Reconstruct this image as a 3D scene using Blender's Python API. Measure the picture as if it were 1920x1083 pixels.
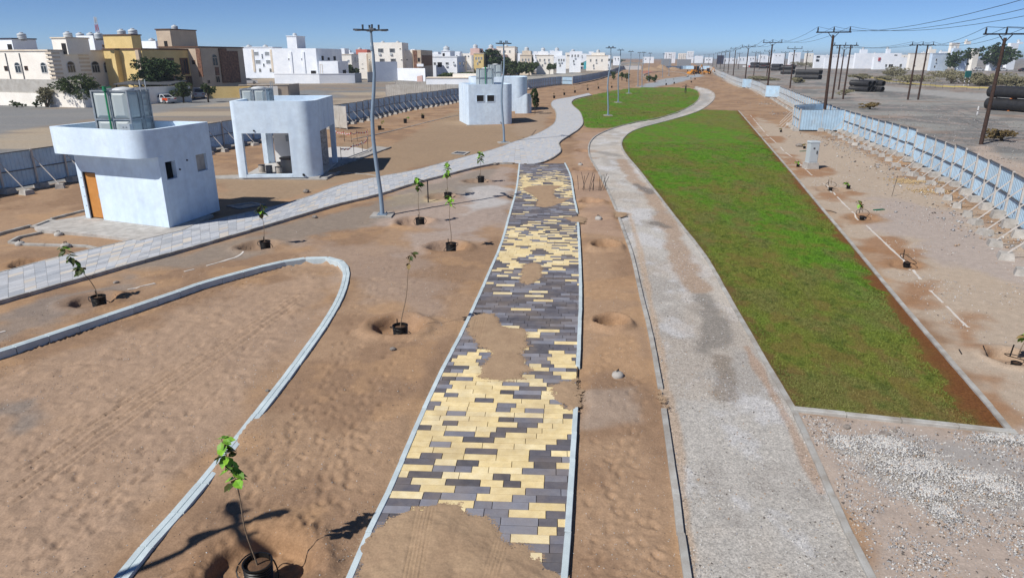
import bpy, math, random
import numpy as np
from mathutils import Vector, Matrix
random.seed(7); RNG = np.random.default_rng(11)
sc = bpy.context.scene
for o in list(bpy.data.objects): bpy.data.objects.remove(o)
COL = sc.collection
# ------------------------------------------------------------------ camera, sky, sun, exposure
F, H, HZ = 1280.0, 7.0, 108.0            # focal length in photo pixels, camera height, horizon row
TH = math.atan((541.5 - HZ) / F); CT, ST = math.cos(TH), math.sin(TH)
cam = bpy.data.cameras.new('camera'); cam.lens = F / 1920 * 36; cam.sensor_width = 36; cam.sensor_fit = 'HORIZONTAL'
cam.clip_start = 0.1; cam.clip_end = 9000
camo = bpy.data.objects.new('camera', cam); COL.objects.link(camo)
camo.location = (0, 0, H); camo.rotation_euler = (math.pi / 2 - TH, 0, 0); sc.camera = camo
SUN_EL = math.radians(47); SUN_XY = (-0.765, -0.644)
w = bpy.data.worlds.new('World'); sc.world = w; w.use_nodes = True
nt = w.node_tree; bg = nt.nodes['Background']
sky = nt.nodes.new('ShaderNodeTexSky'); sky.sky_type = 'NISHITA'; sky.sun_disc = False
sky.sun_elevation = SUN_EL; sky.sun_rotation = math.atan2(SUN_XY[0], SUN_XY[1])
sky.air_density = 0.45; sky.dust_density = 0.0; sky.ozone_density = 8.0; sky.altitude = 0
nt.links.new(sky.outputs[0], bg.inputs[0]); bg.inputs[1].default_value = 0.068
sl = bpy.data.lights.new('sun', 'SUN'); sl.energy = 3.5; sl.angle = math.radians(0.53); sl.color = (1.0, 0.955, 0.89)
so = bpy.data.objects.new('sun', sl); COL.objects.link(so); so.location = (-20, -20, 40)
sv = Vector((SUN_XY[0] * math.cos(SUN_EL), SUN_XY[1] * math.cos(SUN_EL), math.sin(SUN_EL)))
so.rotation_euler = sv.to_track_quat('Z', 'Y').to_euler()
vs = sc.view_settings; vs.view_transform = 'Standard'; vs.look = 'None'; vs.exposure = 0.54; vs.gamma = 1.0; vs.use_curve_mapping = False
# ------------------------------------------------------------------ photo pixel -> place on the ground
def G(u, v, z=0.0):
    x = (u - 960) / F; y = -(v - 541.5) / F
    t = (z - H) / (-ST + CT * y)
    return (x * t, (CT + ST * y) * t)
def Gs(pts, z=0.0): return [G(u, v, z) for u, v in pts]
def xat(u, Y, z=0.0):                    # X of a point seen at column u, standing at distance Y
    return (u - 960) / F * (Y * CT - (z - H) * ST)
def zat(v, Y):                           # height of a point seen at row v at distance Y
    k = -(v - 541.5) / F
    return H + Y * (k * CT - ST) / (CT + k * ST)
# ------------------------------------------------------------------ numpy noise
def _hash(ix, iy, s):
    n = (ix * 374761393 + iy * 668265263 + s * 144269504) & 0x7fffffff
    n = ((n ^ (n >> 13)) * 1274126177) & 0x7fffffff
    return ((n ^ (n >> 16)) & 0xffff) / 65535.0
def vnoise(x, y, s=0):
    x = np.asarray(x, float); y = np.asarray(y, float)
    ix = np.floor(x).astype(np.int64); iy = np.floor(y).astype(np.int64)
    fx = x - ix; fy = y - iy; fx = fx * fx * (3 - 2 * fx); fy = fy * fy * (3 - 2 * fy)
    a = _hash(ix, iy, s); b = _hash(ix + 1, iy, s); c = _hash(ix, iy + 1, s); d = _hash(ix + 1, iy + 1, s)
    return (a + (b - a) * fx) * (1 - fy) + (c + (d - c) * fx) * fy
def fbm(x, y, s=0, o=4):
    r = 0; a = 0.5; t = 0
    for i in range(o):
        r = r + a * vnoise(x, y, s + i * 17); t += a; a *= 0.5; x = x * 2.03 + 5.1; y = y * 2.03 + 1.7
    return r / t
def sstep(a, b, x):
    t = np.clip((x - a) / (b - a), 0, 1); return t * t * (3 - 2 * t)
def sdist(poly, X, Y):                   # signed distance to a polygon, positive inside
    P = np.array(poly, float); n = len(P)
    d = np.full(X.shape, 1e18); ins = np.zeros(X.shape, bool)
    for i in range(n):
        ax, ay = P[i]; bx, by = P[(i + 1) % n]; ex, ey = bx - ax, by - ay
        L = ex * ex + ey * ey + 1e-12
        t = np.clip(((X - ax) * ex + (Y - ay) * ey) / L, 0, 1)
        d = np.minimum(d, (X - ax - t * ex) ** 2 + (Y - ay - t * ey) ** 2)
        c = (ay > Y) != (by > Y)
        if ay != by: ins ^= c & (X < ex * (Y - ay) / (by - ay) + ax)
    d = np.sqrt(d); return np.where(ins, d, -d)
def boxsd(poly, X, Y, m):                # the same, worked out only near the polygon
    P = np.array(poly, float); out = np.full(X.shape, -1e3)
    k = (X > P[:, 0].min() - m) & (X < P[:, 0].max() + m) & (Y > P[:, 1].min() - m) & (Y < P[:, 1].max() + m)
    if k.any(): out[k] = sdist(poly, X[k], Y[k])
    return out
def S(r, g, b, k=0.72):
    def f(c):
        c /= 255.0; return c / 12.92 if c <= 0.04045 else ((c + 0.055) / 1.055) ** 2.4
    return (f(r) * k, f(g) * k, f(b) * k)
# ------------------------------------------------------------------ materials
def mat(name, c1, c2=None, scale=4.0, rough=0.8, bump=0.0, bscale=40.0, rnd=0.0, metal=0.0, spec=0.4, attr=None, fine=0.0, fscale=60.0, lo=0.35, hi=0.65, detail=5.0, dust=0.0, dcol=(.26, .20, .15), dscale=1.3, zs=1.0, mott=0.0, mscale=5.0, alpha=None, bdist=0.02):
    m = bpy.data.materials.new(name); m.use_nodes = True
    t = m.node_tree; N = t.nodes; L = t.links; b = N['Principled BSDF']
    b.inputs['Roughness'].default_value = rough; b.inputs['Metallic'].default_value = metal
    b.inputs['Specular IOR Level'].default_value = spec
    geo = N.new('ShaderNodeNewGeometry')
    def noise(s, d=5.0):
        n = N.new('ShaderNodeTexNoise'); n.inputs['Scale'].default_value = s; n.inputs['Detail'].default_value = d; n.inputs['Roughness'].default_value = 0.6
        if zs != 1.0 and s == scale:
            mp = N.new('ShaderNodeMapping'); mp.inputs['Scale'].default_value = (1, 1, zs); L.new(geo.outputs['Position'], mp.inputs['Vector']); L.new(mp.outputs[0], n.inputs['Vector'])
        else: L.new(geo.outputs['Position'], n.inputs['Vector'])
        return n
    if attr:
        a = N.new('ShaderNodeAttribute'); a.attribute_name = attr; col = a.outputs['Color']
    else:
        rgb = N.new('ShaderNodeRGB'); rgb.outputs[0].default_value = (*c1, 1); col = rgb.outputs[0]
    if c2 is not None:
        n = noise(scale, detail); r = N.new('ShaderNodeMapRange'); r.inputs[1].default_value = lo; r.inputs[2].default_value = hi
        L.new(n.outputs['Fac'], r.inputs[0])
        mx = N.new('ShaderNodeMix'); mx.data_type = 'RGBA'; L.new(r.outputs[0], mx.inputs[0]); L.new(col, mx.inputs[6]); mx.inputs[7].default_value = (*c2, 1); col = mx.outputs[2]
    if mott:
        n = noise(mscale, 6.0); r = N.new('ShaderNodeMapRange'); r.inputs[1].default_value = 0.3; r.inputs[2].default_value = 0.7
        r.inputs[3].default_value = 1 - mott; r.inputs[4].default_value = 1 + mott; L.new(n.outputs['Fac'], r.inputs[0])
        v = N.new('ShaderNodeVectorMath'); v.operation = 'SCALE'; L.new(col, v.inputs[0]); L.new(r.outputs[0], v.inputs['Scale']); col = v.outputs[0]
    if fine:
        n = noise(fscale, 3.0); r = N.new('ShaderNodeMapRange'); r.inputs[1].default_value = 0.3; r.inputs[2].default_value = 0.7
        r.inputs[3].default_value = 1 - fine; r.inputs[4].default_value = 1 + fine; L.new(n.outputs['Fac'], r.inputs[0])
        v = N.new('ShaderNodeVectorMath'); v.operation = 'SCALE'; L.new(col, v.inputs[0]); L.new(r.outputs[0], v.inputs['Scale']); col = v.outputs[0]
    if rnd:
        oi = N.new('ShaderNodeObjectInfo'); r = N.new('ShaderNodeMapRange'); r.inputs[3].default_value = 1 - rnd; r.inputs[4].default_value = 1 + rnd
        L.new(oi.outputs['Random'], r.inputs[0]); v = N.new('ShaderNodeVectorMath'); v.operation = 'SCALE'; L.new(col, v.inputs[0]); L.new(r.outputs[0], v.inputs['Scale']); col = v.outputs[0]
    if dust:
        n = noise(dscale, 7.0); r = N.new('ShaderNodeMapRange'); r.inputs[1].default_value = 0.42; r.inputs[2].default_value = 0.72; r.inputs[4].default_value = dust; L.new(n.outputs['Fac'], r.inputs[0])
        mx = N.new('ShaderNodeMix'); mx.data_type = 'RGBA'; L.new(r.outputs[0], mx.inputs[0]); L.new(col, mx.inputs[6]); mx.inputs[7].default_value = (*dcol, 1); col = mx.outputs[2]
    L.new(col, b.inputs['Base Color'])
    if alpha:                            # a film of grains that thins out towards its rim
        a = N.new('ShaderNodeAttribute'); a.attribute_name = alpha; n = noise(34.0, 3.0); n2 = noise(7.0, 3.0)
        ad = N.new('ShaderNodeMath'); ad.operation = 'ADD'; L.new(n.outputs['Fac'], ad.inputs[0]); L.new(n2.outputs['Fac'], ad.inputs[1])
        m2 = N.new('ShaderNodeMath'); m2.operation = 'MULTIPLY_ADD'; m2.inputs[1].default_value = .5; L.new(ad.outputs[0], m2.inputs[0]); L.new(a.outputs['Fac'], m2.inputs[2])
        g = N.new('ShaderNodeMath'); g.operation = 'GREATER_THAN'; g.inputs[1].default_value = .62; L.new(m2.outputs[0], g.inputs[0]); L.new(g.outputs[0], b.inputs['Alpha'])
    if bump:
        n = noise(bscale, 4.0); bp = N.new('ShaderNodeBump'); bp.inputs['Strength'].default_value = bump; bp.inputs['Distance'].default_value = bdist
        L.new(n.outputs['Fac'], bp.inputs['Height'])
        if bump > .6:
            n2 = noise(bscale * 3.3, 3.0); b2 = N.new('ShaderNodeBump'); b2.inputs['Strength'].default_value = bump; b2.inputs['Distance'].default_value = bdist * .5
            L.new(n2.outputs['Fac'], b2.inputs['Height']); L.new(bp.outputs[0], b2.inputs['Normal']); bp = b2
        L.new(bp.outputs[0], b.inputs['Normal'])
    return m
# ------------------------------------------------------------------ objects
def props(o, label=None, cat=None, group=None, kind=None):
    if label: o['label'] = label
    if cat: o['category'] = cat
    if group: o['group'] = group
    if kind: o['kind'] = kind
    return o
def add(name, data, parent=None, loc=(0, 0, 0), rz=0.0, scale=(1, 1, 1), rot=None, **k):
    o = bpy.data.objects.new(name, data); COL.objects.link(o)
    o.location = loc; o.rotation_euler = rot if rot else (0, 0, rz); o.scale = scale
    if parent is not None: o.parent = parent
    return props(o, **k)
def empty(name, loc=(0, 0, 0), rz=0.0, **k):
    o = add(name, None, None, loc, rz, **k); o.empty_display_size = 0.3; return o
def copy_tree(o, parent=None):
    c = o.copy(); COL.objects.link(c); c.parent = parent
    for ch in o.children: copy_tree(ch, c)
    return c
class MB:
    def __init__(s): s.v = []; s.f = []; s.m = []
    def quad(s, *pts, mi=0):
        i = len(s.v); s.v += [tuple(p) for p in pts]; s.f.append(tuple(range(i, i + len(pts)))); s.m.append(mi)
    def hexa(s, b, t, mi=0):             # 4 bottom points, 4 top points, counter-clockwise
        i = len(s.v); s.v += [tuple(p) for p in b] + [tuple(p) for p in t]
        for q in ((3, 2, 1, 0), (4, 5, 6, 7), (0, 1, 5, 4), (1, 2, 6, 5), (2, 3, 7, 6), (3, 0, 4, 7)):
            s.f.append(tuple(i + j for j in q)); s.m.append(mi)
        return s
    def box(s, x0, y0, z0, x1, y1, z1, mi=0):
        s.hexa([(x0, y0, z0), (x1, y0, z0), (x1, y1, z0), (x0, y1, z0)], [(x0, y0, z1), (x1, y0, z1), (x1, y1, z1), (x0, y1, z1)], mi); return s
    def bar(s, a, b, w, h=None, mi=0, up=(0, 0, 1)):
        a = Vector(a); b = Vector(b); d = (b - a).normalized(); h = h or w; up = Vector(up)
        if abs(d.dot(up)) > 0.98: up = Vector((1, 0, 0))
        x = d.cross(up).normalized() * w / 2; y = x.cross(d).normalized() * h / 2
        s.hexa([a - x - y, a + x - y, a + x + y, a - x + y], [b - x - y, b + x - y, b + x + y, b - x + y], mi); return s
    def tube(s, pts, r, n=8, mi=0, caps=True):
        pts = [Vector(p) for p in pts]; R = r if isinstance(r, (list, tuple)) else [r] * len(pts)
        i0 = len(s.v); ref = None
        for k, p in enumerate(pts):
            d = (pts[min(k + 1, len(pts) - 1)] - pts[max(k - 1, 0)]).normalized()
            if ref is None: ref = Vector((1, 0, 0)) if abs(d.x) < 0.9 else Vector((0, 1, 0))
            x = (ref - d * ref.dot(d)).normalized(); y = d.cross(x); ref = x
            for j in range(n):
                a = 2 * math.pi * j / n; s.v.append(tuple(p + (x * math.cos(a) + y * math.sin(a)) * R[k]))
        for k in range(len(pts) - 1):
            for j in range(n):
                a = i0 + k * n + j; b = i0 + k * n + (j + 1) % n; s.f.append((a, b, b + n, a + n)); s.m.append(mi)
        if caps:
            s.f.append(tuple(i0 + j for j in range(n))[::-1]); s.m.append(mi)
            e = i0 + (len(pts) - 1) * n; s.f.append(tuple(e + j for j in range(n))); s.m.append(mi)
        return s
    def lathe(s, prof, n=16, mi=0, c=(0, 0, 0)):
        i0 = len(s.v)
        for r, z in prof:
            for j in range(n):
                a = 2 * math.pi * j / n; s.v.append((c[0] + r * math.cos(a), c[1] + r * math.sin(a), c[2] + z))
        for k in range(len(prof) - 1):
            for j in range(n):
                a = i0 + k * n + j; b = i0 + k * n + (j + 1) % n; s.f.append((a, b, b + n, a + n)); s.m.append(mi)
        for k, rev in ((0, True), (len(prof) - 1, False)):
            if prof[k][0] > 1e-4:
                q = tuple(i0 + k * n + j for j in range(n)); s.f.append(q[::-1] if rev else q); s.m.append(mi)
        return s
    def prism(s, poly, z0, z1, mi=0):
        n = len(poly); i = len(s.v); s.v += [(x, y, z0) for x, y in poly] + [(x, y, z1) for x, y in poly]
        s.f.append(tuple(i + j for j in range(n))[::-1]); s.m.append(mi); s.f.append(tuple(i + n + j for j in range(n))); s.m.append(mi)
        for j in range(n):
            k = (j + 1) % n; s.f.append((i + j, i + k, i + n + k, i + n + j)); s.m.append(mi)
        return s
    def mesh(s, name, mats, smooth=None):
        m = bpy.data.meshes.new(name); m.from_pydata(s.v, [], s.f)
        for x in (mats if isinstance(mats, (list, tuple)) else [mats]): m.materials.append(x)
        if any(s.m): m.polygons.foreach_set('material_index', s.m)
        if smooth:
            m.shade_smooth(); m.set_sharp_from_angle(angle=math.radians(smooth))
        m.update(); return m
    def build(s, name, mats, parent=None, smooth=None, loc=(0, 0, 0), rz=0.0, **k):
        return add(name, s.mesh(name, mats, smooth), parent, loc, rz, **k)
def npmesh(name, V, Fc, mats, smooth=False, mi=None):
    V = np.asarray(V, np.float32); Fc = np.asarray(Fc, np.int32); k = Fc.shape[1]
    m = bpy.data.meshes.new(name); m.vertices.add(len(V)); m.vertices.foreach_set('co', V.ravel())
    m.loops.add(Fc.size); m.loops.foreach_set('vertex_index', Fc.ravel())
    m.polygons.add(len(Fc)); m.polygons.foreach_set('loop_start', np.arange(len(Fc), dtype=np.int32) * k)
    for x in (mats if isinstance(mats, (list, tuple)) else [mats]): m.materials.append(x)
    if mi is not None: m.polygons.foreach_set('material_index', np.asarray(mi, np.int32))
    if smooth: m.polygons.foreach_set('use_smooth', np.ones(len(Fc), bool))
    m.update(calc_edges=True); m.validate(); return m
def vcol(m, C, name='Col'):
    a = m.attributes.new(name, 'FLOAT_COLOR', 'POINT')
    a.data.foreach_set('color', np.concatenate([C, np.ones((len(C), 1))], 1).astype(np.float32).ravel())
def stones(name, X, Y, Z, R, mats, mi=None, flat=0.6, **k):   # many small angular stones as one mesh
    n = len(X); base = np.array([[1, 0, 0], [-.5, .87, 0], [-.5, -.87, 0], [0.1, 0, 1], [0, .1, -1]], float)
    fc = np.array([[0, 1, 3], [1, 2, 3], [2, 0, 3], [1, 0, 4], [2, 1, 4], [0, 2, 4]])
    a = RNG.uniform(0, 6.28, n); jit = RNG.uniform(0.65, 1.35, (n, 5, 3)); V = base[None] * jit
    V[:, :, 2] *= flat
    c, s_ = np.cos(a)[:, None], np.sin(a)[:, None]
    x = V[:, :, 0] * c - V[:, :, 1] * s_; y = V[:, :, 0] * s_ + V[:, :, 1] * c
    tl = RNG.normal(0, .3, (n, 1)); z = V[:, :, 2] + x * tl
    V = np.stack([x, y, z], 2) * R[:, None, None] + np.stack([X, Y, Z], 1)[:, None, :]
    Fc = (fc[None] + (np.arange(n) * 5)[:, None, None]).reshape(-1, 3)
    m = npmesh(name, V.reshape(-1, 3), Fc, mats, mi=None if mi is None else np.repeat(mi, 6))
    return add(name, m, None, **k)
def resample(pts, step):
    P = [Vector((p[0], p[1])) for p in pts]; out = []; L = [0]
    for a, b in zip(P, P[1:]): L.append(L[-1] + (b - a).length)
    n = max(1, round(L[-1] / step)); j = 0
    for i in range(n + 1):
        d = L[-1] * i / n
        while j < len(L) - 2 and L[j + 1] < d: j += 1
        t = (d - L[j]) / max(1e-9, L[j + 1] - L[j]); out.append(P[j].lerp(P[j + 1], t))
    return out
def smoothline(pts, step=0.5, it=2):      # rounds a traced line
    for _ in range(it):
        q = [pts[0]]
        for a, b in zip(pts, pts[1:]):
            q.append((a[0] * .75 + b[0] * .25, a[1] * .75 + b[1] * .25)); q.append((a[0] * .25 + b[0] * .75, a[1] * .25 + b[1] * .75))
        q.append(pts[-1]); pts = q
    return [tuple(p) for p in resample(pts, step)]
# ------------------------------------------------------------------ traced ground lines (photo pixels)
YL = [(560, 1330), (686, 1013), (711, 960), (739, 909), (760, 852), (792, 778), (827, 700), (856, 647), (889, 578), (917, 514), (942, 456), (956, 401), (967, 365), (971, 339), (974, 308)]
YR = [(1046, 1330), (1059, 1070), (1066, 983), (1073, 877), (1079, 772), (1083, 705), (1087, 614), (1089, 553), (1087, 475), (1084, 425), (1083, 404), (1079, 384), (1076, 372), (1071, 334), (1066, 321), (1059, 307)]
GL = [(1330, 1330), (1290, 1083), (1278, 1020), (1264, 906), (1251, 812), (1241, 746), (1229, 675), (1217, 612), (1203, 560), (1186, 480), (1174, 446), (1160, 407), (1149, 378), (1134, 346), (1117, 313), (1106, 296), (1103, 281), (1105, 268), (1115, 256), (1135, 246), (1158, 238), (1197, 228), (1230, 223), (1272, 211), (1303, 195), (1313, 182), (1313, 173), (1302, 166)]
GR = [(1770, 1330), (1634, 1083), (1593, 1008), (1540, 885), (1491, 771), (1442, 693), (1413, 640), (1369, 564), (1327, 486), (1291, 440), (1262, 404), (1240, 374), (1217, 345), (1197, 318), (1178, 297), (1167, 281), (1164, 268), (1171, 256), (1185, 246), (1205, 238.5), (1247, 228), (1293, 215), (1318, 205), (1335, 192), (1341, 183), (1340, 175), (1327, 167), (1304, 162)]
GP = [((-250, 637), (-250, 580)), ((0, 569.5), (0, 516)), ((97, 541), (91, 491)), ((177, 519), (191, 467)), ((241, 500), (263, 450)), ((340, 472.5), (340, 430)), ((455, 439), (455, 404)), ((538, 414), (560, 378)), ((635, 385), (641, 349)), ((710, 367), (705, 335)), ((782, 344), (780, 321)), ((836, 330), (854, 301)), ((899, 314), (932, 280)), ((945, 307), (960, 269)), ((1010, 308), (985, 261)), ((1050, 287), (1008, 252)), ((1048, 269), (1030, 240)), ((1066, 256), (1040, 231)), ((1085, 243), (1043, 219)), ((1093, 230), (1041, 208)), ((1087, 211), (1034, 199)), ((1074, 199), (1035, 192)), ((1072, 192), (1044, 187.5)), ((1081, 185.5), (1072, 182.5)), ((1110, 179), (1104, 175.5)), ((1142, 171.5), (1136, 168.5)), ((1182, 166), (1178, 162.5)), ((1240, 164), (1240, 160.5)), ((1298, 165.5), (1303, 161))]
RING = [(-200, 719), (0, 661), (166, 605), (340, 546), (380, 531), (446, 513.5), (513, 495), (566, 485.5), (606, 483.5), (630, 486), (645, 495), (651, 510), (647, 535), (634, 569), (606, 615), (565, 672), (531, 719), (507, 749), (475, 790), (440, 836), (400, 885), (340, 958), (280, 1022), (235, 1077), (150, 1190)]
LR = [(1320, 206), (1385, 208), (1440, 272), (1490, 330), (1540, 390), (1590, 449), (1700, 582), (1801, 700), (1836, 739), (1893, 808)]
yl = smoothline(Gs(YL), 0.5); yr = smoothline(Gs(YR), 0.5)
gl = smoothline(Gs(GL), 0.7); gr = smoothline(Gs(GR), 0.7)
ring = smoothline(Gs(RING), 0.4); lr = Gs(LR)[1:]
gpl = smoothline([G(*a) for a, b in GP], 0.8); gpu = smoothline([G(*b) for a, b in GP], 0.8)
co = lambda L, st: [tuple(q) for q in resample(L, st)]
yellow_poly = co(yl, 1.5) + co(yr, 1.5)[::-1]; gravel_poly = co(gl, 1.6) + co(gr, 1.6)[::-1]; ring_poly = co(ring, .9) + [(-30, 2), (-40, 8)]
_k = min(range(len(gr)), key=lambda i: abs(gr[i][1] - G(1491, 771)[1])); _k2 = min(range(len(gr)), key=lambda i: math.hypot(gr[i][0] - G(1318, 205)[0], gr[i][1] - G(1318, 205)[1]))
lawn2_poly = co(gr[_k:_k2], 1.8) + lr
LAWN1 = [(1096, 236), (1094, 226), (1086, 209), (1073, 197), (1074, 190), (1083, 185.5), (1110, 179), (1140, 172), (1180, 166), (1210, 164), (1260, 163.5), (1296, 166), (1308, 171), (1312, 178), (1309, 187), (1300, 197), (1270, 212), (1230, 224), (1197, 229), (1155, 239), (1125, 240.5), (1102, 239.5)]
lawn1_poly = Gs(LAWN1)
grey_poly = [G(*a) for a, b in GP[:25]] + [G(*b) for a, b in GP[:25]][::-1]
# planting pits: (u, v, radius, depth)
SAP = [(484, 1062), (751, 622), (846, 470), (788, 422), (498, 464), (187, 569), (840, 372), (902, 343)]
PITS = [(484, 1062, .82, .22), (745, 612, .75, .26), (838, 464, .78, .25), (778, 417, .8, .22), (485, 462, .75, .2), (172, 565, .7, .2), (828, 371, .75, .2), (893, 341, .75, .2),
        (1146, 608, .46, .5), (1135, 462, .55, .45), (1108, 379, .62, .4), (1093, 318, .7, .25), (1097, 283, .8, .2), (50, 494, .6, .2), (1900, 672, .55, .2), (1618, 410, .8, .08), (1700, 497, .6, .08), (1558, 356, .9, .08),
        (790, 222, .9, .15), (712, 243, .9, .15), (852, 210, .9, .15), (655, 256, .9, .15), (1112, 296, .4, .1)]
pits = [(*G(u, v), r * .97, d) for u, v, r, d in PITS]
def ground_h(X, Y, fine=True):
    h = 0.05 * (fbm(X * .22, Y * .22, 3, 3) - .5) + 0.03 * (fbm(X * 1.1, Y * 1.1, 9, 3) - .5)
    if fine: h = h + 0.017 * (fbm(X * 4.2, Y * 4.2, 5, 4) - .5) + .02 * (np.abs(fbm(X * 9, Y * 9, 15, 3) - .5) - .1)
    far = sstep(130, 400, np.hypot(X, Y)); h = h + far * 1.2 * (fbm(X * .02, Y * .02, 31, 2) - .5)
    rd = boxsd(ring_poly, X, Y, 4)
    ins = sstep(0.0, .12, rd); h = h * (1 - .5 * ins) - ins * 0.155
    if fine:
        clod = sstep(.75, 1.3, rd); h = h + clod * (0.10 * np.abs(fbm(X * 3.1, Y * 3.1, 77, 3) - .5) + .045 * sstep(.55, .8, fbm(X * .9, Y * .9, 78, 2)) * fbm(X * 7, Y * 7, 79, 2)) + sstep(.5, .9, rd) * sstep(1.6, 1.0, rd) * .05 * fbm(X * 5, Y * 5, 80, 2)
    # sand blown over the lower right of the kerb ring
    for u, v, r, a in ((486, 806, .6, .11), (440, 874, .5, .085), (375, 980, .45, .06)):
        x0, y0 = G(u, v); h = h + a * np.exp(-(((X - x0) / r) ** 2 + ((Y - y0) / r) ** 2)) * (rd < .02) * (.7 + .6 * fbm(X * 2.5, Y * 2.5, 21, 3))
    for x0, y0, r, d in pits:
        k = (np.abs(X - x0) < 3 * r) & (np.abs(Y - y0) < 3 * r)
        if not k.any(): continue
        rr = np.hypot(X[k] - x0, Y[k] - y0) * (1 + .35 * (fbm(X[k] * 1.6, Y[k] * 1.6, 40, 2) - .5))
        q = rr / r; h[k] = h[k] * (.35 + .65 * sstep(.3, 1.4, q)) + .07 * d / .22 * (fbm(X[k] * 7, Y[k] * 7, 41, 3) - .5) * sstep(1.5, .7, q) - d * (1 - sstep(.78, .96, q)) + .36 * d * np.exp(-((q - 1.22) / .24) ** 2)
    # loose spoil, heaps and low banks
    for u, v, rx, ry, a in ((1120, 745, .7, .6, .10), (1060, 735, .35, .45, .05), (1140, 410, 1.2, 1.0, .10), (1750, 350, 2.0, 1.5, .18), (1690, 300, 3, 2, .2), (1640, 285, 3, 2, .15), (700, 148, 9, 5, 1.2), (760, 152, 8, 4, .9), (900, 400, 1.2, 2, .06), (880, 360, 2, 2, .1)):
        x0, y0 = G(u, v); h = h + a * np.exp(-(((X - x0) / rx) ** 2 + ((Y - y0) / ry) ** 2)) * (.6 + .8 * fbm(X * 1.7, Y * 1.7, 22, 3))
    for poly, lev, m in ((yellow_poly, -.03, .0), (gravel_poly, -.012, .0), (grey_poly, -.02, .0), (lawn2_poly, .0, 0), (lawn1_poly, .0, 0)):
        d = boxsd(poly, X, Y, 3); k = sstep(-.35, -.02, d); n = .012 * (fbm(X * 6, Y * 6, 55, 2) - .5) if fine else 0
        h = h * (1 - k) + k * (np.minimum(lev, lev) + n) * 1.0
        if poly is grey_poly: h = np.where((d <= 0) & (d > -1.2), np.minimum(h, -.0), h)
    return h
# tessellation: finer near by, coarser far off
rows = list(np.arange(-10, 6.5, .7)); y = 6.5
while y < 125: rows.append(y); y += max(.034, .0046 * y) if y < 22 else .0062 * y
while y < 4200: rows.append(y); y *= 1.028
tt = list(np.arange(-.84, .8401, .002)); e = .84
while e < 2.4: e *= 1.12; tt = [-e] + tt + [e]
rows = np.array(rows); tt = np.array(tt); NR, NC = len(rows), len(tt)
GX = (rows[:, None] + 12) * tt[None, :]; GY = np.repeat(rows[:, None], NC, 1)
X, Y = GX.ravel(), GY.ravel()
Z = ground_h(X, Y)
def dent(x0, y0, a, l, w_, d, rim=.35):     # one footprint pressed into the sand
    i0 = np.searchsorted(rows, y0 - 2 * l); i1 = np.searchsorted(rows, y0 + 2 * l)
    if i1 <= i0: return
    for i in range(i0, i1):
        yy = rows[i]; j0 = np.searchsorted(tt, (x0 - 2 * l) / (yy + 12)); j1 = np.searchsorted(tt, (x0 + 2 * l) / (yy + 12))
        if j1 <= j0: continue
        xx = GX[i, j0:j1] - x0; dy = yy - y0
        p = (xx * math.cos(a) + dy * math.sin(a)) / l; q = (-xx * math.sin(a) + dy * math.cos(a)) / w_
        r = np.sqrt(p * p + q * q)
        Z[i * NC + j0:i * NC + j1] += -d * np.exp(-(r * 1.3) ** 4) + rim * d * np.exp(-((r - 1.25) / .3) ** 2)
R_ = random.Random(5)
yellow_np = np.array(yellow_poly)
foots = []
trails = [((520, 1060), (660, 860)), ((610, 1060), (560, 700)), ((700, 960), (540, 860)), ((450, 940), (640, 720)), ((660, 760), (860, 520)), ((1110, 1060), (1230, 950)), ((1120, 900), (1240, 1060)), ((1100, 820), (1220, 900)), ((1095, 660), (1210, 740)), ((1100, 560), (1190, 500)), ((30, 1060), (330, 860)), ((200, 1000), (60, 820)), ((300, 760), (120, 880)), ((60, 600), (400, 500)), ((690, 560), (780, 420)), ((340, 1000), (600, 760)), ((560, 1080), (680, 720)), ((520, 1000), (700, 800)), ((600, 1000), (640, 700)), ((700, 860), (620, 760)), ((470, 960), (560, 800)), ((1100, 1060), (1180, 800)), ((1240, 1060), (1130, 860)), ((1100, 700), (1200, 620)), ((640, 700), (700, 520)), ((80, 1050), (500, 620)), ((100, 800), (560, 540)), ((20, 960), (300, 900)), ((560, 640), (820, 500)), ((480, 1060), (740, 820)), ((1110, 980), (1220, 700)), ((590, 900), (760, 700)), ((530, 860), (650, 640)), ((420, 1060), (500, 850))]
for a, b in trails:
    A = G(*a); B = G(*b); L = math.hypot(B[0] - A[0], B[1] - A[1]); an = math.atan2(B[1] - A[1], B[0] - A[0]); n = int(L / .33)
    for i in range(n):
        t = (i + .5) / n; off = (.13 if i % 2 else -.13) + R_.gauss(0, .08)
        x = A[0] + (B[0] - A[0]) * t - math.sin(an) * off; yy = A[1] + (B[1] - A[1]) * t + math.cos(an) * off
        foots.append((x, yy, an + R_.gauss(0, .25), .16, .075, R_.uniform(.014, .032)))
for i in range(1100):
    u = R_.uniform(0, 1280); v = 1083 - 560 * R_.random() ** 1.4; x, yy = G(u, v)
    foots.append((x, yy, R_.uniform(0, 6.28), R_.uniform(.06, .15), R_.uniform(.04, .08), R_.uniform(.006, .018)))
fx, fy = np.array([f[0] for f in foots]), np.array([f[1] for f in foots])
fk = np.abs(sdist(ring_poly, fx, fy)) > .5
for p_ in (yellow_poly, gravel_poly, grey_poly, lawn2_poly): fk &= sdist(p_, fx, fy) < -.25
for f, k_ in zip(foots, fk):
    if k_: dent(*f)
# tyre furrows in the sand bed on the left
for off in (0, .22, .44, 2.2, 2.42):
    A = G(20, 930 - off * 120); B = G(560, 560 - off * 30); n = 160
    for i in range(n):
        t = i / n; dent(A[0] + (B[0] - A[0]) * t, A[1] + (B[1] - A[1]) * t + off * .3, .75 + 1.2 * (i % 2), .1, .05, .02, .6)
Z = Z.reshape(NR, NC)
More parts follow.
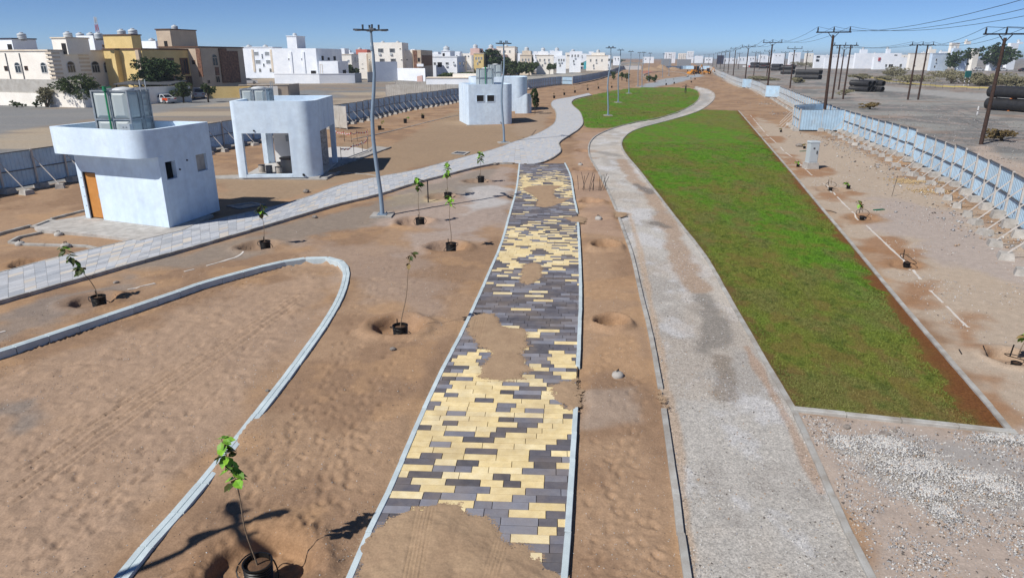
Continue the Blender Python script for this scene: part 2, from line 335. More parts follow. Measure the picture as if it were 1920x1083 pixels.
# ---- colours of the ground itself
sandC = np.array(S(172, 131, 99)); sandD = np.array(S(150, 112, 84)); sandO = np.array(S(186, 138, 98))
stony = np.array(S(178, 150, 132)); white = np.array(S(205, 190, 178)); grey = np.array(S(154, 140, 126)); greyD = np.array(S(126, 114, 104))
pink = np.array(S(190, 150, 125)); tarm = np.array(S(138, 126, 116)); brown = np.array(S(140, 92, 60)); tan = np.array(S(196, 164, 132))
def mixc(C, c, k): return C * (1 - k[:, None]) + c[None] * k[:, None]
C = np.repeat(sandC[None], len(X), 0)
C = mixc(C, sandD, sstep(.42, .62, fbm(X * .45, Y * .45, 61, 4)) * .8)
C = mixc(C, sandO, sstep(.55, .7, fbm(X * .8 + 9, Y * .8, 62, 3)) * .5)
def zone(poly, col, soft=.6, amt=1.0, ns=.9, th=.5):
    global C
    P = Gs(poly); m = max(2.0, soft * 3); d = boxsd(P, X, Y, m) + soft * 2.4 * (fbm(X * ns, Y * ns, int(abs(poly[0][0])) % 97, 4) - .5)
    C = mixc(C, np.array(col), sstep(-soft * .5, soft * .5, d) * amt)
zone([(-300, 700), (0, 690), (330, 580), (560, 510), (630, 520), (560, 640), (420, 830), (150, 1083), (0, 1330), (-600, 1330)], S(176, 138, 110), 1.0, .8)
zone([(0, 760), (60, 740), (90, 770), (40, 800), (0, 800)], greyD, .5, .6)
zone([(800, 330), (960, 310), (965, 360), (945, 420), (880, 440), (800, 430), (700, 420), (740, 380)], stony, 1.2, .75)
zone([(850, 355), (950, 345), (950, 385), (880, 400)], white, 1.0, .55); zone([(760, 440), (880, 425), (900, 450), (760, 480)], stony, .8, .7)
zone([(740, 365), (830, 355), (830, 375), (740, 385)], S(214, 178, 120), .8, .6)
zone([(230, 500), (470, 440), (720, 370), (930, 312), (940, 335), (700, 420), (500, 470), (340, 500)], S(148, 126, 108), 1.0, .8)
zone([(0, 590), (240, 520), (260, 540), (0, 640)], S(140, 124, 112), .7, .6)
zone([(530, 450), (760, 460), (840, 540), (800, 600), (720, 560)], S(170, 138, 116), 1.2, .6)
zone([(1080, 735), (1190, 730), (1200, 790), (1100, 800)], S(178, 152, 132), .35, .45)
zone([(1085, 250), (1160, 245), (1110, 290), (1160, 420), (1175, 440), (1090, 430), (1070, 330)], pink, .8, .4)
# right of the gravel path and lawn
zone([(1485, 772), (1893, 815), (1960, 800), (2100, 1330), (1760, 1330)], S(182, 154, 134), .5, .9)
zone([(1580, 830), (1700, 815), (1860, 850), (1960, 900), (1960, 960), (1760, 950), (1600, 880)], S(160, 148, 138), .7, .6)
zone([(1395, 212), (1470, 240), (1560, 260), (1700, 330), (1960, 480), (2300, 800), (1930, 830), (1800, 690), (1590, 445), (1440, 268)], S(188, 158, 132), 1.2, .9)
zone([(1640, 360), (1800, 400), (1960, 500), (1960, 560), (1760, 480), (1640, 420)], S(178, 152, 136), 1.5, .75)
for a in ((1400, 215, 1420, 240), (1432, 255, 1470, 268), (1470, 290, 1500, 308), (1490, 312, 1560, 330), (1540, 360, 1600, 375), (1595, 400, 1660, 420), (1630, 440, 1690, 470), (1660, 470, 1720, 500), (1700, 530, 1740, 570), (1790, 590, 1830, 650), (1830, 700, 1900, 770)):
    zone([(a[0], a[1]), (a[2], a[1]), (a[2], a[3]), (a[0], a[3])], S(160, 110, 74), .7, .8)
# far side of the right fence: grey gravel plain
rf = [(1985, 480), (1890, 412), (1752, 326), (1675, 290), (1580, 247), (1516, 214), (1460, 184), (1408, 166), (1367, 155), (1339, 139), (1329, 131), (1300, 120), (1290, 112), (2100, 112), (4200, 150), (4200, 480)]
P_ = Gs(rf[:13]) + [(600, 3800), (3800, 3800), (3800, -9), (60, -9), (18, 10)]
dpl = sdist(P_, X, Y); kpl = sstep(-.5, .8, dpl)
C = mixc(C, grey, kpl); C = mixc(C, greyD, kpl * sstep(.45, .6, fbm(X * .12, Y * .12, 70, 4)) * .9)
C = mixc(C, np.array(S(150, 120, 100)), kpl * sstep(.56, .66, fbm(X * .07 + 3, Y * .16, 71, 3)) * .7); C = mixc(C, stony, kpl * sstep(.56, .62, fbm(X * .6, Y * .6, 72, 4)) * .45)
zone([(1640, 168), (1760, 180), (1960, 200), (1960, 184), (1760, 170), (1640, 160)], S(172, 156, 142), 2.0, .85, .2)
zone([(1590, 176), (1600, 190), (1640, 190), (1640, 180)], stony, 2.0, .5, .2)
zone([(1840, 275), (1960, 330), (1960, 400), (1780, 300)], S(192, 160, 136), 1.5, .8, .4)
# left side: vacant lot and road beyond the left fence
lf = [(-60, 372), (20, 360), (137, 338), (418, 278), (677, 225), (744, 209), (861, 189), (989, 167), (1054, 159), (1123, 149), (1179, 129), (1215, 118)]
P_ = Gs(lf) + [(120, 3800), (-3800, 3800), (-3800, -9), (-60, -9)]
kl = sstep(-.5, .8, sdist(P_, X, Y))
C = mixc(C, np.array(S(152, 128, 108)), kl); C = mixc(C, tarm, kl * sstep(.46, .56, fbm(X * .05, Y * .11, 73, 4)))
C = mixc(C, np.array(S(186, 156, 126)), kl * sstep(.57, .64, fbm(X * .04 + 4, Y * .12, 74, 3)) * .8)
zone([(-200, 330), (0, 250), (180, 225), (330, 205), (410, 195), (450, 185), (640, 182), (600, 168), (470, 172), (260, 200), (60, 205), (-200, 220)], S(140, 130, 122), 3.0, .85, .12)
zone([(420, 262), (470, 235), (640, 195), (820, 178), (800, 165), (650, 190), (440, 225), (390, 240)], S(180, 150, 122), 3, .7, .12)
zone([(900, 168), (1000, 150), (1110, 142), (1060, 132), (980, 140), (880, 150)], S(186, 170, 152), 4, .6, .08)
# dark worked sand round the kiosks
zone([(640, 265), (730, 275), (840, 215), (870, 200), (880, 235), (1020, 235), (990, 258), (860, 298), (640, 345), (430, 400), (410, 330), (640, 300)], S(164, 130, 100), .8, .85)
zone([(1020, 250), (975, 255), (960, 235), (1000, 215), (1035, 200)], S(170, 136, 108), 1, .8)
# far worksite
zone([(1240, 150), (1310, 138), (1320, 141), (1270, 156), (1215, 164), (1200, 162)], S(168, 162, 156), 2, .9, .1); zone([(1205, 134), (1230, 131), (1215, 138)], S(196, 110, 92), 3, .6, .1)
# the two lawns and the gravel path
dl2 = boxsd(lawn2_poly, X, Y, 2); dl1 = boxsd(lawn1_poly, X, Y, 2); dg = boxsd(gravel_poly, X, Y, 2)
def lawn_col(x, y, d_right=None):
    g = np.repeat(np.array(S(124, 134, 60))[None], len(x), 0)
    g = mixc(g, np.array(S(94, 150, 36)), sstep(.44, .68, fbm(x * .28 + .5 * y * .06, y * .12, 81, 4) + .09 * sstep(24, 60, y)) * .74)
    g = mixc(g, np.array(S(126, 122, 78)), sstep(.48, .66, fbm(x * .9, y * .45, 82, 5)) * .5)
    g = mixc(g, np.array(S(62, 92, 36)), sstep(.55, .7, fbm(x * 4.6, y * 3.4, 83, 4)) * .4)
    g = mixc(g, np.array(S(138, 104, 66)), sstep(.52, .7, fbm(x * 2.4, y * 1.5, 84, 5)) * .4)
    return g
lc = lawn_col(X, Y)
lc = mixc(lc, np.array(S(134, 112, 72)), sstep(22, 12.5, Y) * sstep(.42, .62, fbm(X * 2.0, Y * 1.6, 87, 4)) * .38 * (dl2 > -.5))
lrx = np.interp(Y, [p[1] for p in lr][::-1], [p[0] for p in lr][::-1]); e_ = lrx - X
wid = .12 + .022 * np.clip(26 - Y, 0, 30)
lc = mixc(lc, np.array(S(132, 88, 54)), sstep(wid + .6, wid - .2, e_ + 1.0 * (fbm(X * 1.2, Y * 1.2, 85, 4) - .5)) * (dl2 > -.5))
grx = np.interp(Y, [p[1] for p in gr if p[1] < 60], [p[0] for p in gr if p[1] < 60])
lc = mixc(lc, np.array(S(120, 96, 62)), sstep(.5, .1, (X - grx) + .5 * (fbm(X * 1.5, Y * 1.5, 86, 3) - .5)) * .8 * (dl2 > -.5))
gc = np.repeat(np.array(S(186, 180, 174))[None], len(X), 0)
gc = mixc(gc, np.array(S(165, 158, 152)), sstep(.45, .6, fbm(X * .7, Y * .5, 90, 4)) * .8); gc = mixc(gc, np.array(S(200, 198, 200)), sstep(.56, .66, fbm(X * 1.1 + 4, Y * .8, 91, 4)) * .6)
gc = mixc(gc, np.array(S(186, 172, 158)), sstep(.5, .62, fbm(X * .5, Y * .35 + 7, 92, 4)) * .4)
def strip(pts, width, col, amt, seed):
    global gc
    P = np.array(Gs(pts)); d = np.full(X.shape, 1e9)
    k = (Y < P[:, 1].max() + 3) & (np.abs(X) < 40) & (dg > -1)
    for a, b in zip(P, P[1:]):
        ex, ey = b - a; t = np.clip(((X[k] - a[0]) * ex + (Y[k] - a[1]) * ey) / (ex * ex + ey * ey), 0, 1)
        d[k] = np.minimum(d[k], np.hypot(X[k] - a[0] - t * ex, Y[k] - a[1] - t * ey))
    d = d + width * 1.3 * (fbm(X * 1.4, Y * 1.0, seed, 4) - .5); gc = mixc(gc, np.array(col), sstep(width, width * .4, d) * amt)
strip([(1165, 300), (1185, 330), (1215, 362), (1240, 395), (1262, 440), (1285, 500), (1310, 540)], .55, S(166, 142, 122), .8, 93)
strip([(1190, 345), (1222, 362)], .5, S(112, 108, 106), .8, 94); strip([(1228, 418), (1250, 425)], .5, S(120, 112, 106), .8, 95)
strip([(1320, 555), (1340, 600), (1335, 640), (1320, 655)], .55, S(132, 126, 120), .75, 96); strip([(1350, 670), (1365, 700), (1360, 740)], .35, S(136, 124, 112), .7, 97); strip([(1130, 285), (1160, 292)], .7, S(140, 136, 132), .7, 98)
strip([(1205, 238), (1250, 222), (1300, 203), (1325, 188), (1322, 175)], 1.0, S(150, 148, 146), .6, 99)
strip([(1180, 400), (1200, 470), (1235, 640), (1262, 800), (1290, 1000), (1310, 1200)], .16, S(184, 160, 138), .7, 100)
strip([(1400, 650), (1450, 740), (1480, 790), (1540, 920)], .14, S(172, 140, 116), .6, 101)
C = C * np.array([1.13, 1.38, 1.62])
gc = gc * np.array([1.36, 1.39, 1.38])
C = np.where((dg > 0)[:, None], gc, C); C = np.where(((dl2 > 0) | (dl1 > 0))[:, None], lc, C)
# pits show damp orange sand
for x0, y0, r, d_ in pits:
    rr = np.hypot(X - x0, Y - y0) / r; C = mixc(C, np.array(S(168, 130, 96)), sstep(1.7, .9, rr) * .45)
C *= (0.93 + .14 * fbm(X * 9, Y * 9, 88, 2))[:, None]
ground_m = mat('ground_sand', None, attr='Col', rough=.95, spec=.1, bump=.5, bscale=16, bdist=.022, fine=.15, fscale=30, mott=.09, mscale=4)
lawn_m = mat('lawn_turf', None, attr='Col', rough=.95, spec=.1, bump=.9, bscale=45, fine=.35, fscale=22, mott=.15, mscale=9)
gravel_m = mat('gravel_surface', None, attr='Col', rough=.95, spec=.1, bump=.9, bscale=50, fine=.36, fscale=30, mott=.14, mscale=9)
idx = np.arange(NR * NC).reshape(NR, NC)
Q = np.stack([idx[:-1, :-1], idx[:-1, 1:], idx[1:, 1:], idx[1:, :-1]], 2).reshape(-1, 4)
cx = X[Q].mean(1); cy = Y[Q].mean(1)
il2 = boxsd(lawn2_poly, cx, cy, 1) > 0; il1 = boxsd(lawn1_poly, cx, cy, 1) > 0; ig = (boxsd(gravel_poly, cx, cy, 1) > 0) & ~il1
V3 = np.stack([X, Y, Z.ravel()], 1)
def submesh(name, sel, m, **k):
    q = Q[sel]; used = np.unique(q); rm = np.zeros(len(X), np.int64); rm[used] = np.arange(len(used))
    me = npmesh(name, V3[used], rm[q], m, smooth=True); vcol(me, C[used]); return add(name, me, **k)
ground = submesh('ground', ~(il2 | il1 | ig), ground_m, kind='structure', label='sandy brown earth of the unfinished park and the plains around it')
gravel_path = submesh('gravel_path', ig, gravel_m, kind='structure', label='pale grey gravel path curving between concrete kerbs')
lawn_a = submesh('lawn', il2, lawn_m, kind='structure', label='long green lawn beside the gravel path with a bare brown edge')
lawn_b = submesh('lawn', il1, lawn_m, kind='structure', label='rounded green lawn with the lamp posts standing in it')
def gz(x, y):
    yy = np.clip(y, rows[0], rows[-2]); i = int(np.clip(np.searchsorted(rows, yy) - 1, 0, NR - 2)); t = (yy - rows[i]) / (rows[i + 1] - rows[i]); r = 0
    for ii, wgt in ((i, 1 - t), (i + 1, t)):
        s_ = x / (rows[ii] + 12); j = int(np.clip(np.searchsorted(tt, s_) - 1, 0, NC - 2)); q = (s_ - tt[j]) / (tt[j + 1] - tt[j]); r += wgt * (Z[ii, j] * (1 - q) + Z[ii, j + 1] * q)
    return float(r)
# ------------------------------------------------------------------ kerbs
kerb_m = mat('kerb_concrete', S(204, 218, 222, .88), S(186, 200, 206, .88), scale=3, rough=.85, bump=.25, bscale=60, rnd=.07, fine=.08)
kerbg_m = mat('kerb_concrete_grey', S(186, 186, 182, .85), S(156, 150, 142, .85), scale=2.5, rough=.9, bump=.3, bscale=60, rnd=.1, fine=.1)
def bevbox(b=.06):
    m = MB(); z = .5 - b; m.hexa([(-.5, -.5, -.5), (.5, -.5, -.5), (.5, .5, -.5), (-.5, .5, -.5)], [(-.5, -.5, z), (.5, -.5, z), (.5, .5, z), (-.5, .5, z)])
    m.f.pop(1); m.m.pop(1); i = len(m.v); m.v += [(-.5 + b * .08, -.5 + b, .5), (.5 - b * .08, -.5 + b, .5), (.5 - b * .08, .5 - b, .5), (-.5 + b * .08, .5 - b, .5)]
    for a in range(4): m.f.append((4 + a, 4 + (a + 1) % 4, i + (a + 1) % 4, i + a)); m.m.append(0)
    m.f.append((i, i + 1, i + 2, i + 3)); m.m.append(0); return m
KU = bevbox().mesh('kerb_stone', kerb_m); KUG = bevbox().mesh('kerb_stone', kerbg_m)
def kerbs(pts, parent, me, width=.105, top=.06, depth=.22, step=1.0, skip=None, off=0.0, jit=.006):
    P = resample(pts, step); R = random.Random(len(pts))
    for i, (a, b) in enumerate(zip(P, P[1:])):
        c = (a + b) / 2
        if skip and skip(c.x, c.y): continue
        d = b - a; L = d.length; n = Vector((-d.y, d.x)).normalized() * off; an = math.atan2(d.y, d.x)
        add('kerb_stone', me, parent, (c.x + n.x, c.y + n.y, top - depth / 2 + R.uniform(-jit, jit)), an + R.gauss(0, .006), (L - .014, width, depth))
near = lambda pts, y: [p for p in pts if p[1] < y]
gk = lambda x, y: any(abs(x - G(u, v)[0]) < .5 and abs(y - G(u, v)[1]) < .5 for u, v in ((1240, 742), (1155, 400), (1122, 322)))
kerbs(gl, gravel_path, KUG, width=.115, top=.06, skip=gk); kerbs(gr, gravel_path, KUG, width=.115, top=.05)
kerbs(lr, lawn_a, KUG, width=.12, top=.05); kerbs(Gs([(1486, 769), (1905, 813)]), lawn_a, KUG, width=.15, top=.07)
kr = empty('kerb_edging', (*ring[0], 0), label='curved double row of pale concrete kerb stones around the sunken sand bed', cat='kerb')
kr.location = (0, 0, 0)
kerbs(ring, kr, KU, width=.112, top=.055, depth=.3, off=.058, jit=.002, step=.8); kerbs(ring, kr, KU, width=.112, top=.052, depth=.3, off=-.058, jit=.002, step=.8)
# ------------------------------------------------------------------ yellow and grey paved path
PD = dict(dust=.45, dcol=S(170, 150, 128), dscale=1.1, mott=.07, mscale=7)
ym = [mat('paver_yellow_a', S(240, 220, 170, .9), S(230, 207, 152, .9), scale=6, rough=.8, rnd=.07, fine=.07, bump=.1, bscale=90, **PD), mat('paver_yellow_b', S(243, 227, 184, .9), S(234, 214, 164, .9), scale=6, rough=.8, rnd=.07, fine=.07, **PD)]
pm = [mat('paver_grey_' + 'abcd'[i], S(*c, .85), S(*d, .85), scale=5, rough=.72, rnd=.09, fine=.08, **PD) for i, (c, d) in enumerate((((118, 118, 128), (132, 132, 140)), ((98, 96, 104), (112, 110, 116)), ((86, 84, 90), (102, 100, 104)), ((134, 136, 148), (146, 148, 158))))]
pav_m = ym + pm
bed_m = mat('paving_bed', S(128, 106, 84), S(100, 84, 70), scale=8, rough=.95)
bed = MB()
for i in range(60):
    t0, t1 = i / 60, (i + 1) / 60
    f = lambda L, t: L[min(len(L) - 1, int(t * (len(L) - 1)))]
    a, b, c, d = f(yl, t0), f(yr, t0), f(yr, t1), f(yl, t1); bed.quad((*a, .035), (*b, .035), (*c, .035), (*d, .035))
ypath = bed.build('paved_path', bed_m, kind='structure', label='path of long yellow and dark grey paving stones laid in bands')
ROT = math.radians(-3.0); cr, sr = math.cos(ROT), math.sin(ROT)
loc = lambda p: (p[0] * cr + p[1] * sr, -p[0] * sr + p[1] * cr); wld = lambda x, y: (x * cr - y * sr, x * sr + y * cr)
ll = [loc(p) for p in yl]; rl = [loc(p) for p in yr]
lx = lambda y: float(np.interp(y, [p[1] for p in ll], [p[0] for p in ll])); rx = lambda y: float(np.interp(y, [p[1] for p in rl], [p[0] for p in rl]))
pav_list = []; R_ = random.Random(3); y = 7.35; ymax = min(ll[-1][1], rl[-1][1]) - .1
while y < ymax:
    yc = y + .1; x = lx(yc) - R_.choice([0, .1, .2, .3, .4]) ; xr = rx(yc); x0 = lx(yc) + .02
    py = .04 + .70 * ((1 + math.cos(2 * math.pi * (yc - 12.3) / 13.4)) / 2) ** 1.35; acc = R_.uniform(-.3, .3)
    while x < xr - .05:
        L = R_.choice([.6, .6, .6, .4, .3]) ; a, b = max(x, x0), min(x + L, xr - .02)
        if b - a > .04:
            acc += py * (b - a) / .5; yel = acc > R_.uniform(.2, .8)
            if yel: acc -= (b - a) / .5; k = R_.choice([0, 0, 1])
            else: k = 2 + R_.choices([0, 1, 2, 3], [3, 4, 3, 3])[0]
            pav_list.append((a, b, y, k))
        x += L
    y += .2
PAV = [bevbox(.04).mesh('paving_stone', m) for m in pav_m]
heap = [(686, 1013), (711, 983), (743, 963), (764, 953), (792, 947), (831, 945), (859, 949), (888, 960), (909, 979), (937, 997), (951, 1011), (972, 1015), (983, 1031), (994, 1036), (1018, 1048), (1029, 1061), (1050, 1072), (1058, 1150), (1050, 1340), (540, 1340)]
heapw = Gs(heap, .05); hp = np.array(heapw)
rest = MB(); cnt = 0
pc = np.array([wld((a + b) / 2, y + .1) for a, b, y, k in pav_list]); hids = iter(sdist(heapw, pc[:, 0], pc[:, 1]) > .35)
for a, b, y, k in pav_list:
    c = wld((a + b) / 2, y + .1); hid = next(hids)
    if cnt < 300 and not hid and c[1] > 8.0:
        add('paving_stone', PAV[k], ypath, (c[0], c[1], .03 + R_.uniform(-.0025, .0025)), ROT + R_.gauss(0, .003), (b - a - .011, .189, .05)); cnt += 1
    else:
        z = .055 + R_.uniform(-.0025, .0025); g = .0055
        if c[1] > 24: g = .005
        q = [wld(a + g, y + g), wld(b - g, y + g), wld(b - g, y + .2 - g), wld(a + g, y + .2 - g)]
        rest.hexa([(*p, .03) for p in q], [(*p, z) for p in q], k)
o = rest.build('paving_stones', pav_m, ypath, kind='stuff')
kerbs(yl, ypath, KU, top=.068); kerbs(yr, ypath, KU, top=.068, skip=lambda x, y: (G(1, 768)[1] < y < G(1, 706)[1]) or abs(y - G(1080, 410)[1]) < .6)
# ------------------------------------------------------------------ sand lying on the paving
dune_m = mat('loose_sand', S(166, 142, 116, .96), S(156, 132, 108, .96), scale=1.6, rough=.95, spec=.1, bump=.4, bscale=16, bdist=.02, fine=.12, fscale=30, mott=.08, mscale=4)
film_m = mat('sand_film', S(166, 142, 116, .96), S(156, 132, 108, .96), scale=1.6, rough=.95, spec=.1, bump=.4, bscale=16, bdist=.02, fine=.12, fscale=30, mott=.08, mscale=4, alpha='Edge')
def sand(px, cell, hmax, slope, label, base=.05, tracks=None, ragged=.12, world=None):
    P = world or Gs(px, .05); A = np.array(P); x0, y0 = A.min(0) - .3; x1, y1 = A.max(0) + .3
    xs = np.arange(x0, x1, cell); ys = np.arange(max(y0, 3.0), y1, cell); XX, YY = np.meshgrid(xs, ys); x, y = XX.ravel(), YY.ravel()
    d = sdist(P, x, y) + ragged * 2 * (fbm(x * 3.2, y * 3.2, 7, 4) - .5)
    z = base + .006 + np.clip(d, 0, .12) * slope * .35 - np.clip(-d - .06, 0, .2) * .04 + hmax * sstep(.05, .7, d) * (.5 + fbm(x * 2, y * 2, 8, 4)) + .03 * (fbm(x * 6, y * 6, 12, 4) - .5) * sstep(.0, .3, d) * (.25 if hmax < .02 else 1.0)
    for t in tracks or []:
        (ax, ay), (bx, by) = G(*t[0]), G(*t[1]); e = np.array([bx - ax, by - ay]); L = np.hypot(*e); e /= L
        q = (x - ax) * e[1] - (y - ay) * e[0]; z = z + sstep(t[2] / 2, t[2] / 2 - .04, np.abs(q)) * (-.006 + .007 * np.sin(q * 2 * math.pi / t[3]) * (.4 + 1.2 * fbm(x * 3, y * 3, 33, 2))) * sstep(0, .2, d)
    ix = np.arange(len(x)).reshape(XX.shape); q = np.stack([ix[:-1, :-1], ix[:-1, 1:], ix[1:, 1:], ix[1:, :-1]], 2).reshape(-1, 4)
    q = q[d[q].max(1) > -.26]; us = np.unique(q); rm = np.zeros(len(x), np.int64); rm[us] = np.arange(len(us))
    me = npmesh('sand_drift', np.stack([x, y, z], 1)[us], rm[q], film_m, smooth=True); at_ = me.attributes.new('Edge', 'FLOAT', 'POINT'); at_.data.foreach_set('value', (.12 + 1.0 * np.clip(d[us], -.3, .6)).astype(np.float32)); add('sand_drift', me, kind='structure', label=label)
sand(heap, .02, .05, .3, 'heap of loose sand with tyre tracks over the end of the paved path', ragged=.2, tracks=[((775, 1083), (800, 945), .34, .055), ((925, 1083), (948, 1000), .3, .055)])
d2 = lambda s, ox, oy, pts: [(x / s + ox, y / s + oy) for x, y in pts]
sand(d2(3.61, 820, 420, [(220, 640), (260, 610), (390, 605), (420, 640), (435, 690), (600, 710), (615, 760), (600, 800), (630, 830), (590, 860), (570, 880), (600, 920), (600, 950), (640, 985), (600, 1010), (590, 1045), (500, 1060), (400, 1055), (270, 1045), (300, 980), (330, 900), (370, 880), (330, 840), (260, 840), (250, 790), (230, 760), (190, 710)]), .025, .006, .3, 'irregular film of sand across the dark part of the paved path', ragged=.05, tracks=[((880, 690), (905, 590), .35, .06)])
sand(d2(3.61, 820, 420, [(590, 275), (660, 258), (700, 275), (715, 310), (710, 350), (690, 375), (650, 400), (610, 410), (560, 395), (575, 350), (570, 320)]), .03, .006, .3, 'small oval patch of sand on the paved path', ragged=.06)
sand(d2(4.333, 900, 180, [(340, 750), (400, 735), (480, 725), (680, 730), (600, 760), (600, 800), (620, 830), (740, 830), (680, 860), (600, 895), (520, 905), (450, 895), (470, 850), (440, 810), (390, 790)]), .06, .006, .25, 'sand film across the far yellow band of the paved path', ragged=.08)
sand([(1033, 722), (1056, 714), (1082, 710), (1092, 735), (1084, 771), (1068, 770), (1055, 760), (1040, 748)], .025, .025, .35, 'sand spilling onto the paved path where its kerb is missing', ragged=.08)
sand([(1056, 409), (1086, 405), (1100, 410), (1095, 418), (1075, 416)], .06, .04, .3, 'low ridge of sand across the edge of the paved path', ragged=.06)
sand([(1232, 738), (1240, 732), (1256, 762), (1250, 768), (1240, 760)], .03, .02, .35, 'sand spilling onto the gravel path over its kerb', ragged=.08)
sand([(1150, 396), (1178, 399), (1174, 405), (1156, 409)], .05, .02, .35, 'sand washed over the gravel path kerb', ragged=.06)
# ------------------------------------------------------------------ pale grey paved path
GD = dict(scale=2, rough=.8, rnd=.05, fine=.05, dust=.3, dcol=S(190, 180, 168), dscale=.9)
gm = [mat('slab_' + 'abcd'[i], S(*c, .88), S(*d, .88), **GD) for i, (c, d) in enumerate((((186, 190, 196), (196, 199, 204)), ((166, 172, 180), (180, 185, 192)), ((214, 206, 194), (204, 197, 188)), ((200, 203, 206), (188, 192, 197))))]
NS = 25; PL = [Vector(G(*a)) for a, b in GP[:NS]]; PU = [Vector(G(*b)) for a, b in GP[:NS]]
cum = [0]
for i in range(NS - 1): cum.append(cum[-1] + ((PL[i + 1] + PU[i + 1]) / 2 - (PL[i] + PU[i]) / 2).length)
def cat(P, i, t):
    p0, p1, p2, p3 = P[max(i - 1, 0)], P[i], P[i + 1], P[min(i + 2, NS - 1)]
    return .5 * ((2 * p1) + (p2 - p0) * t + (2 * p0 - 5 * p1 + 4 * p2 - p3) * t * t + (3 * p1 - p0 - 3 * p2 + p3) * t ** 3)
def gpt(s, t):
    s = min(max(s, 0), cum[-1] - 1e-6); i = max(0, min(NS - 2, int(np.searchsorted(cum, s)) - 1)); k = (s - cum[i]) / (cum[i + 1] - cum[i])
    return cat(PL, i, k).lerp(cat(PU, i, k), t)
GZ = .10
bed = MB(); n = 160
for i in range(n):
    a, b = cum[-1] * i / n, cum[-1] * (i + 1) / n; q = [gpt(a, 0), gpt(b, 0), gpt(b, 1), gpt(a, 1)]
    bed.hexa([(p.x, p.y, -.12) for p in q], [(p.x, p.y, GZ - .012) for p in q])
gpath = bed.build('paved_path', bed_m, kind='structure', label='pale grey paved path curving past the white kiosks')
cand = []; s = 0; R_ = random.Random(8)
while s < cum[-1] - .45:
    wd = (gpt(s, 1) - gpt(s, 0)).length; nt_ = max(2, round(wd / .32)); o_ = R_.random() / nt_
    e = [0] + [o_ + j / nt_ for j in range(nt_)] + [1]
    for t0, t1 in zip(e, e[1:]):
        if (t1 - t0) * wd < .04: continue
        q = [gpt(s + .004, t0), gpt(s + .446, t0), gpt(s + .446, t1), gpt(s + .004, t1)]
        q = [a.lerp(b, .004 / max(.02, (b - a).length)) for a, b in zip(q, [q[3], q[2], q[1], q[0]])]; c = (q[0] + q[2]) / 2
        fade = min(1, max(0, (c.y - 28) / 18)); k = R_.choices([0, 1, 2, 3], [3, 3 * (1 - .8 * fade), 1.1, 1 + 3 * fade])[0]
        cand.append((q, c, k))
    s += .45
vis = sorted([i for i, (q, c, k) in enumerate(cand) if c.y > 14 and abs(c.x) < c.y * .78], key=lambda i: cand[i][1].length)[:300]; vis = set(vis)
rest = MB()
for i, (q, c, k) in enumerate(cand):
    z = GZ + R_.uniform(-.002, .002)
    if i in vis:
        m = MB(); m.hexa([(p.x - c.x, p.y - c.y, -.05) for p in q], [(p.x - c.x, p.y - c.y, 0) for p in q]); m.build('paving_stone', gm[k], gpath, loc=(c.x, c.y, z))
    else: rest.hexa([(p.x, p.y, .05) for p in q], [(p.x, p.y, z) for p in q], k)
rest.build('paving_stones', gm, gpath, kind='stuff')
mouth = lambda x, y: G(975, 1)[0] < 1e9 and abs(y - G(1010, 308)[1]) < 1.2 and .4 < x < 3.7
lowl = [tuple(gpt(cum[-1] * i / 200, 0)) for i in range(201)]; upl = [tuple(gpt(cum[-1] * i / 200, 1)) for i in range(201)]
kerbs(lowl, gpath, KUG, width=.1, top=GZ + .012, depth=.3, skip=lambda x, y: 46 < y < 49.5 and .3 < x < 3.6); kerbs(upl, gpath, KUG, width=.1, top=GZ + .012, depth=.3)
# ------------------------------------------------------------------ grass blades, loose stones, gravel heap
blade_m = mat('grass_blade', None, attr='Col', rough=.7, spec=.2)
def grass(poly, n, y0, y1, name, parent_label):
    A = np.array(poly); u = RNG.random(n * 4); yy = 1 / (1 / y0 + (1 / y1 - 1 / y0) * u); x = RNG.uniform(A[:, 0].min(), A[:, 0].max(), n * 4)
    k = (sdist(poly, x, yy) > .12) & (RNG.random(n * 4) < 1.0); x, yy = x[k][:n], yy[k][:n]
    c = lawn_col(x, yy); e_ = np.interp(yy, [p[1] for p in lr][::-1], [p[0] for p in lr][::-1]) - x
    wd = .12 + .022 * np.clip(26 - yy, 0, 30); ok = (e_ + 1.0 * (fbm(x * 1.2, yy * 1.2, 85, 4) - .5) > wd + .1) | (poly is lawn1_poly)
    ok &= RNG.random(len(x)) < np.clip(1.2 - .25 * sstep(22, 12.5, yy) - .9 * sstep(.5, .68, fbm(x * 2.4, yy * 1.5, 84, 5)), .25, 1)
    x, yy, c = x[ok], yy[ok], c[ok]; m = len(x); a = RNG.uniform(0, 6.28, m); h = RNG.uniform(.012, .034, m); wdt = .006 + .0007 * yy
    ln = RNG.normal(0, .018, (m, 2)); b = np.stack([np.cos(a) * wdt, np.sin(a) * wdt], 1)
    z0 = np.full(m, -.008); V = np.zeros((m, 3, 3)); V[:, 0, :2] = np.stack([x, yy], 1) - b; V[:, 1, :2] = np.stack([x, yy], 1) + b; V[:, 2, :2] = np.stack([x, yy], 1) + ln
    V[:, 0, 2] = V[:, 1, 2] = z0; V[:, 2, 2] = h
    g = np.clip(c * RNG.uniform(.75, 1.35, (m, 1)), 0, 1)
    me = npmesh(name, V.reshape(-1, 3), np.arange(m * 3).reshape(-1, 3), blade_m); vcol(me, np.repeat(g, 3, 0)); add(name, me, kind='stuff', label=parent_label, cat='grass')
grass(lawn2_poly, 210000, 11.5, 60, 'grass', 'short green grass growing on the long lawn')
grass(lawn1_poly, 30000, 70, 150, 'grass', 'short green grass growing on the rounded lawn')
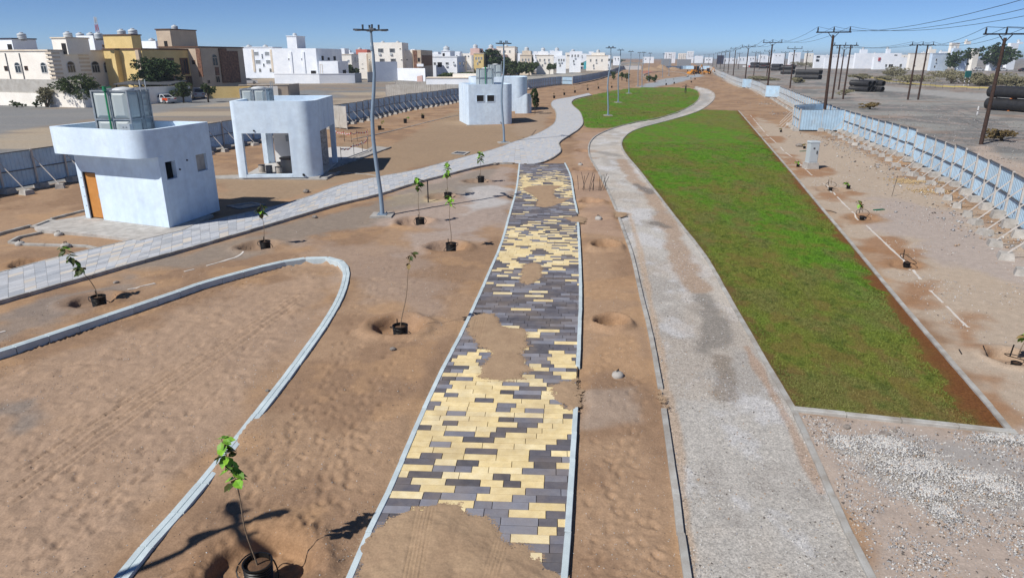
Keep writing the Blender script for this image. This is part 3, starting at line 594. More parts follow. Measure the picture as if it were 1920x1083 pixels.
st = [mat('stone_pale', S(204, 203, 200, .88), rough=.9, spec=.2), mat('stone_grey', S(168, 168, 170, .8), rough=.9, spec=.2), mat('stone_tan', S(190, 164, 140), rough=.9, spec=.2), mat('stone_dark', S(112, 106, 102), rough=.9, spec=.2)]
def scatter(poly, n, rmin, rmax, label, ymax=60, dens=None, wts=(4, 4, 1, 1), lift=0.0, name='loose_stones', px=True, ymin=5.5):
    P = Gs(poly) if px else poly; A = np.array(P); y0, y1 = max(A[:, 1].min(), ymin), min(A[:, 1].max(), ymax)
    u = RNG.random(n * 6); y = 1 / (1 / y0 + (1 / y1 - 1 / y0) * u); x = RNG.uniform(A[:, 0].min(), A[:, 0].max(), n * 6); k = sdist(P, x, y) > .03
    if dens is not None: k &= RNG.random(len(x)) < dens(x, y)
    x, y = x[k][:n], y[k][:n]; r = rmin + (rmax - rmin) * RNG.random(len(x)) ** 3; r = r * (1 + y * .012)
    z = np.array([gz(a, b) for a, b in zip(x, y)]) + r * .15 + lift
    mi = RNG.choice(4, len(x), p=np.array(wts) / sum(wts)); return stones(name, x, y, z, r, st, mi, kind='stuff', label=label, cat='gravel')
scatter(gravel_poly, 42000, .006, .024, 'pale loose gravel strewn over the gravel path', 45, px=False, dens=lambda x, y: .25 + .75 * sstep(.4, .62, fbm(x * 1.1 + 4, y * .8, 91, 4)))
scatter([(1500, 775), (1890, 820), (1980, 800), (2150, 1330), (1780, 1330), (1640, 1083)], 16000, .008, .03, 'loose stones on the bare earth below the long lawn', dens=lambda x, y: .1 + .9 * sstep(.45, .6, fbm(x * 1.3, y * 1.3, 66, 4)), wts=(4, 6, 2, 2))
open_ = [(-300, 1330), (-300, 640), (240, 520), (700, 390), (950, 320), (960, 380), (870, 590), (690, 1000), (560, 1330)]
scatter(open_, 15000, .004, .017, 'scattered pebbles on the sand between kerb ring and paved path', dens=lambda x, y: .12 + .9 * sstep(.5, .66, fbm(x * .8, y * .8, 67, 4)), wts=(2, 2, 6, 3))
scatter([(1092, 430), (1180, 430), (1290, 1083), (1320, 1330), (1050, 1330), (1085, 700)], 2200, .004, .014, 'scattered pebbles on the sand strip between the two paths', wts=(4, 2, 4, 1))
scatter([(1440, 265), (1600, 270), (1960, 450), (2200, 760), (1930, 800), (1600, 440)], 6000, .008, .03, 'scattered stones between the lawn and the blue fence', 75, dens=lambda x, y: .08 + .92 * sstep(.5, .64, fbm(x * .5, y * .5, 68, 4)), wts=(5, 3, 3, 1))
scatter([(1600, 245), (1960, 380), (2000, 250), (1700, 190)], 6000, .012, .04, 'stones strewn on the grey plain behind the blue fence', 140, wts=(1, 4, 2, 4))
# heap of crushed stone right of the gravel path
hx = []; R_ = random.Random(2)
lobes = [(G(1660, 845), .75, .55, .2), (G(1720, 885), .9, .5, .14), (G(1830, 910), .8, .42, .2), (G(1870, 925), .55, .4, .16), (G(1590, 835), .4, .4, .08), (G(1885, 825), .7, .25, .06), (G(1740, 925), .5, .4, .08), (G(1770, 960), .3, .3, .05)]
xs, ys, zs, rs = [], [], [], []
for (x0, y0), a, b, hh in lobes:
    n = int(15000 * a * b) + 400; r = np.abs(RNG.normal(0, .62, n)); an = RNG.uniform(0, 6.28, n); x = x0 + a * r * np.cos(an); y = y0 + b * r * np.sin(an)
    z = hh * np.clip(1 - r * r, 0, 1) + np.array([gz(p, q) for p, q in zip(x, y)]); xs.append(x); ys.append(y); zs.append(z + .004); rs.append(.007 + .022 * RNG.random(n) ** 2.5)
xs, ys, zs, rs = map(np.concatenate, (xs, ys, zs, rs))
stones('gravel_heap', xs, ys, zs, rs, st, RNG.choice(4, len(xs), p=[.52, .36, .07, .05]), kind='stuff', label='low heap of pale crushed stone dumped beside the gravel path', cat='gravel heap', flat=.8)
hb = MB()
for (x0, y0), a, b, hh in lobes:
    prof = [(1.0 * k / 6, hh * (1 - (k / 6) ** 2)) for k in range(6, -1, -1)]
    i0 = len(hb.v); hb.lathe([(max(r, .001), z) for r, z in prof], 20)
    for j in range(i0, len(hb.v)): vx, vy, vz = hb.v[j]; X0 = x0 + vx * a; Y0 = y0 + vy * b; hb.v[j] = (X0, Y0, vz - .01 + (gz(X0, Y0) if vz < hh * .5 else 0))
hb.build('gravel_mound', mat('heap_grit', S(190, 186, 180, .85), S(166, 158, 150, .85), scale=8, rough=.95, bump=.9, bscale=60, fine=.2), smooth=60, kind='stuff', label='grey grit lying under the crushed stone heap', cat='gravel heap')
# ------------------------------------------------------------------ shared materials for the built things
M = {}
M['white'] = mat('white_paint', S(214, 231, 245, 1), S(196, 215, 234, 1), scale=1.1, zs=.18, rough=.8, bump=.1, bscale=14, fine=.05, fscale=3, dust=.16, dcol=S(150, 150, 158), dscale=2.2, lo=.4, hi=.7)
M['white2'] = mat('white_plaster', S(232, 232, 230, 1), S(218, 217, 214, 1), scale=.5, rough=.85, fine=.03, fscale=4)
M['bwhite'] = mat('bright_white_plaster', S(244, 248, 253, 1.02), S(232, 238, 246, 1.0), scale=.4, rough=.85, fine=.03, fscale=4)
M['cream'] = mat('cream_plaster', S(226, 214, 196, 1.0), S(212, 199, 180, 1.0), scale=.5, rough=.85, fine=.04, fscale=3)
M['cream2'] = mat('pale_cream_plaster', S(247, 243, 234, 1.0), S(238, 232, 222, 1.0), scale=.5, rough=.85, fine=.03, fscale=3)
M['yellow'] = mat('yellow_plaster', S(226, 200, 140, 1.0), S(214, 188, 128, 1.0), scale=.5, rough=.85, fine=.04, fscale=3)
M['tan'] = mat('tan_plaster', S(200, 182, 160, 1.0), S(186, 168, 148, 1.0), scale=.5, rough=.85, fine=.04, fscale=3)
M['pink'] = mat('pink_plaster', S(222, 190, 182, 1.0), S(208, 178, 170, 1.0), scale=.5, rough=.85, fine=.03, fscale=3)
M['red'] = mat('red_plaster', S(206, 120, 104, 1.0), S(190, 108, 94, 1.0), scale=.5, rough=.85, fine=.03, fscale=3)
M['paleblue'] = mat('pale_blue_plaster', S(206, 222, 238, 1.0), S(192, 210, 230, 1.0), scale=.5, rough=.85, fine=.03, fscale=3)
M['brownwall'] = mat('brown_plaster', S(150, 106, 70), S(132, 92, 62), scale=.8, rough=.85, fine=.04, fscale=3)
M['stonewall'] = mat('stone_cladding', S(160, 118, 96), S(110, 78, 64), scale=2.2, rough=.9, bump=.5, bscale=4, fine=.2, fscale=3)
M['trim'] = mat('dark_brown_trim', S(110, 80, 62), rough=.8, fine=.05)
M['bluetrim'] = mat('dark_blue_trim', S(50, 52, 78), rough=.8)
M['glass'] = mat('window_glass', S(40, 48, 58), rough=.12, spec=.6)
M['dark'] = mat('dark_opening', S(34, 32, 34), rough=.9)
M['frame'] = mat('window_frame', S(222, 224, 224), rough=.6)
M['brownframe'] = mat('brown_window_frame', S(118, 82, 60), rough=.7)
M['roof'] = mat('roof_screed', S(196, 188, 176), S(176, 168, 158), scale=.6, rough=.95)
M['tank'] = mat('white_plastic_tank', S(228, 234, 238), S(212, 220, 226), scale=2, rough=.5)
M['panel'] = mat('blue_sheet_metal', S(186, 216, 238, .92), S(172, 204, 228, .92), scale=1.2, rough=.5, spec=.5, rnd=.1, fine=.04, fscale=6, dust=.3, dcol=S(170, 160, 150), dscale=1.6)
M['post'] = mat('cream_painted_steel', S(226, 220, 214), S(206, 198, 190), scale=3, rough=.6, rnd=.04)
M['rail'] = mat('grey_steel', S(120, 124, 130), S(98, 102, 108), scale=5, rough=.5, metal=.3)
M['conc'] = mat('rough_concrete', S(192, 188, 182, .85), S(162, 158, 152, .85), scale=3, rough=.95, bump=.4, bscale=30, rnd=.08, fine=.08)
M['galv'] = mat('galvanised_steel', S(178, 184, 188, .85), S(150, 156, 162, .85), scale=6, rough=.5, metal=.3)
M['lamp'] = mat('pale_blue_grey_paint', S(150, 172, 192), S(140, 160, 180), scale=3, rough=.45, spec=.5)
M['lamphead'] = mat('lamp_head_metal', S(92, 98, 106), rough=.5, metal=.4)
M['lens'] = mat('lamp_lens', S(196, 196, 190), rough=.3)
M['wood'] = mat('power_pole_wood', S(84, 62, 52), S(62, 46, 40), scale=5, rough=.85, bump=.3, bscale=20)
M['steel'] = mat('dark_steel', S(60, 58, 60), rough=.6, metal=.4)
M['insul'] = mat('insulator', S(52, 50, 54), rough=.4)
M['wire'] = mat('wire', S(56, 58, 62), rough=.6)
M['pipe'] = mat('black_plastic_pipe', S(46, 46, 48), S(58, 58, 60), scale=2, rough=.5, rnd=.1)
M['pot'] = mat('black_plastic_pot', S(24, 24, 25), S(34, 34, 34), scale=12, rough=.45)
M['soil'] = mat('potting_soil', S(120, 90, 66), S(92, 70, 54), scale=20, rough=.95, bump=.5)
M['stem'] = mat('young_bark', S(150, 130, 108), S(112, 96, 80), scale=20, rough=.85)
M['leaf'] = mat('leaf_green', S(140, 188, 58, .85), S(96, 146, 46, .85), scale=9, rough=.5, spec=.4, rnd=.25)
M['leafdark'] = mat('leaf_dark_green', S(62, 92, 44), S(92, 92, 50), scale=9, rough=.6, spec=.3, rnd=.25)
M['leafdry'] = mat('leaf_dry', S(150, 126, 76), S(110, 96, 60), scale=9, rough=.7, rnd=.2)
M['hose'] = mat('black_hose', S(30, 30, 32), rough=.5)
M['bark'] = mat('bark', S(104, 88, 72), S(74, 62, 52), scale=8, rough=.95, bump=.5, bscale=20)
M['tree'] = mat('tree_leaves', S(76, 98, 54), S(52, 72, 40), scale=1.5, rough=.7, spec=.2, fine=.25, fscale=9)
M['shrub'] = mat('shrub_leaves', S(164, 158, 128), S(138, 134, 106), scale=1.2, rough=.8, spec=.15, fine=.25, fscale=9)
M['bush'] = mat('bush_leaves', S(100, 116, 72), S(76, 92, 56), scale=1.2, rough=.8, spec=.15, fine=.25, fscale=9)
M['orangewood'] = mat('orange_door', S(226, 158, 84), S(214, 146, 74), scale=4, rough=.6)
M['rock'] = mat('rock', S(166, 158, 150), S(128, 120, 114), scale=8, rough=.95, bump=.6, bscale=20, rnd=.15)
M['tyre'] = mat('tyre', S(30, 30, 30), rough=.8)
M['rim'] = mat('wheel_rim', S(170, 172, 176), rough=.35, metal=.6)
def plain(name, r, g, b, rough=.6, **k):
    if name not in M: M[name] = mat(name, S(r, g, b), rough=rough, **k)
    return M[name]
plain('carwhite', 226, 228, 230, .3); plain('carorange', 226, 84, 34, .35); plain('cardark', 40, 44, 52, .3); plain('carred', 130, 30, 38, .3); plain('carblue', 34, 48, 104, .3)
plain('excavator', 224, 150, 40, .5); plain('redplastic', 206, 60, 60, .5); plain('whiteplastic', 232, 232, 232, .5); plain('greensign', 40, 150, 140, .5); plain('greenpipe', 40, 150, 100, .5); plain('cyan', 84, 200, 214, .5); plain('lime', 226, 220, 212, .95); plain('skin', 120, 82, 62, .7); plain('yellowtape', 214, 196, 120, .6); plain('headlight', 220, 224, 228, .2); plain('taillight', 170, 30, 30, .3); plain('tablemosaic', 150, 140, 128, .5)
# ------------------------------------------------------------------ fences: each panel, post, brace and footing a part
def panelmesh():
    m = MB(); n = 8; xs = []
    for i in range(n):
        a = i / n; xs += [(a, 0), (a + .62 / n, 0), (a + .70 / n, .5), (a + .92 / n, .5)]
    xs.append((1, 0)); th = .006; k = len(xs)
    for side in (0, 1):
        for x, d in xs: m.v.append((x - .5, d * .045 - side * th, 0)); m.v.append((x - .5, d * .045 - side * th, 1))
    for i in range(k - 1):
        a = 2 * i; m.f.append((a, a + 1, a + 3, a + 2)); m.m.append(0); b = 2 * k + a; m.f.append((b, b + 2, b + 3, b + 1)); m.m.append(0)
    return m.mesh('panel', M['panel'])
PANEL = panelmesh(); POST = MB().box(-.5, -.5, 0, .5, .5, 1).mesh('post', M['post']); RAIL = MB().box(-.5, -.5, -.5, .5, .5, .5).mesh('rail', M['rail'])
FOOT = MB(); FOOT.hexa([(-.5, -.5, 0), (.5, -.5, 0), (.5, .5, 0), (-.5, .5, 0)], [(-.36, -.38, 1), (.4, -.4, 1), (.36, .4, 1), (-.4, .38, 1)]); FOOT = FOOT.mesh('footing', M['conc'])
BRACE = MB().box(-.5, -.5, 0, .5, .5, 1).mesh('brace', M['post'])
def fence(pts, label, side, step=2.0, height=2.1, lod=0, group=None):
    P = resample(pts, step); root = empty('site_fence', (P[0].x, P[0].y, 0), label=label, cat='fence', group=group); root.location = (0, 0, 0)
    R = random.Random(len(P))
    for i, (a, b) in enumerate(zip(P, P[1:])):
        d = b - a; L = d.length; an = math.atan2(d.y, d.x); c = (a + b) / 2; n = Vector((-d.y, d.x)).normalized() * side; z = gz(c.x, c.y)
        dz = R.uniform(-.035, .035)
        add('panel', PANEL, root, (c.x, c.y, z + .16 + dz), an + (0 if side > 0 else 0), (L - .05, 1 if side < 0 else -1, height - .16))
        for k, zz in enumerate((.2, height * .52, height)):
            add('rail', RAIL, root, (c.x + n.x * .045, c.y + n.y * .045, z + zz + dz), an, (L - .1, .05, .05))
        q = a; add('post', POST, root, (q.x + n.x * .05, q.y + n.y * .05, z + .0), an, (.1, .08, height + .06))
        if lod < 2:
            s0 = R.uniform(.85, 1.1); f = q + n * .25
            add('footing', FOOT, root, (f.x, f.y, z - .05), an + R.gauss(0, .15), (.62 * s0, .7 * s0, .34 + R.uniform(-.04, .05)))
            e = q + n * 1.5 + d.normalized() * R.uniform(-.15, .15); top = Vector((q.x + n.x * .1, q.y + n.y * .1, z + height * .82)); bot = Vector((e.x, e.y, gz(e.x, e.y) + .2)); v = top - bot
            o = add('brace', BRACE, root, bot, 0, (.045, .045, v.length) if side > 0 else (.04, .04, v.length)); o.rotation_euler = v.to_track_quat('Z', 'Y').to_euler()
            if lod < 1: add('footing', FOOT, root, (e.x, e.y, gz(e.x, e.y) - .06), an + R.gauss(0, .3), (.55 * s0, .5 * s0, .3))
    q = P[-1]; add('post', POST, root, (q.x, q.y, gz(q.x, q.y)), 0, (.1, .09, height + .06)); return root
gA, gB, gC = G(1580, 247), G(1497, 246), G(1460.5, 184.4)
fence(Gs([(2060, 560), (1985, 500), (1920, 440), (1890, 414), (1825, 368), (1752, 326), (1675, 290), (1620, 264)]) + [gA], 'pale blue sheet fence on white posts running beside the electric cabinet', 1)
fence([gA, gB], 'short blue sheet fence section standing out across the fence line around a power pole', -1, step=2.2)
back = (gB[0] + 1.7, gB[1] + 6.0); gE = G(1543, 230)
fence([gB, back, gE], 'blue fence return behind the power pole enclosure', 1, lod=1)
fence([gA] + Gs([(1540, 228.6), (1516, 214.4), (1494, 202.8), (1474.5, 192)]) + [gC], 'pale blue sheet fence between the first two power pole enclosures', 1, lod=0)
fence([gC, G(1434, 183)], 'blue fence section facing the lawn at the second power pole', -1, lod=1)
fence(Gs([(1436, 181), (1424, 173), (1408, 166.3)]), 'pale blue sheet fence between the second and third power pole', 1, lod=1)
fence(Gs([(1408, 166), (1391, 164.5)]), 'blue fence section facing the lawn at the third power pole', -1, lod=1)
fence(Gs([(1391, 164.5), (1380, 160), (1362, 151)]), 'white backed fence stretch behind the third power pole', 1, lod=1)
fence(Gs([(1362, 151), (1351, 145), (1340, 137.5), (1330, 131)]), 'distant blue fence stretch along the power line towards the excavators', 1, step=3, lod=2)
fence(Gs([(1330, 131), (1283, 130), (1240, 131)]), 'distant blue fence closing the far end of the site', -1, step=4, lod=2)
fence(Gs([(-140, 390), (20, 360), (80, 349), (137, 338), (270, 308), (418, 278), (476, 267), (560, 248), (640, 232)]), 'blue sheet fence on cream posts behind the kiosk and the open pavilion', -1)
fence(Gs([(640, 232), (677, 225), (706, 217.5), (744, 209), (779, 203), (819, 196.7), (861, 189), (872, 187)]), 'blue sheet fence with black footings between the pavilion and the round cornered kiosk', -1)
fence(Gs([(989, 167), (1020, 162.5), (1054, 158.7)]), 'blue sheet fence behind the curved white screen wall', -1, lod=1)
fence(Gs([(1073, 159), (1100, 154), (1123, 148.7), (1144, 140), (1160, 134), (1179, 129)]), 'distant blue sheet fence beyond the lamp posts on the rounded lawn', -1, step=2.5, lod=2)
fence(Gs([(1054, 159.5), (1073, 160)]), 'pale gate panels in the distant blue fence', -1, step=2.5, lod=2)
fence(Gs([(876, 187), (930, 178), (989, 168)]), 'blue fence stretch hidden partly by the round cornered kiosk', -1, step=2.2, lod=2)
# gate leaf standing by itself and white hoardings further back
def hoarding(pts, label, h=2.1, step=1.9):
    P = resample(pts, step); root = empty('hoarding', label=label, cat='hoarding')
    for a, b in zip(P, P[1:]):
        d = b - a; an = math.atan2(d.y, d.x); c = (a + b) / 2; z = gz(c.x, c.y); o = add('panel', WPANEL, root, (c.x, c.y, z + .1), an, (d.length - .03, -1, h - .1))
        add('post', POST, root, (a.x, a.y, z), an, (.07, .07, h + .05))
    q = P[-1]; add('post', POST, root, (q.x, q.y, gz(q.x, q.y)), 0, (.07, .07, h + .05))
WPANEL = PANEL.copy(); WPANEL.materials[0] = mat('cream_sheet_metal', S(226, 222, 214), S(206, 200, 190), scale=1.5, rough=.6, rnd=.03)
hoarding(Gs([(625, 240), (651, 243)]), 'cream ribbed gate leaf standing beside the open pavilion', 2.3, 1.1)
hoarding(Gs([(724, 182), (800, 181.5), (862, 181)]), 'low cream hoarding in the vacant lot behind the blue fence', 2.2, 3)
hoarding(Gs([(742, 167), (808, 166.5)]), 'dark topped far hoarding beside the site cabin', 1.6, 3)
# ------------------------------------------------------------------ white kiosks
def fillet(poly, rad, n=8):
    out = []; N = len(poly)
    for i, p in enumerate(poly):
        r = rad[i]; p = Vector(p); a = Vector(poly[i - 1]); b = Vector(poly[(i + 1) % N])
        if r <= 0: out.append(tuple(p)); continue
        u, v = (a - p).normalized(), (b - p).normalized(); ang = u.angle(v); t = r / math.tan(ang / 2); c = p + (u + v).normalized() * r / math.sin(ang / 2)
        s_ = p + u * t - c; e = p + v * t - c; a0 = math.atan2(s_.y, s_.x); a1 = math.atan2(e.y, e.x); da = (a1 - a0 + math.pi) % (2 * math.pi) - math.pi
        for k in range(n + 1): out.append((c.x + r * math.cos(a0 + da * k / n), c.y + r * math.sin(a0 + da * k / n)))
    return out
def inset(poly, d):
    N = len(poly); out = []
    for i in range(N):
        a, p, b = Vector(poly[i - 1]), Vector(poly[i]), Vector(poly[(i + 1) % N]); u = (p - a).normalized(); v = (b - p).normalized(); n = Vector((-(u + v).y, (u + v).x)).normalized(); k = max(.3, n.dot(Vector((-u.y, u.x)))); out.append(tuple(p + n * d / k))
    return out
def ringwall(m, poly, th, z0, z1, mi=0):     # closed wall of a given thickness round a counter-clockwise outline
    q = inset(poly, th); n = len(poly); i = len(m.v)
    m.v += [(x, y, z0) for x, y in poly] + [(x, y, z1) for x, y in poly] + [(x, y, z0) for x, y in q] + [(x, y, z1) for x, y in q]
    for j in range(n):
        k = (j + 1) % n
        for f in ((i + j, i + k, i + n + k, i + n + j), (i + 2 * n + k, i + 2 * n + j, i + 3 * n + j, i + 3 * n + k), (i + n + j, i + n + k, i + 3 * n + k, i + 3 * n + j), (i + k, i + j, i + 2 * n + j, i + 2 * n + k)): m.f.append(f); m.m.append(mi)
def lin(o, a, b, s_, t): return (o[0] + a[0] * s_ + b[0] * t, o[1] + a[1] * s_ + b[1] * t)
kB = G(318, 427, .12); wv = (math.cos(math.radians(78.4)), math.sin(math.radians(78.4))); uv = (-wv[1], wv[0])
kp = lambda a, b: (a * 1.0, b)
kio = empty('kiosk', (*kB, .12), math.atan2(-uv[1], -uv[0]), label='white kiosk with overhanging rounded parapet and an orange door', cat='kiosk')
# local axes: -x runs along the front to the left, +y runs back
def loc2(p): dx, dy = p[0] - kB[0], p[1] - kB[1]; return (-(dx * uv[0] + dy * uv[1]), dx * wv[0] + dy * wv[1])
fl_ = (-5.3, .2); af = loc2(G(195, 412, .12))
par = fillet([(fl_[0], fl_[1]), (.004, -.8), (.004, 3.66), (fl_[0] + .15, 3.66)], [.25, .75, .12, .12]); 
m = MB(); ringwall(m, par, .2, 2.98, 4.1); m.build('parapet', M['white'], kio, smooth=40)
m = MB(); m.prism(inset(par, .19), 2.97, 3.1); m.build('roof', M['white'], kio)
def wall(m, a, b, z0, z1, th=.2, side=1):
    a, b = Vector(a), Vector(b); n = Vector((-(b - a).y, (b - a).x)).normalized() * th * side; c = [a, b, b + n, a + n]
    if side < 0: c = c[::-1]
    m.hexa([(p.x, p.y, z0) for p in c], [(p.x, p.y, z1) for p in c])
fd = Vector((af[0], af[1])).normalized(); fn = Vector((-fd.y, fd.x)); fn = fn if fn.y > 0 else -fn; fp = lambda t, d=0.0: tuple(fd * t + fn * d); LA = math.hypot(*af)
m = MB()
wall(m, fp(LA), (0, 0), 0, 2.98); wall(m, fp(LA + 1.14), fp(LA + .86), 0, 2.98); wall(m, fp(LA + .86), fp(LA), 2.1, 2.98); wall(m, (0, 3.6), (-4.9, 3.6), 0, 2.98); wall(m, (-4.9, 3.4), fp(LA + 1.14, .2), 0, 2.98)
y0, y1, y2, y3 = .35, 1.0, 2.4, 3.15      # side wall with one open and one blocked square opening
for a, b, z0, z1 in (((0, .2), (0, y0), 0, 2.98), ((0, y0), (0, y1), 0, 1.98), ((0, y0), (0, y1), 2.72, 2.98), ((0, y1), (0, y2), 0, 2.98), ((0, y2), (0, y3), 0, 2.0), ((0, y2), (0, y3), 2.75, 2.98), ((0, y3), (0, 3.42), 0, 2.98)): wall(m, a, b, z0, z1)
m.build('wall', M['white'], kio)
MB().box(-.17, y2 - .01, 1.98, -.12, y3 + .01, 2.77).build('blocked_opening', M['conc'], kio, label='rough grey blocked square opening')
def slab(m, t0, t1, d0, d1, z0, z1): c = [fp(t1, d0), fp(t0, d0), fp(t0, d1), fp(t1, d1)]; m.hexa([(*p_, z0) for p_ in c], [(*p_, z1) for p_ in c]); return m
d = slab(MB(), LA + .03, LA + .83, .12, .17, .04, 2.05).build('door', M['orangewood'], kio, label='plain orange door')
slab(MB(), LA + .1, LA + .16, .08, .12, .95, 1.12).build('handle', M['galv'], d)
m = slab(MB(), LA, LA + .03, .06, .18, 0, 2.1); slab(m, LA + .83, LA + .86, .06, .18, 0, 2.1); slab(m, LA + .03, LA + .83, .06, .18, 2.05, 2.1); m.build('door_frame', M['steel'], kio)
MB().prism([fp(LA + 1.0, .25), (-.2, .2), (-.2, 3.4), (-4.7, 3.4)], .002, .05).build('floor', M['conc'], kio)
for x_, z_ in ((.0, 2.62), (.0, 2.3)): MB().tube([(-.02, 1.75 if z_ > 2.5 else 1.2, z_), (.05, 1.75 if z_ > 2.5 else 1.2, z_)], .035, 8).build('pipe_stub', M['dark'], kio)
for k_ in range(4): slab(MB(), LA + .92, LA + .95, -.012, .02, .55 + .42 * k_, .59 + .42 * k_).build('fixing', M['dark'], kio)
# concrete apron
m = MB(); m.prism([(x, y) for x, y in Gs([(64, 426), (74, 431), (178, 439), (262, 450), (345, 430), (400, 402), (330, 392), (166, 403), (100, 413)], .12)], -.1, .115); m.build('concrete_apron', M['conc'], kind='structure', label='bare concrete apron in front of the kiosk with the orange door')
def sectank(loc, rz, lx, ly, lz, label, green=True):
    t = empty('water_tank', loc, rz, label=label, cat='water tank', group='sectional water tanks on the white kiosks'); pm_ = plain('tankpanel', 196, 206, 206, .5)
    nx, ny, nz = 2, 2, 2
    def pan(c, a, b, n):                # one pressed panel with a raised pyramid face
        m = MB(); C0, A, B, N_ = Vector(c), Vector(a), Vector(b), Vector(n); g = .92
        o = [C0 - A * g - B * g, C0 + A * g - B * g, C0 + A * g + B * g, C0 - A * g + B * g]; i_ = [C0 - A * .5 - B * .72 + N_ * .06, C0 + A * .5 - B * .72 + N_ * .06, C0 + A * .5 + B * .72 + N_ * .06, C0 - A * .5 + B * .72 + N_ * .06]
        for k in range(4): m.quad(o[k], o[(k + 1) % 4], i_[(k + 1) % 4], i_[k])
        m.quad(*i_); m.build('panel', pm_, t)
    for k in range(nz):
        hz = lz / nz / 2; z = lz * (k + .5) / nz
        for j in range(nx):
            x = -lx / 2 + lx * (j + .5) / nx; pan((x, -ly / 2, z), (lx / nx / 2, 0, 0), (0, 0, hz), (0, -1, 0)); pan((x, ly / 2, z), (-lx / nx / 2, 0, 0), (0, 0, hz), (0, 1, 0))
        for j in range(ny):
            y = -ly / 2 + ly * (j + .5) / ny; pan((lx / 2, y, z), (0, ly / ny / 2, 0), (0, 0, hz), (1, 0, 0)); pan((-lx / 2, y, z), (0, -ly / ny / 2, 0), (0, 0, hz), (-1, 0, 0))
    MB().box(-lx / 2 + .03, -ly / 2 + .03, .0, lx / 2 - .03, ly / 2 - .03, lz).build('shell', M['galv'], t)
    for sx in (-1, 0, 1):
        for sy in (-1, 0, 1):
            if sx or sy: MB().box(sx * (lx / 2 + .02) - .035, sy * (ly / 2 + .02) - .035, 0, sx * (lx / 2 + .02) + .035, sy * (ly / 2 + .02) + .035, lz + .03).build('frame_post', M['galv'], t)
    m = MB()
    for z in (.02, lz * .5, lz):
        for s_ in (-1, 1): m.bar((-lx / 2, s_ * (ly / 2 + .03), z), (lx / 2, s_ * (ly / 2 + .03), z), .06); m.bar((s_ * (lx / 2 + .03), -ly / 2, z), (s_ * (lx / 2 + .03), ly / 2, z), .06)
    m.build('frame_rail', M['galv'], t)
    MB().lathe([(.45, 0), (.44, .05), (.3, .11), (.001, .15)], 20).build('lid', plain('tanklid', 222, 226, 228, .5), t, smooth=60, loc=(.1, .1, lz))
    m = MB(); x = lx / 2 + .12
    for y in (.1, .5): m.bar((x, y, 0), (x, y, lz + .45), .035)
    for k in range(8): m.bar((x, .1, .25 + k * .25), (x, .5, .25 + k * .25), .025)
    m.build('ladder', M['galv'], t)
    if green: MB().tube([(-.1, -ly / 2 - .12, .0), (-.1, -ly / 2 - .12, lz + .12), (-.1, -ly / 2 + .3, lz + .14)], .035, 8).tube([(-.1, -ly / 2 - .12, lz), (-.1, -ly / 2 - .12, lz + .2)], .08, 8).build('green_pipe', M['greenpipe'], t, smooth=50)
    return t
tc = G(232, 238, 3.0)
ta = math.radians(-6)
sectank((-17.45, 31.6, 3.22), ta, 1.6, 1.5, 2.4, 'panelled water tank with green pipe on the kiosk with the orange door')
cb = empty('control_box', (-16.75, 30.35, 3.22), ta, label='grey push button control box in front of the panelled water tank', cat='control box')
MB().box(-.22, -.1, .55, .22, .1, 1.05).build('box', plain('ctrlgrey', 196, 204, 208, .5), cb)
MB().bar((-.12, 0, 0), (-.12, 0, .55), .06).bar((.12, 0, 0), (.12, 0, .55), .06).build('stand', M['galv'], cb)
for i in range(3):
    for j in range(2): MB().lathe([(.02, 0), (.018, .02), (.001, .022)], 8).build('button', plain('btnred', 190, 40, 40) if (i, j) == (0, 0) else M['steel'], cb, loc=(-.08 + j * .14, -.1, .66 + i * .13)).rotation_euler = (math.pi / 2, 0, 0)
# ---- open pavilion
pB = G(600, 331, .15); PW = math.radians(94); pav = empty('pavilion', (*pB, 0), PW - math.pi / 2, label='open white pavilion with a rounded corner and a table inside', cat='pavilion')
W_, D_, HT, LZ = 4.9, 6.5, 4.58, 2.74
out = fillet([(-W_, 0), (0, 0), (0, D_), (-W_, D_)], [.35, 1.0, .2, .2], 10)
m = MB(); ringwall(m, out, .3, LZ, HT); m.build('parapet', M['white'], pav, smooth=40); m = MB(); m.prism(inset(out, .29), LZ + .01, LZ + .25); m.build('roof', M['white'], pav)
MB().tube([(-3.6, -.05, 2.9), (-3.6, .05, 2.9)], .05, 8).build('pipe_stub', M['dark'], pav); MB().tube([(-.95, -.12, .3), (-.95, .1, .2)], .07, 8).build('spout', M['dark'], pav)
def clipring(x0, x1, y0, y1):           # the part of the wall ring that falls inside a rectangle
    import bmesh
    m = MB(); ringwall(m, out, .3, .12, LZ + .002); me = m.mesh('pier', M['white']); bm = bmesh.new(); bm.from_mesh(me)
    for co_, no in (((x0, 0, 0), (-1, 0, 0)), ((x1, 0, 0), (1, 0, 0)), ((0, y0, 0), (0, -1, 0)), ((0, y1, 0), (0, 1, 0))):
        g = bmesh.ops.bisect_plane(bm, geom=bm.verts[:] + bm.edges[:] + bm.faces[:], plane_co=co_, plane_no=no, clear_outer=True)
        bmesh.ops.holes_fill(bm, edges=[e for e in bm.edges if e.is_boundary])
    bmesh.ops.recalc_face_normals(bm, faces=bm.faces); bm.to_mesh(me); bm.free(); me.shade_smooth(); me.set_sharp_from_angle(angle=math.radians(40)); add('pier', me, pav)
clipring(-W_ - 1, -W_ + .55, -1, .9); clipring(-1.62, 1, -1, 1.15); clipring(-.35, 1, D_ - .45, D_ + 1); clipring(-W_ - 1, -W_ + .6, D_ - .6, D_ + 1)
MB().box(-W_ + .56, 0.002, .12, -1.63, .28, .3).build('sill', M['white'], pav)
MB().box(-W_ + .1, .05, .0, -.06, D_ + .4, .13).build('floor', mat('pale_terrazzo', S(216, 214, 210), S(200, 198, 194), scale=4, rough=.6), pav)
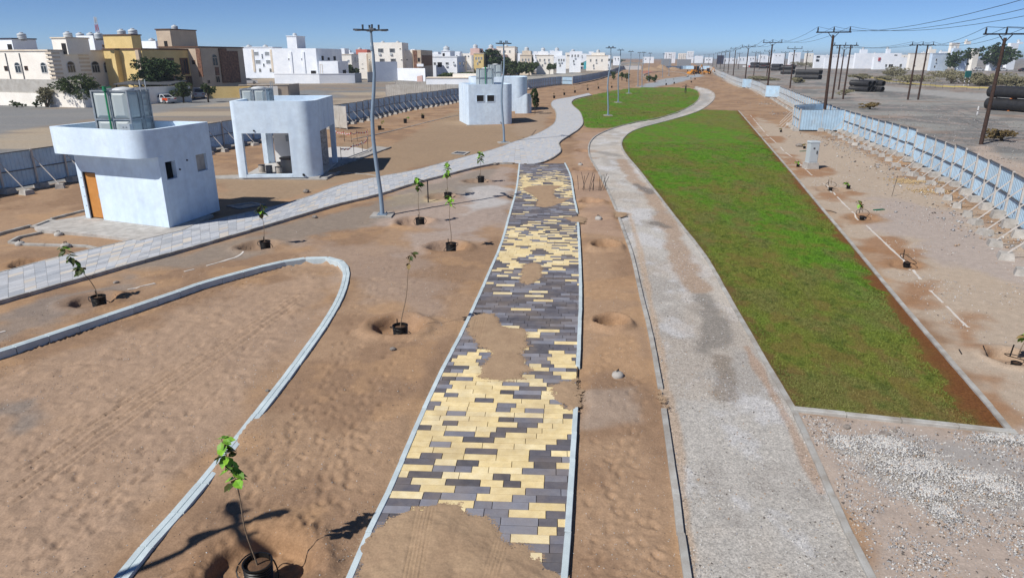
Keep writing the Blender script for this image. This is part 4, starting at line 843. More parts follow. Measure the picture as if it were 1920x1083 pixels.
MB().box(-3.75, D_ - 1.9, .131, -2.4, D_ - .4, LZ).build('inner_wall', M['white2'], pav)
MB().box(-2.395, D_ - 1.55, .131, -.35, D_ - 1.4, LZ).build('mosaic_wall', mat('mosaic', S(214, 208, 206, .9), S(170, 162, 158, .9), scale=14, rough=.6, lo=.45, hi=.55), pav, label='speckled mosaic wall panel')
MB().box(-2.95, D_ - 1.95, 1.75, -2.55, D_ - 1.9, 2.15).build('wall_box', M['galv'], pav)
chev = bpy.data.materials.new('chevron_tiles'); chev.use_nodes = True; _t = chev.node_tree; _n = _t.nodes; _l = _t.links
tc_ = _n.new('ShaderNodeTexCoord'); sx_ = _n.new('ShaderNodeSeparateXYZ'); _l.new(tc_.outputs['Object'], sx_.inputs[0])
at = _n.new('ShaderNodeMath'); at.operation = 'ARCTAN2'; _l.new(sx_.outputs[1], at.inputs[0]); _l.new(sx_.outputs[0], at.inputs[1])
pp = _n.new('ShaderNodeMath'); pp.operation = 'PINGPONG'; pp.inputs[1].default_value = .16; _l.new(at.outputs[0], pp.inputs[0])
ad = _n.new('ShaderNodeMath'); ad.operation = 'MULTIPLY_ADD'; ad.inputs[1].default_value = .75; _l.new(pp.outputs[0], ad.inputs[0]); _l.new(sx_.outputs[2], ad.inputs[2])
fr = _n.new('ShaderNodeMath'); fr.operation = 'PINGPONG'; fr.inputs[1].default_value = .05; _l.new(ad.outputs[0], fr.inputs[0])
gt = _n.new('ShaderNodeMath'); gt.operation = 'GREATER_THAN'; gt.inputs[1].default_value = .027; _l.new(fr.outputs[0], gt.inputs[0])
mx_ = _n.new('ShaderNodeMix'); mx_.data_type = 'RGBA'; mx_.inputs[6].default_value = (*S(92, 84, 80, .9), 1); mx_.inputs[7].default_value = (*S(214, 206, 194, .9), 1); _l.new(gt.outputs[0], mx_.inputs[0]); _l.new(mx_.outputs[2], _n['Principled BSDF'].inputs['Base Color']); _n['Principled BSDF'].inputs['Roughness'].default_value = .6
def pavloc(x, y): c, s_ = math.cos(PW - math.pi / 2), math.sin(PW - math.pi / 2); return (pB[0] + x * c - y * s_, pB[1] + x * s_ + y * c)
tb = empty('table', (*pavloc(-2.3, 2.35), .13), label='round chevron tiled table inside the open pavilion', cat='table')
MB().lathe([(.55, 0), (.55, .78), (.54, .8)], 28).build('pedestal', chev, tb, smooth=50); MB().lathe([(.6, .8), (.62, .82), (.62, .86), (.6, .88)], 28).build('table_top', plain('tabletop', 88, 82, 80, .4), tb, smooth=40)
for x, y, lb in ((-4.0, 2.1, 'chevron tiled stool standing farthest from the table by the open side'), (-3.45, 1.7, 'chevron tiled stool in front of the table by the sill'), (-3.15, 3.2, 'chevron tiled stool behind the table against the inner wall'), (-2.75, 1.25, 'sunlit pale chevron stool beside the rounded corner pier')):
    s_ = empty('stool', (*pavloc(x, y), .13), label=lb, cat='stool', group='stools around the pavilion table'); MB().lathe([(.2, 0), (.2, .42), (.19, .43)], 18).build('seat_drum', chev, s_, smooth=50); MB().lathe([(.205, .43), (.21, .44), (.2, .47), (.001, .475)], 18).build('seat', plain('tabletop', 88, 82, 80, .4), s_, smooth=40)
m = MB(); m.prism(Gs([(402, 329), (404, 334), (612, 336), (636, 324), (612, 322)], .05), -.1, .05); m.prism(Gs([(598, 326), (640, 310), (732, 277), (700, 273), (690, 279), (628, 303)], .05), -.1, .046); m.build('pavilion_apron', M['conc'], kind='structure', label='grey concrete apron around the open pavilion')
m = MB(); m.prism(Gs([(628, 303), (690, 281), (668, 276), (628, 275), (600, 280), (600, 300)], .1), -.05, .1); m.build('white_slab', mat('white_slab', S(228, 226, 222), S(212, 208, 202), scale=2, rough=.8), kind='structure', label='white tiled slab behind the open pavilion')
kerbs(Gs([(612, 336), (637, 324)]), bpy.data.objects['pavilion_apron'], KUG, width=.12, top=.12, step=1.1); kerbs(Gs([(640, 311), (733, 277.5)]), bpy.data.objects['pavilion_apron'], KUG, width=.12, top=.1, step=1.2)
sectank((*pavloc(-4.2, 3.6), LZ + .3), PW - math.pi / 2, 1.5, 1.6, 2.1, 'panelled water tank with dark pipes on the open pavilion', False)
MB().box(-.25, -.12, 0, .25, .12, 1.0).box(-.3, -.16, 1.0, .3, .16, 1.06).build('vent_box', M['galv'], loc=(*pavloc(-2.0, 3.4), LZ + .25), label='small grey metal vent box on the pavilion roof', cat='vent')
# barrier tape on thin stakes beside the pavilion
tape = empty('barrier_tape', label='red and white barrier tape strung on stakes behind the pavilion', cat='barrier tape')
tp = Gs([(630, 262), (646, 265), (659, 266), (670, 264), (690, 262), (690, 278), (680, 285), (664, 291), (640, 300)], .05)
for i, (x, y) in enumerate(tp): MB().bar((x, y, 0), (x, y, .95), .03).build('stake', M['steel'], tape)
for (a, b) in zip(tp, tp[1:]):
    n = 8
    for i in range(n):
        p = lambda k: (a[0] + (b[0] - a[0]) * k / n, a[1] + (b[1] - a[1]) * k / n, .85 - .5 * (k / n) * (1 - k / n) - .12 * random.random())
        MB().bar(p(i), p(i + 1), .02, .09).build('tape', M['redplastic'] if i % 2 else M['whiteplastic'], tape)
# ---- kiosk with rounded corner and two windows, round building, curved screen wall
k3 = empty('kiosk', (*G(945, 233), 0), math.radians(14), label='white kiosk with a rounded corner and two dark square windows', cat='kiosk')
H3 = 4.25; o3 = fillet([(-4.05, 0), (1.1, 0), (1.1, 5.6), (-4.05, 5.6)], [.2, 1.0, .8, .2], 10)
import bmesh
m = MB(); ringwall(m, o3, .25, 0, H3); me = m.mesh('wall', M['white']); wall3 = add('wall', me, k3); me.shade_smooth(); me.set_sharp_from_angle(angle=math.radians(40))
m = MB(); m.prism(inset(o3, .24), H3 - .7, H3 - .55); m.build('roof', M['white'], k3)
def px_on(root, u, v, y=0.0):           # pixel -> (x, z) on the local plane y = const of a thing
    R0 = Matrix.Rotation(root.rotation_euler.z, 2); d = Vector(((u - 960) / F, CT + ST * (-(v - 541.5) / F), -ST + CT * (-(v - 541.5) / F)))
    n = R0 @ Vector((0, 1)); o = Vector(root.location[:2]) + n * y; t = o.dot(n) / (d.x * n.x + d.y * n.y); q = Vector((d.x * t, d.y * t)) - Vector(root.location[:2])
    return (R0.transposed() @ q).x, H + d.z * t
def simple_window(root, x0, x1, z0, z1, y=0.0, fm='frame', gm='glass', bars=1, fw=.08, prd=.04, rot=None, name='window'):
    f = MB(); f.box(x0, y - prd, z0, x0 + fw, y + .02, z1); f.box(x1 - fw, y - prd, z0, x1, y + .02, z1); f.box(x0 + fw, y - prd, z0, x1 - fw, y + .02, z0 + fw); f.box(x0 + fw, y - prd, z1 - fw, x1 - fw, y + .02, z1)
    for k in range(bars): xm = x0 + (x1 - x0) * (k + 1) / (bars + 1); f.box(xm - fw / 2, y - prd * .8, z0 + fw, xm + fw / 2, y + .02, z1 - fw)
    w_ = f.build(name, M[fm], root); MB().box(x0 + .01, y - .015, z0 + .01, x1 - .01, y + .02, z1 - .01).build('pane', M[gm], w_); return w_
for a in ((893, 178, 908, 191), (912.5, 178, 927.5, 191)):
    x0, z1 = px_on(k3, a[0], a[1]); x1, z0 = px_on(k3, a[2], a[3]); simple_window(k3, x0, x1, z0, z1, fm='white', gm='dark', bars=0, fw=.05)
for y0 in (2.4, 4.2):
    m = MB().box(1.09, y0, 1.9, 1.14, y0 + .9, 2.9); m.build('window', M['galv'], k3); MB().box(1.1, y0 + .08, 1.98, 1.15, y0 + .82, 2.82).build('pane', M['glass'], bpy.data.objects[-1] if False else k3)
MB().bar((-.4, -.1, .25), (-.4, .05, .2), .1).build('spout', M['galv'], k3)
MB().box(-4.3, -.8, .0, -2.4, -.25, .06).build('concrete_step', M['conc'], k3)
sectank((*G(906, 232), 0), .24, 1.6, 1.6, 2.1, 'panelled water tank on the kiosk with two dark square windows'); t = bpy.data.objects[[o.name for o in bpy.data.objects if o.name.startswith('water_tank')][-1]]; t.location = (-3.1, 81.5, H3 - .55)
rb = empty('round_building', (-.5, 97.0, 0), label='white round cornered building behind the two window kiosk', cat='building')
o4 = fillet([(-5.5, 0), (2.6, 0), (2.6, 6), (-5.5, 6)], [1.5, 1.5, 1.5, 1.5], 10); m = MB(); ringwall(m, o4, .25, 0, 4.5); m.build('wall', M['white'], rb, smooth=40); m = MB(); m.prism(inset(o4, .24), 3.8, 3.95); m.build('roof', M['white'], rb)
sectank((-2.4, 100, 3.95), .1, 1.7, 1.7, 2.1, 'panelled water tank on the round cornered building behind the kiosk', False)
sw = empty('screen_wall', (*G(985, 213), 0), label='curved white screen wall with a wavy top beside the kiosk', cat='wall')
def screen():
    m = MB(); ns = 24; pts = []
    for i in range(ns + 1):
        t = i / ns; x, y = (-1.35 + 2.0 * t * 1.3, 0) if t < .55 else (.08 + .6 * math.sin((t - .55) / .45 * math.pi * .55) * 1.3, (1 - math.cos((t - .55) / .45 * math.pi * .55)) * 1.9)
        pts.append((x, y, 1.75 + .75 * (math.sin(min(1, t / .62) * math.pi / 2) ** 2) if t < .8 else 2.5 - .55 * ((t - .8) / .2) ** 2))
    for (x0, y0, h0), (x1, y1, h1) in zip(pts, pts[1:]):
        d = Vector((x1 - x0, y1 - y0)).normalized(); n = Vector((-d.y, d.x)) * .22
        m.hexa([(x0, y0, 0), (x1, y1, 0), (x1 + n.x, y1 + n.y, 0), (x0 + n.x, y0 + n.y, 0)], [(x0, y0, h0), (x1, y1, h1), (x1 + n.x, y1 + n.y, h1), (x0 + n.x, y0 + n.y, h0)])
    return m
screen().build('wall', M['white'], sw)
# ------------------------------------------------------------------ street lamps
def lamp_post(name_label, group='curved street lamps along the park'):
    r = empty('street_lamp', label=name_label, cat='street lamp', group=group); HL = 8.1
    prof = [(0, 0), (.0, .4), (-.02, 1.0), (-.12, 2.2), (-.2, 3.4), (-.18, 4.4), (-.05, 5.4), (.03, 6.2), (.04, 7.0), (.0, 7.6), (.0, HL - .12)]
    MB().tube([(x, 0, z + .1) for x, z in prof], [.105, .1, .097, .092, .088, .084, .078, .07, .062, .055, .05], 12).build('pole', M['lamp'], r, smooth=50)
    MB().lathe([(.056, 7.25), (.075, 7.27), (.075, 7.45), (.056, 7.47)], 12).build('collar', M['lamp'], r, smooth=40)
    b = MB().box(-.5, -.5, -.15, .5, .5, .08).build('base', M['conc'], r); MB().box(-.22, -.22, .08, .22, .22, .11).build('base_plate', M['lamp'], r)
    for sx in (-1, 1):
        for sy in (-1, 1): MB().lathe([(.02, .11), (.02, .18)], 6, c=(sx * .17, sy * .17, 0)).build('bolt', M['galv'], r)
    m = MB()
    for k in range(4): a = math.pi / 4 + k * math.pi / 2; m.hexa([(math.cos(a + s_) * .1, math.sin(a + s_) * .1, .1) for s_ in (-1.5, -.5, .5, 1.5)], [(math.cos(a + s_) * .04, math.sin(a + s_) * .04, .3) for s_ in (-1.5, -.5, .5, 1.5)]) if False else None
    MB().lathe([(.09, HL - .06), (.1, HL), (.08, HL + .06), (.03, HL + .12)], 12).build('hub', M['lamphead'], r, smooth=40)
    for k in range(4):
        a = .35 + k * math.pi / 2; c, s_ = math.cos(a), math.sin(a); R2 = lambda x, y, z: (x * c - y * s_, x * s_ + y * c, z)
        out_ = [(.08, .05), (.3, .06), (.42, .12), (.62, .13), (.72, .1), (.76, .0), (.72, -.1), (.62, -.13), (.42, -.12), (.3, -.06), (.08, -.05)][::-1]
        m = MB(); n = len(out_); m.v = [R2(x, y, HL - .04 + .03 * x) for x, y in out_] + [R2(x * .985, y * .85, HL + .03 + .03 * x) for x, y in out_]
        m.f = [tuple(range(n))[::-1], tuple(range(n, 2 * n))] + [(j, (j + 1) % n, n + (j + 1) % n, n + j) for j in range(n)]; m.m = [0] * len(m.f)
        hd = m.build('lamp_head', M['lamphead'], r); MB().box(-.12, -.08, -.012, .12, .08, .0).build('lens', M['lens'], hd, loc=R2(.56, 0, HL - .028), rz=a)
        MB().tube([R2(.34, 0, HL + .02), R2(.34, 0, HL + .22)], [.035, .045], 8).build('spot', M['lamphead'], r)
    return r
lamp0 = lamp_post('curved pale blue street lamp between the grey path and the young trees')
def put_lamp(p, label=None, rz=0.0, group=None):
    o = copy_tree(lamp0) if label else lamp0; o.location = (p[0], p[1], max(gz(*p), -.02)); o.rotation_euler.z = rz
    if label: o['label'] = label
    if group: o['group'] = group
    return o
put_lamp(G(717, 405)); put_lamp(G(945, 268), 'curved pale street lamp beside the two window kiosk', .2)
put_lamp(G(1140, 217), 'street lamp standing on the rounded lawn closest to the grey path', .1); put_lamp(G(1159, 192.5), 'second street lamp on the rounded lawn from the grey path', .3); put_lamp(G(1179, 175.5), 'third street lamp on the rounded lawn from the grey path', .2)
for u, v in ((1203.5, 163.5), (1196, 162), (1216, 154), (1242, 145.5), (1254, 141.5)): put_lamp(G(u, v), 'thin distant street lamp beyond the rounded lawn', .4, 'distant street lamps beyond the rounded lawn')
put_lamp((-4.46 - 5.6, 8.85 - 4.72), 'curved street lamp casting its four armed shadow over the kerb ring', 0.2)
# ------------------------------------------------------------------ young trees in black pots
def leafmesh(L=.16, W=.1):
    m = MB(); p = [(0, 0, 0), (.3, .5, .03), (.65, .45, .02), (1, 0, -.06), (.65, -.45, .02), (.3, -.5, .03), (.5, 0, -.03)]
    m.v = [(x * L, y * W, z * L * 1.6) for x, y, z in p]; m.f = [(0, 6, 1), (1, 6, 2), (2, 6, 3), (3, 6, 4), (4, 6, 5), (5, 6, 0)]; m.m = [0] * 6; return m
LEAF = {k: leafmesh().mesh('leaf', M[k]) for k in ('leaf', 'leafdark', 'leafdry')}
POTM = MB()
POTM.lathe([(.165, 0)] + [(r, z) for i in range(10) for r, z in ((.172 + .002 * i, .02 + i * .04), (.186 + .002 * i, .03 + i * .04), (.172 + .002 * i, .04 + i * .04))] + [(.205, .43), (.205, .45), (.185, .45), (.18, .39)], 24)
POTM.f.pop(); POTM.m.pop(); POTM = POTM.mesh('pot', M['pot'], 40)
RIMM = MB().lathe([(.192, .432), (.212, .435), (.212, .452), (.192, .455)], 24); RIMM.f = RIMM.f[:-2]; RIMM.m = RIMM.m[:-2]; RIMM = RIMM.mesh('rim', M['pot'], 40)
SOILM = MB().lathe([(.184, .38), (.12, .4), (.001, .405)], 20).mesh('soil', M['soil'], 60)
HOSE = MB().tube([(.27 * math.cos(a) * (1 + .08 * math.sin(3 * a)), .27 * math.sin(a), .33 + .13 * math.cos(a + .6)) for a in [i * 6.2 / 22 for i in range(23)]], .011, 6).mesh('hose_ring', M['hose'], 60)
STUB = MB().tube([(0, 0, .3), (.03, .01, .62)], .016, 6).mesh('water_stub', M['hose'], 60)
def sapling(u, v, ut, vt, label, n=14, kinds=('leaf',), crown=.45, curve=0.0, big=1.0, parts=True, seed=1, group='young trees in black pots', hose=True, ps=1.0):
    x, y = G(u, v); z0 = gz(x, y) - .01; R = random.Random(seed); r = empty('sapling', (x, y, z0), R.uniform(0, .3), label=label, cat='sapling', group=group); r.rotation_euler.z = 0
    sc_ = (ps, ps, .8 * ps if ps < 1 else 1.06); p = add('pot', POTM, r, scale=sc_); add('rim', RIMM, p); add('soil', SOILM, r, scale=sc_)
    if hose: add('hose_ring', HOSE, r, rz=R.uniform(0, 6)); add('water_stub', STUB, r, (-.1, .12, 0), R.uniform(0, 6))
    zt = zat(vt, y) - z0; xt = xat(ut, y, zt + z0) - x; yt = 0.0
    pts = []
    for i in range(13):
        t = i / 12; w_ = math.sin(t * math.pi) * .03 * math.sin(7 * t + seed); pts.append((xt * (t + curve * (t * t - t)) + w_, yt * t + w_ * .7, .38 + (zt - .38) * t))
    MB().tube(pts, [.014 - .009 * i / 12 for i in range(13)], 6).build('stem', M['stem'], r, smooth=60)
    def leafpos():
        t = 1 - crown * R.random() ** 1.1; i = min(11, int(t * 12)); f = t * 12 - i; a = Vector(pts[i]).lerp(Vector(pts[i + 1]), f); return a
    lm = MB()
    for k in range(n):
        a = leafpos(); ang = R.uniform(0, 6.28); s_ = big * R.uniform(.55, 1.25); kd = R.choice(kinds); off = Vector((math.cos(ang), math.sin(ang), 0)) * .015
        rot = (R.uniform(-.5, .5), R.uniform(.0, .95), ang)
        if parts: o = add('leaf', LEAF[kd], r, a + off, scale=(s_, s_, s_), rot=rot)
        else:
            T = Matrix.Translation(a + off) @ Matrix.Rotation(ang, 4, 'Z') @ Matrix.Rotation(rot[1], 4, 'Y') @ Matrix.Rotation(rot[0], 4, 'X') @ Matrix.Scale(s_, 4); i0 = len(lm.v)
            for q in LEAF['leaf'].vertices: lm.v.append(tuple(T @ q.co))
            lm.f += [tuple(i0 + j for j in f) for f in ((0, 6, 1), (1, 6, 2), (2, 6, 3), (3, 6, 4), (4, 6, 5), (5, 6, 0))]; lm.m += [('leaf', 'leafdark', 'leafdry').index(kd)] * 6
    if not parts: lm.build('foliage', [M['leaf'], M['leafdark'], M['leafdry']], r)
    return r
sapling(486, 1078, 415, 822, 'tall sapling with a bright green leafy top in a black pot by the kerb ring', 48, ('leaf', 'leaf', 'leaf', 'leafdark'), .36, .0, 1.12, seed=3)
sapling(751, 624, 772, 472, 'bare thin sapling with a few dry leaves in a black pot', 18, ('leafdry', 'leafdry', 'leafdark'), .16, 0, .95, seed=5)
sapling(846, 471, 843, 366, 'sapling with yellow green leaf tuft in a pot beside the paved path', 16, ('leaf', 'leaf', 'leafdry'), .2, 0, 1.5, seed=7)
sapling(788, 422, 781, 332, 'sapling with drooping broad leaves in a pot near the street lamp shadow', 24, ('leafdark', 'leaf'), .28, 0, 1.8, seed=9)
sapling(498, 464, 488, 381, 'sapling with a dark leafy tip in a pot between grey path and kerb ring', 20, ('leafdark', 'leaf', 'leaf'), .32, 0, 1.6, seed=11)
sapling(187, 571, 112, 462, 'bent sapling leaning over the grey path from its black pot', 36, ('leaf', 'leafdark', 'leafdark'), .5, .75, 1.5, seed=13)
sapling(840, 372, 838, 304, 'sapling with a bright hanging leaf tuft behind the gravel patch', 22, ('leaf',), .4, 0, 1.9, parts=False, seed=15)
sapling(902, 344, 899, 283, 'sapling standing close to the corner where the two paved paths meet', 20, ('leafdark', 'leaf'), .34, 0, 1.9, parts=False, seed=17)
for i, (u, v, ut, vt, lb) in enumerate([(1616, 409, 1609, 375, 'leafy sapling on the lime line facing the yellow spoil heap'), (1590, 355, 1587, 342, 'tiny leafy sapling behind the lime line near the electric cabinet'), (1496, 313, 1494, 303, 'tiny sapling between lawn kerb and electric cabinet'), (1508, 279, 1507, 270, 'tiny sapling behind the electric cabinet'), (1464, 248, 1463, 241, 'tiny sapling near the power pole enclosure'), (1906, 678, 1935, 610, 'potted sapling in the raked pit beside the long lawn')]):
    sapling(u, v, ut, vt, lb, 14, ('leaf', 'leafdry'), .5, 0, 1.3, parts=False, seed=30 + i, group='young trees between the long lawn and the fence', hose=(i in (0, 5)), ps=.55)
for i, (u, v) in enumerate([(1557, 355), (1700, 497)]): sapling(u, v, u + 2, v - 22, ['bare pot stub on the lime line beside the electric cabinet', 'bare pot stub on the lime line halfway along the lawn'][i], 3, ('leafdry',), .3, 0, .6, parts=False, seed=50 + i, group='young trees between the long lawn and the fence', ps=.55)
for i, (u, v, lb) in enumerate([(1039, 184.5, 'grey path bend'), (1058, 178.5, 'grey path end'), (1078, 174, 'rounded lawn corner'), (1102, 169.5, 'rounded lawn back edge'), (1122, 166.5, 'distant fence bend'), (1147, 165, 'lawn lamp posts'), (1249, 159.5, 'far gravel fork'), (1264, 157, 'far path bend'), (1296, 155, 'excavator track'), (1303, 150, 'far worksite edge')]):
    sapling(u, v, u - 1, v - 11, 'small dark potted sapling near the ' + lb, 8, ('leafdark',), .4, 0, 1.4, parts=False, seed=60 + i, group='small potted saplings far across the site', hose=False)
for i, (u, v, ut, vt) in enumerate([(712, 242, 718, 226), (760, 231, 766, 219), (793, 223, 793, 213)]): sapling(u, v, ut, vt, 'yellow green sapling in a pit below the fence footings', 10, ('leaf', 'leafdry'), .4, 0, 1.5, parts=False, seed=80 + i, group='young trees below the fence footings', hose=False)
# climbing plant beside the curved screen wall
# ------------------------------------------------------------------ trees and shrubs
def crown_mesh(name, m, blobs, n, ls, seed, flat=1.0):
    R = np.random.default_rng(seed); tot = sum(b[3] * b[4] * b[5] for b in blobs); P = []
    for bx, by, bz, rx_, ry_, rz_ in blobs:
        k = max(12, int(n * rx_ * ry_ * rz_ / tot)); d = R.normal(size=(k, 3)); d /= np.linalg.norm(d, axis=1, keepdims=True); rr = .45 + .6 * R.random((k, 1)) ** .6
        cl = R.normal(size=(max(4, k // 22), 3)); cl /= np.linalg.norm(cl, axis=1, keepdims=True); near_ = np.argmax(d @ cl.T, 1); d = d * .45 + cl[near_] * .55
        P.append(np.array([bx, by, bz]) + d * rr * np.array([rx_, ry_, rz_]))
    P = np.concatenate(P); k = len(P); a = R.normal(size=(k, 3)); a /= np.linalg.norm(a, axis=1, keepdims=True); b = np.cross(a, R.normal(size=(k, 3))); b /= np.linalg.norm(b, axis=1, keepdims=True) + 1e-9
    s_ = ls * R.uniform(.5, 1.4, (k, 1)); a = a * s_; b = b * s_ * .55; a[:, 2] *= flat
    V = np.stack([P - a, P + b, P + a, P - b], 1).reshape(-1, 3); return npmesh(name, V, np.arange(4 * k).reshape(-1, 4), m)
def tree(p, h, blobs, n, ls, m, label, trunk=.16, cat='tree', name='tree', seed=1, group=None, multi=1):
    z = gz(*p); r = empty(name, (p[0], p[1], z - .05), label=label, cat=cat, group=group); R = random.Random(seed); mb = MB()
    for k in range(multi):
        dx, dy = (R.uniform(-.3, .3), R.uniform(-.3, .3)) if multi > 1 else (0, 0); c = blobs[0]
        mb.tube([(dx * .2, dy * .2, 0), (dx + c[0] * .2, dy + c[1] * .2, h * .25), (dx * 2 + c[0] * .7, dy * 2, c[2])], [trunk, trunk * .75, trunk * .3], 7)
    for b in blobs[1:]:
        t = R.uniform(.35, .65); mb.tube([(blobs[0][0] * .4 * t, 0, blobs[0][2] * t), ((b[0] + blobs[0][0] * .3) * .5, b[1] * .5, (b[2] + blobs[0][2] * t) * .5), (b[0], b[1], b[2])], [trunk * .5, trunk * .35, trunk * .12], 6)
    mb.build('trunk', M['bark'], r, smooth=60); add('crown', crown_mesh('crown', M[m], blobs, int(n * 2.2), ls * .85, seed), r); return r
def rblobs(h, w_, base, n, seed, flat=.5):
    R = random.Random(seed); out = []
    for i in range(n):
        a = R.uniform(0, 6.28); q = R.random() ** .6; zz = base + (h - base) * R.uniform(.25, .9); k = 1 - .5 * abs((zz - base) / (h - base) - .45); out.append((math.cos(a) * q * w_ * .42 * k, math.sin(a) * q * w_ * .42 * k, zz, w_ * R.uniform(.18, .3), w_ * R.uniform(.18, .3), (h - base) * R.uniform(.15, .27)))
    out[0] = (0, 0, base + (h - base) * .6, w_ * .25, w_ * .25, (h - base) * .3); return out
def put_tree(u, v, h, w_, m, label, n=1600, ls=.2, base=.5, nb=9, seed=1, name='tree', cat='tree', group=None, multi=1, trunk=.16): return tree(G(u, v), h, rblobs(h, w_, base, nb, seed), n, ls, m, label, trunk, cat, name, seed, group, multi)
# layered dark tree by the yellow house
put_tree(300, 187, 6.6, 7.6, 'tree', 'broad dark layered tree in front of the yellow house', 5200, .22, 1.2, 20, 21, trunk=.22)
put_tree(152, 201, 4.4, 6.0, 'bush', 'dense grey green thorn bush against the corrugated compound wall', 4200, .14, .2, 16, 22, 'bush', 'bush', multi=4)
put_tree(88, 201, 3.0, 3.6, 'shrub', 'pale sparse straw coloured shrub by the compound wall', 1500, .12, .2, 10, 23, 'shrub', 'shrub', multi=4)
put_tree(32, 201, .9, 2.2, 'bush', 'low green weed clump under the compound wall', 500, .1, .05, 6, 24, 'shrub', 'shrub'); put_tree(68, 201.5, 1.0, 1.5, 'bush', 'small green weed clump beside the pale shrub', 400, .1, .05, 5, 25, 'shrub', 'shrub')
put_tree(345, 193, 3.4, 3.6, 'bush', 'small olive tree behind the taxi', 1800, .14, .9, 9, 26); put_tree(391, 192, 2.9, 2.6, 'leafbush' if 'leafbush' in M else 'bush', 'slender light green tree beside the tan compound wall', 1000, .14, .9, 7, 27)
put_tree(657, 150.5, 4.6, 6, 'tree', 'round green tree between the white block and the cream villa', 1600, .3, .4, 9, 28)
for i, (u, v, h, w_, m, lb) in enumerate([(920, 141, 9.5, 13, 'tree', 'tall dark tree before the pinkish house'), (938, 142, 8, 11, 'tree', 'dark tree behind the two window kiosk lamp'), (985, 139, 9, 9, 'tree', 'tall dark tree in front of the cream house with two water tanks'), (957, 143, 5.5, 9, 'bush', 'olive tree beside the dark tree row'), (972, 143, 5.5, 9, 'bush', 'olive tree in the middle of the tree row'), (992, 142, 5.5, 10, 'bush', 'olive tree at the open end of the tree row')]): put_tree(u, v, h, w_, m, lb, 1300, .5, .6, 9, 40 + i, trunk=.25, group='trees in the row before the houses')
for i, (u, v) in enumerate([(1023, 137), (1038, 136), (1030, 139)]): put_tree(u, v, 4.5, 5, 'bush', 'small olive tree on the sandy lot near the white truck', 500, .45, .8, 6, 50 + i, group='small trees on the sandy lot')
put_tree(1797, 134.5, 11.5, 13, 'tree', 'dark green tree before the pale blue house', 2600, .55, .6, 12, 60, trunk=.3); put_tree(1865, 133.5, 13.5, 19, 'tree', 'wide dark tree between the cream and white villas', 3200, .6, .6, 14, 61, trunk=.35)
for i, (u, v, h, w_, lb) in enumerate([(1700, 158.5, 4.0, 12, 'wide dark thorn shrub behind the paired poles'), (1680, 143, 6.5, 8, 'upright sparse thorn tree on the gravel slope'), (1783, 157, 6.0, 13, 'broad grey thorn shrub touching the teal sign'), (1835, 160, 5.2, 6, 'small rounded grey thorn shrub between teal sign and pipes'), (1862, 162, 5.6, 8, 'tall grey thorn shrub behind the black pipes'), (1897, 166, 4.6, 9, 'low wide thorn shrub above the black pipes'), (1612, 150, 3.4, 6.5, 'dark shrub above the six pipe stack'), (1655, 151, 2.2, 5, 'small grey shrub beside the gravel slope shrubs'), (1672, 142, 3.0, 9, 'low spreading shrub on the gravel slope'), (1492, 155, 2.5, 4, 'small shrub by the far pipe stack'), (1502, 126.5, 6, 17, 'dark hedge like shrub in front of the far houses'), (1528, 126.5, 6, 17, 'dark shrub continuing the far hedge'), (1430, 151, 2.2, 10, 'low green shrub behind the blue fence'), (1840, 161, 2.0, 4, 'small yellow green shrub by the pipes')]): put_tree(u, v, h * .6, w_ * 1.05, 'shrub', lb, 2200, .2, .05, 13, 70 + i, 'shrub', 'shrub', 'thorn shrubs on the gravel plain', multi=3, trunk=.1)
put_tree(1631, 205, .9, 3.0, 'leafdry', 'dry orange brush clump on the plain behind the fence', 900, .1, .02, 6, 90, 'shrub', 'shrub'); put_tree(1877, 265, 1.1, 2.6, 'leafdry', 'dry brown brush at the foot of the near power pole', 900, .09, .02, 6, 91, 'shrub', 'shrub'); put_tree(1585, 178, 1.2, 4, 'shrub', 'dry brush tuft between the paired poles', 500, .12, .02, 6, 92, 'shrub', 'shrub')
put_tree(1003, 214, 3.0, 1.6, 'tree', 'slim green plant beside the curved screen wall', 700, .13, .3, 7, 93, 'shrub', 'shrub', trunk=.05)
for i, (u, v) in enumerate([(1228, 155), (1218, 154), (1150, 150), (1166, 152), (1175, 154)]): put_tree(u, v, 2.6, 2.6, 'bush', 'small olive planting on the bare sand beyond the rounded lawn', 260, .25, .2, 5, 95 + i, 'shrub', 'shrub', 'small plantings on the far sand')
hedge = MB()
put_tree(840, 151, 2.4, 9, 'bush', 'low green hedge before the white villa with grey windows', 900, .3, .1, 10, 110, 'hedge', 'hedge'); put_tree(870, 150.5, 2.4, 9, 'bush', 'brownish end of the hedge beside the site cabin', 900, .3, .1, 10, 111, 'hedge', 'hedge')
for i, (u, v) in enumerate([(1082, 127), (1098, 126), (1112, 125.5), (1124, 125), (1150, 119), (1165, 118)]): put_tree(u, v, 4.0, 14, 'bush', 'dark green bush in the strip before the far cream houses', 500, .6, .1, 8, 120 + i, 'shrub', 'shrub', 'bushes before the far cream houses')
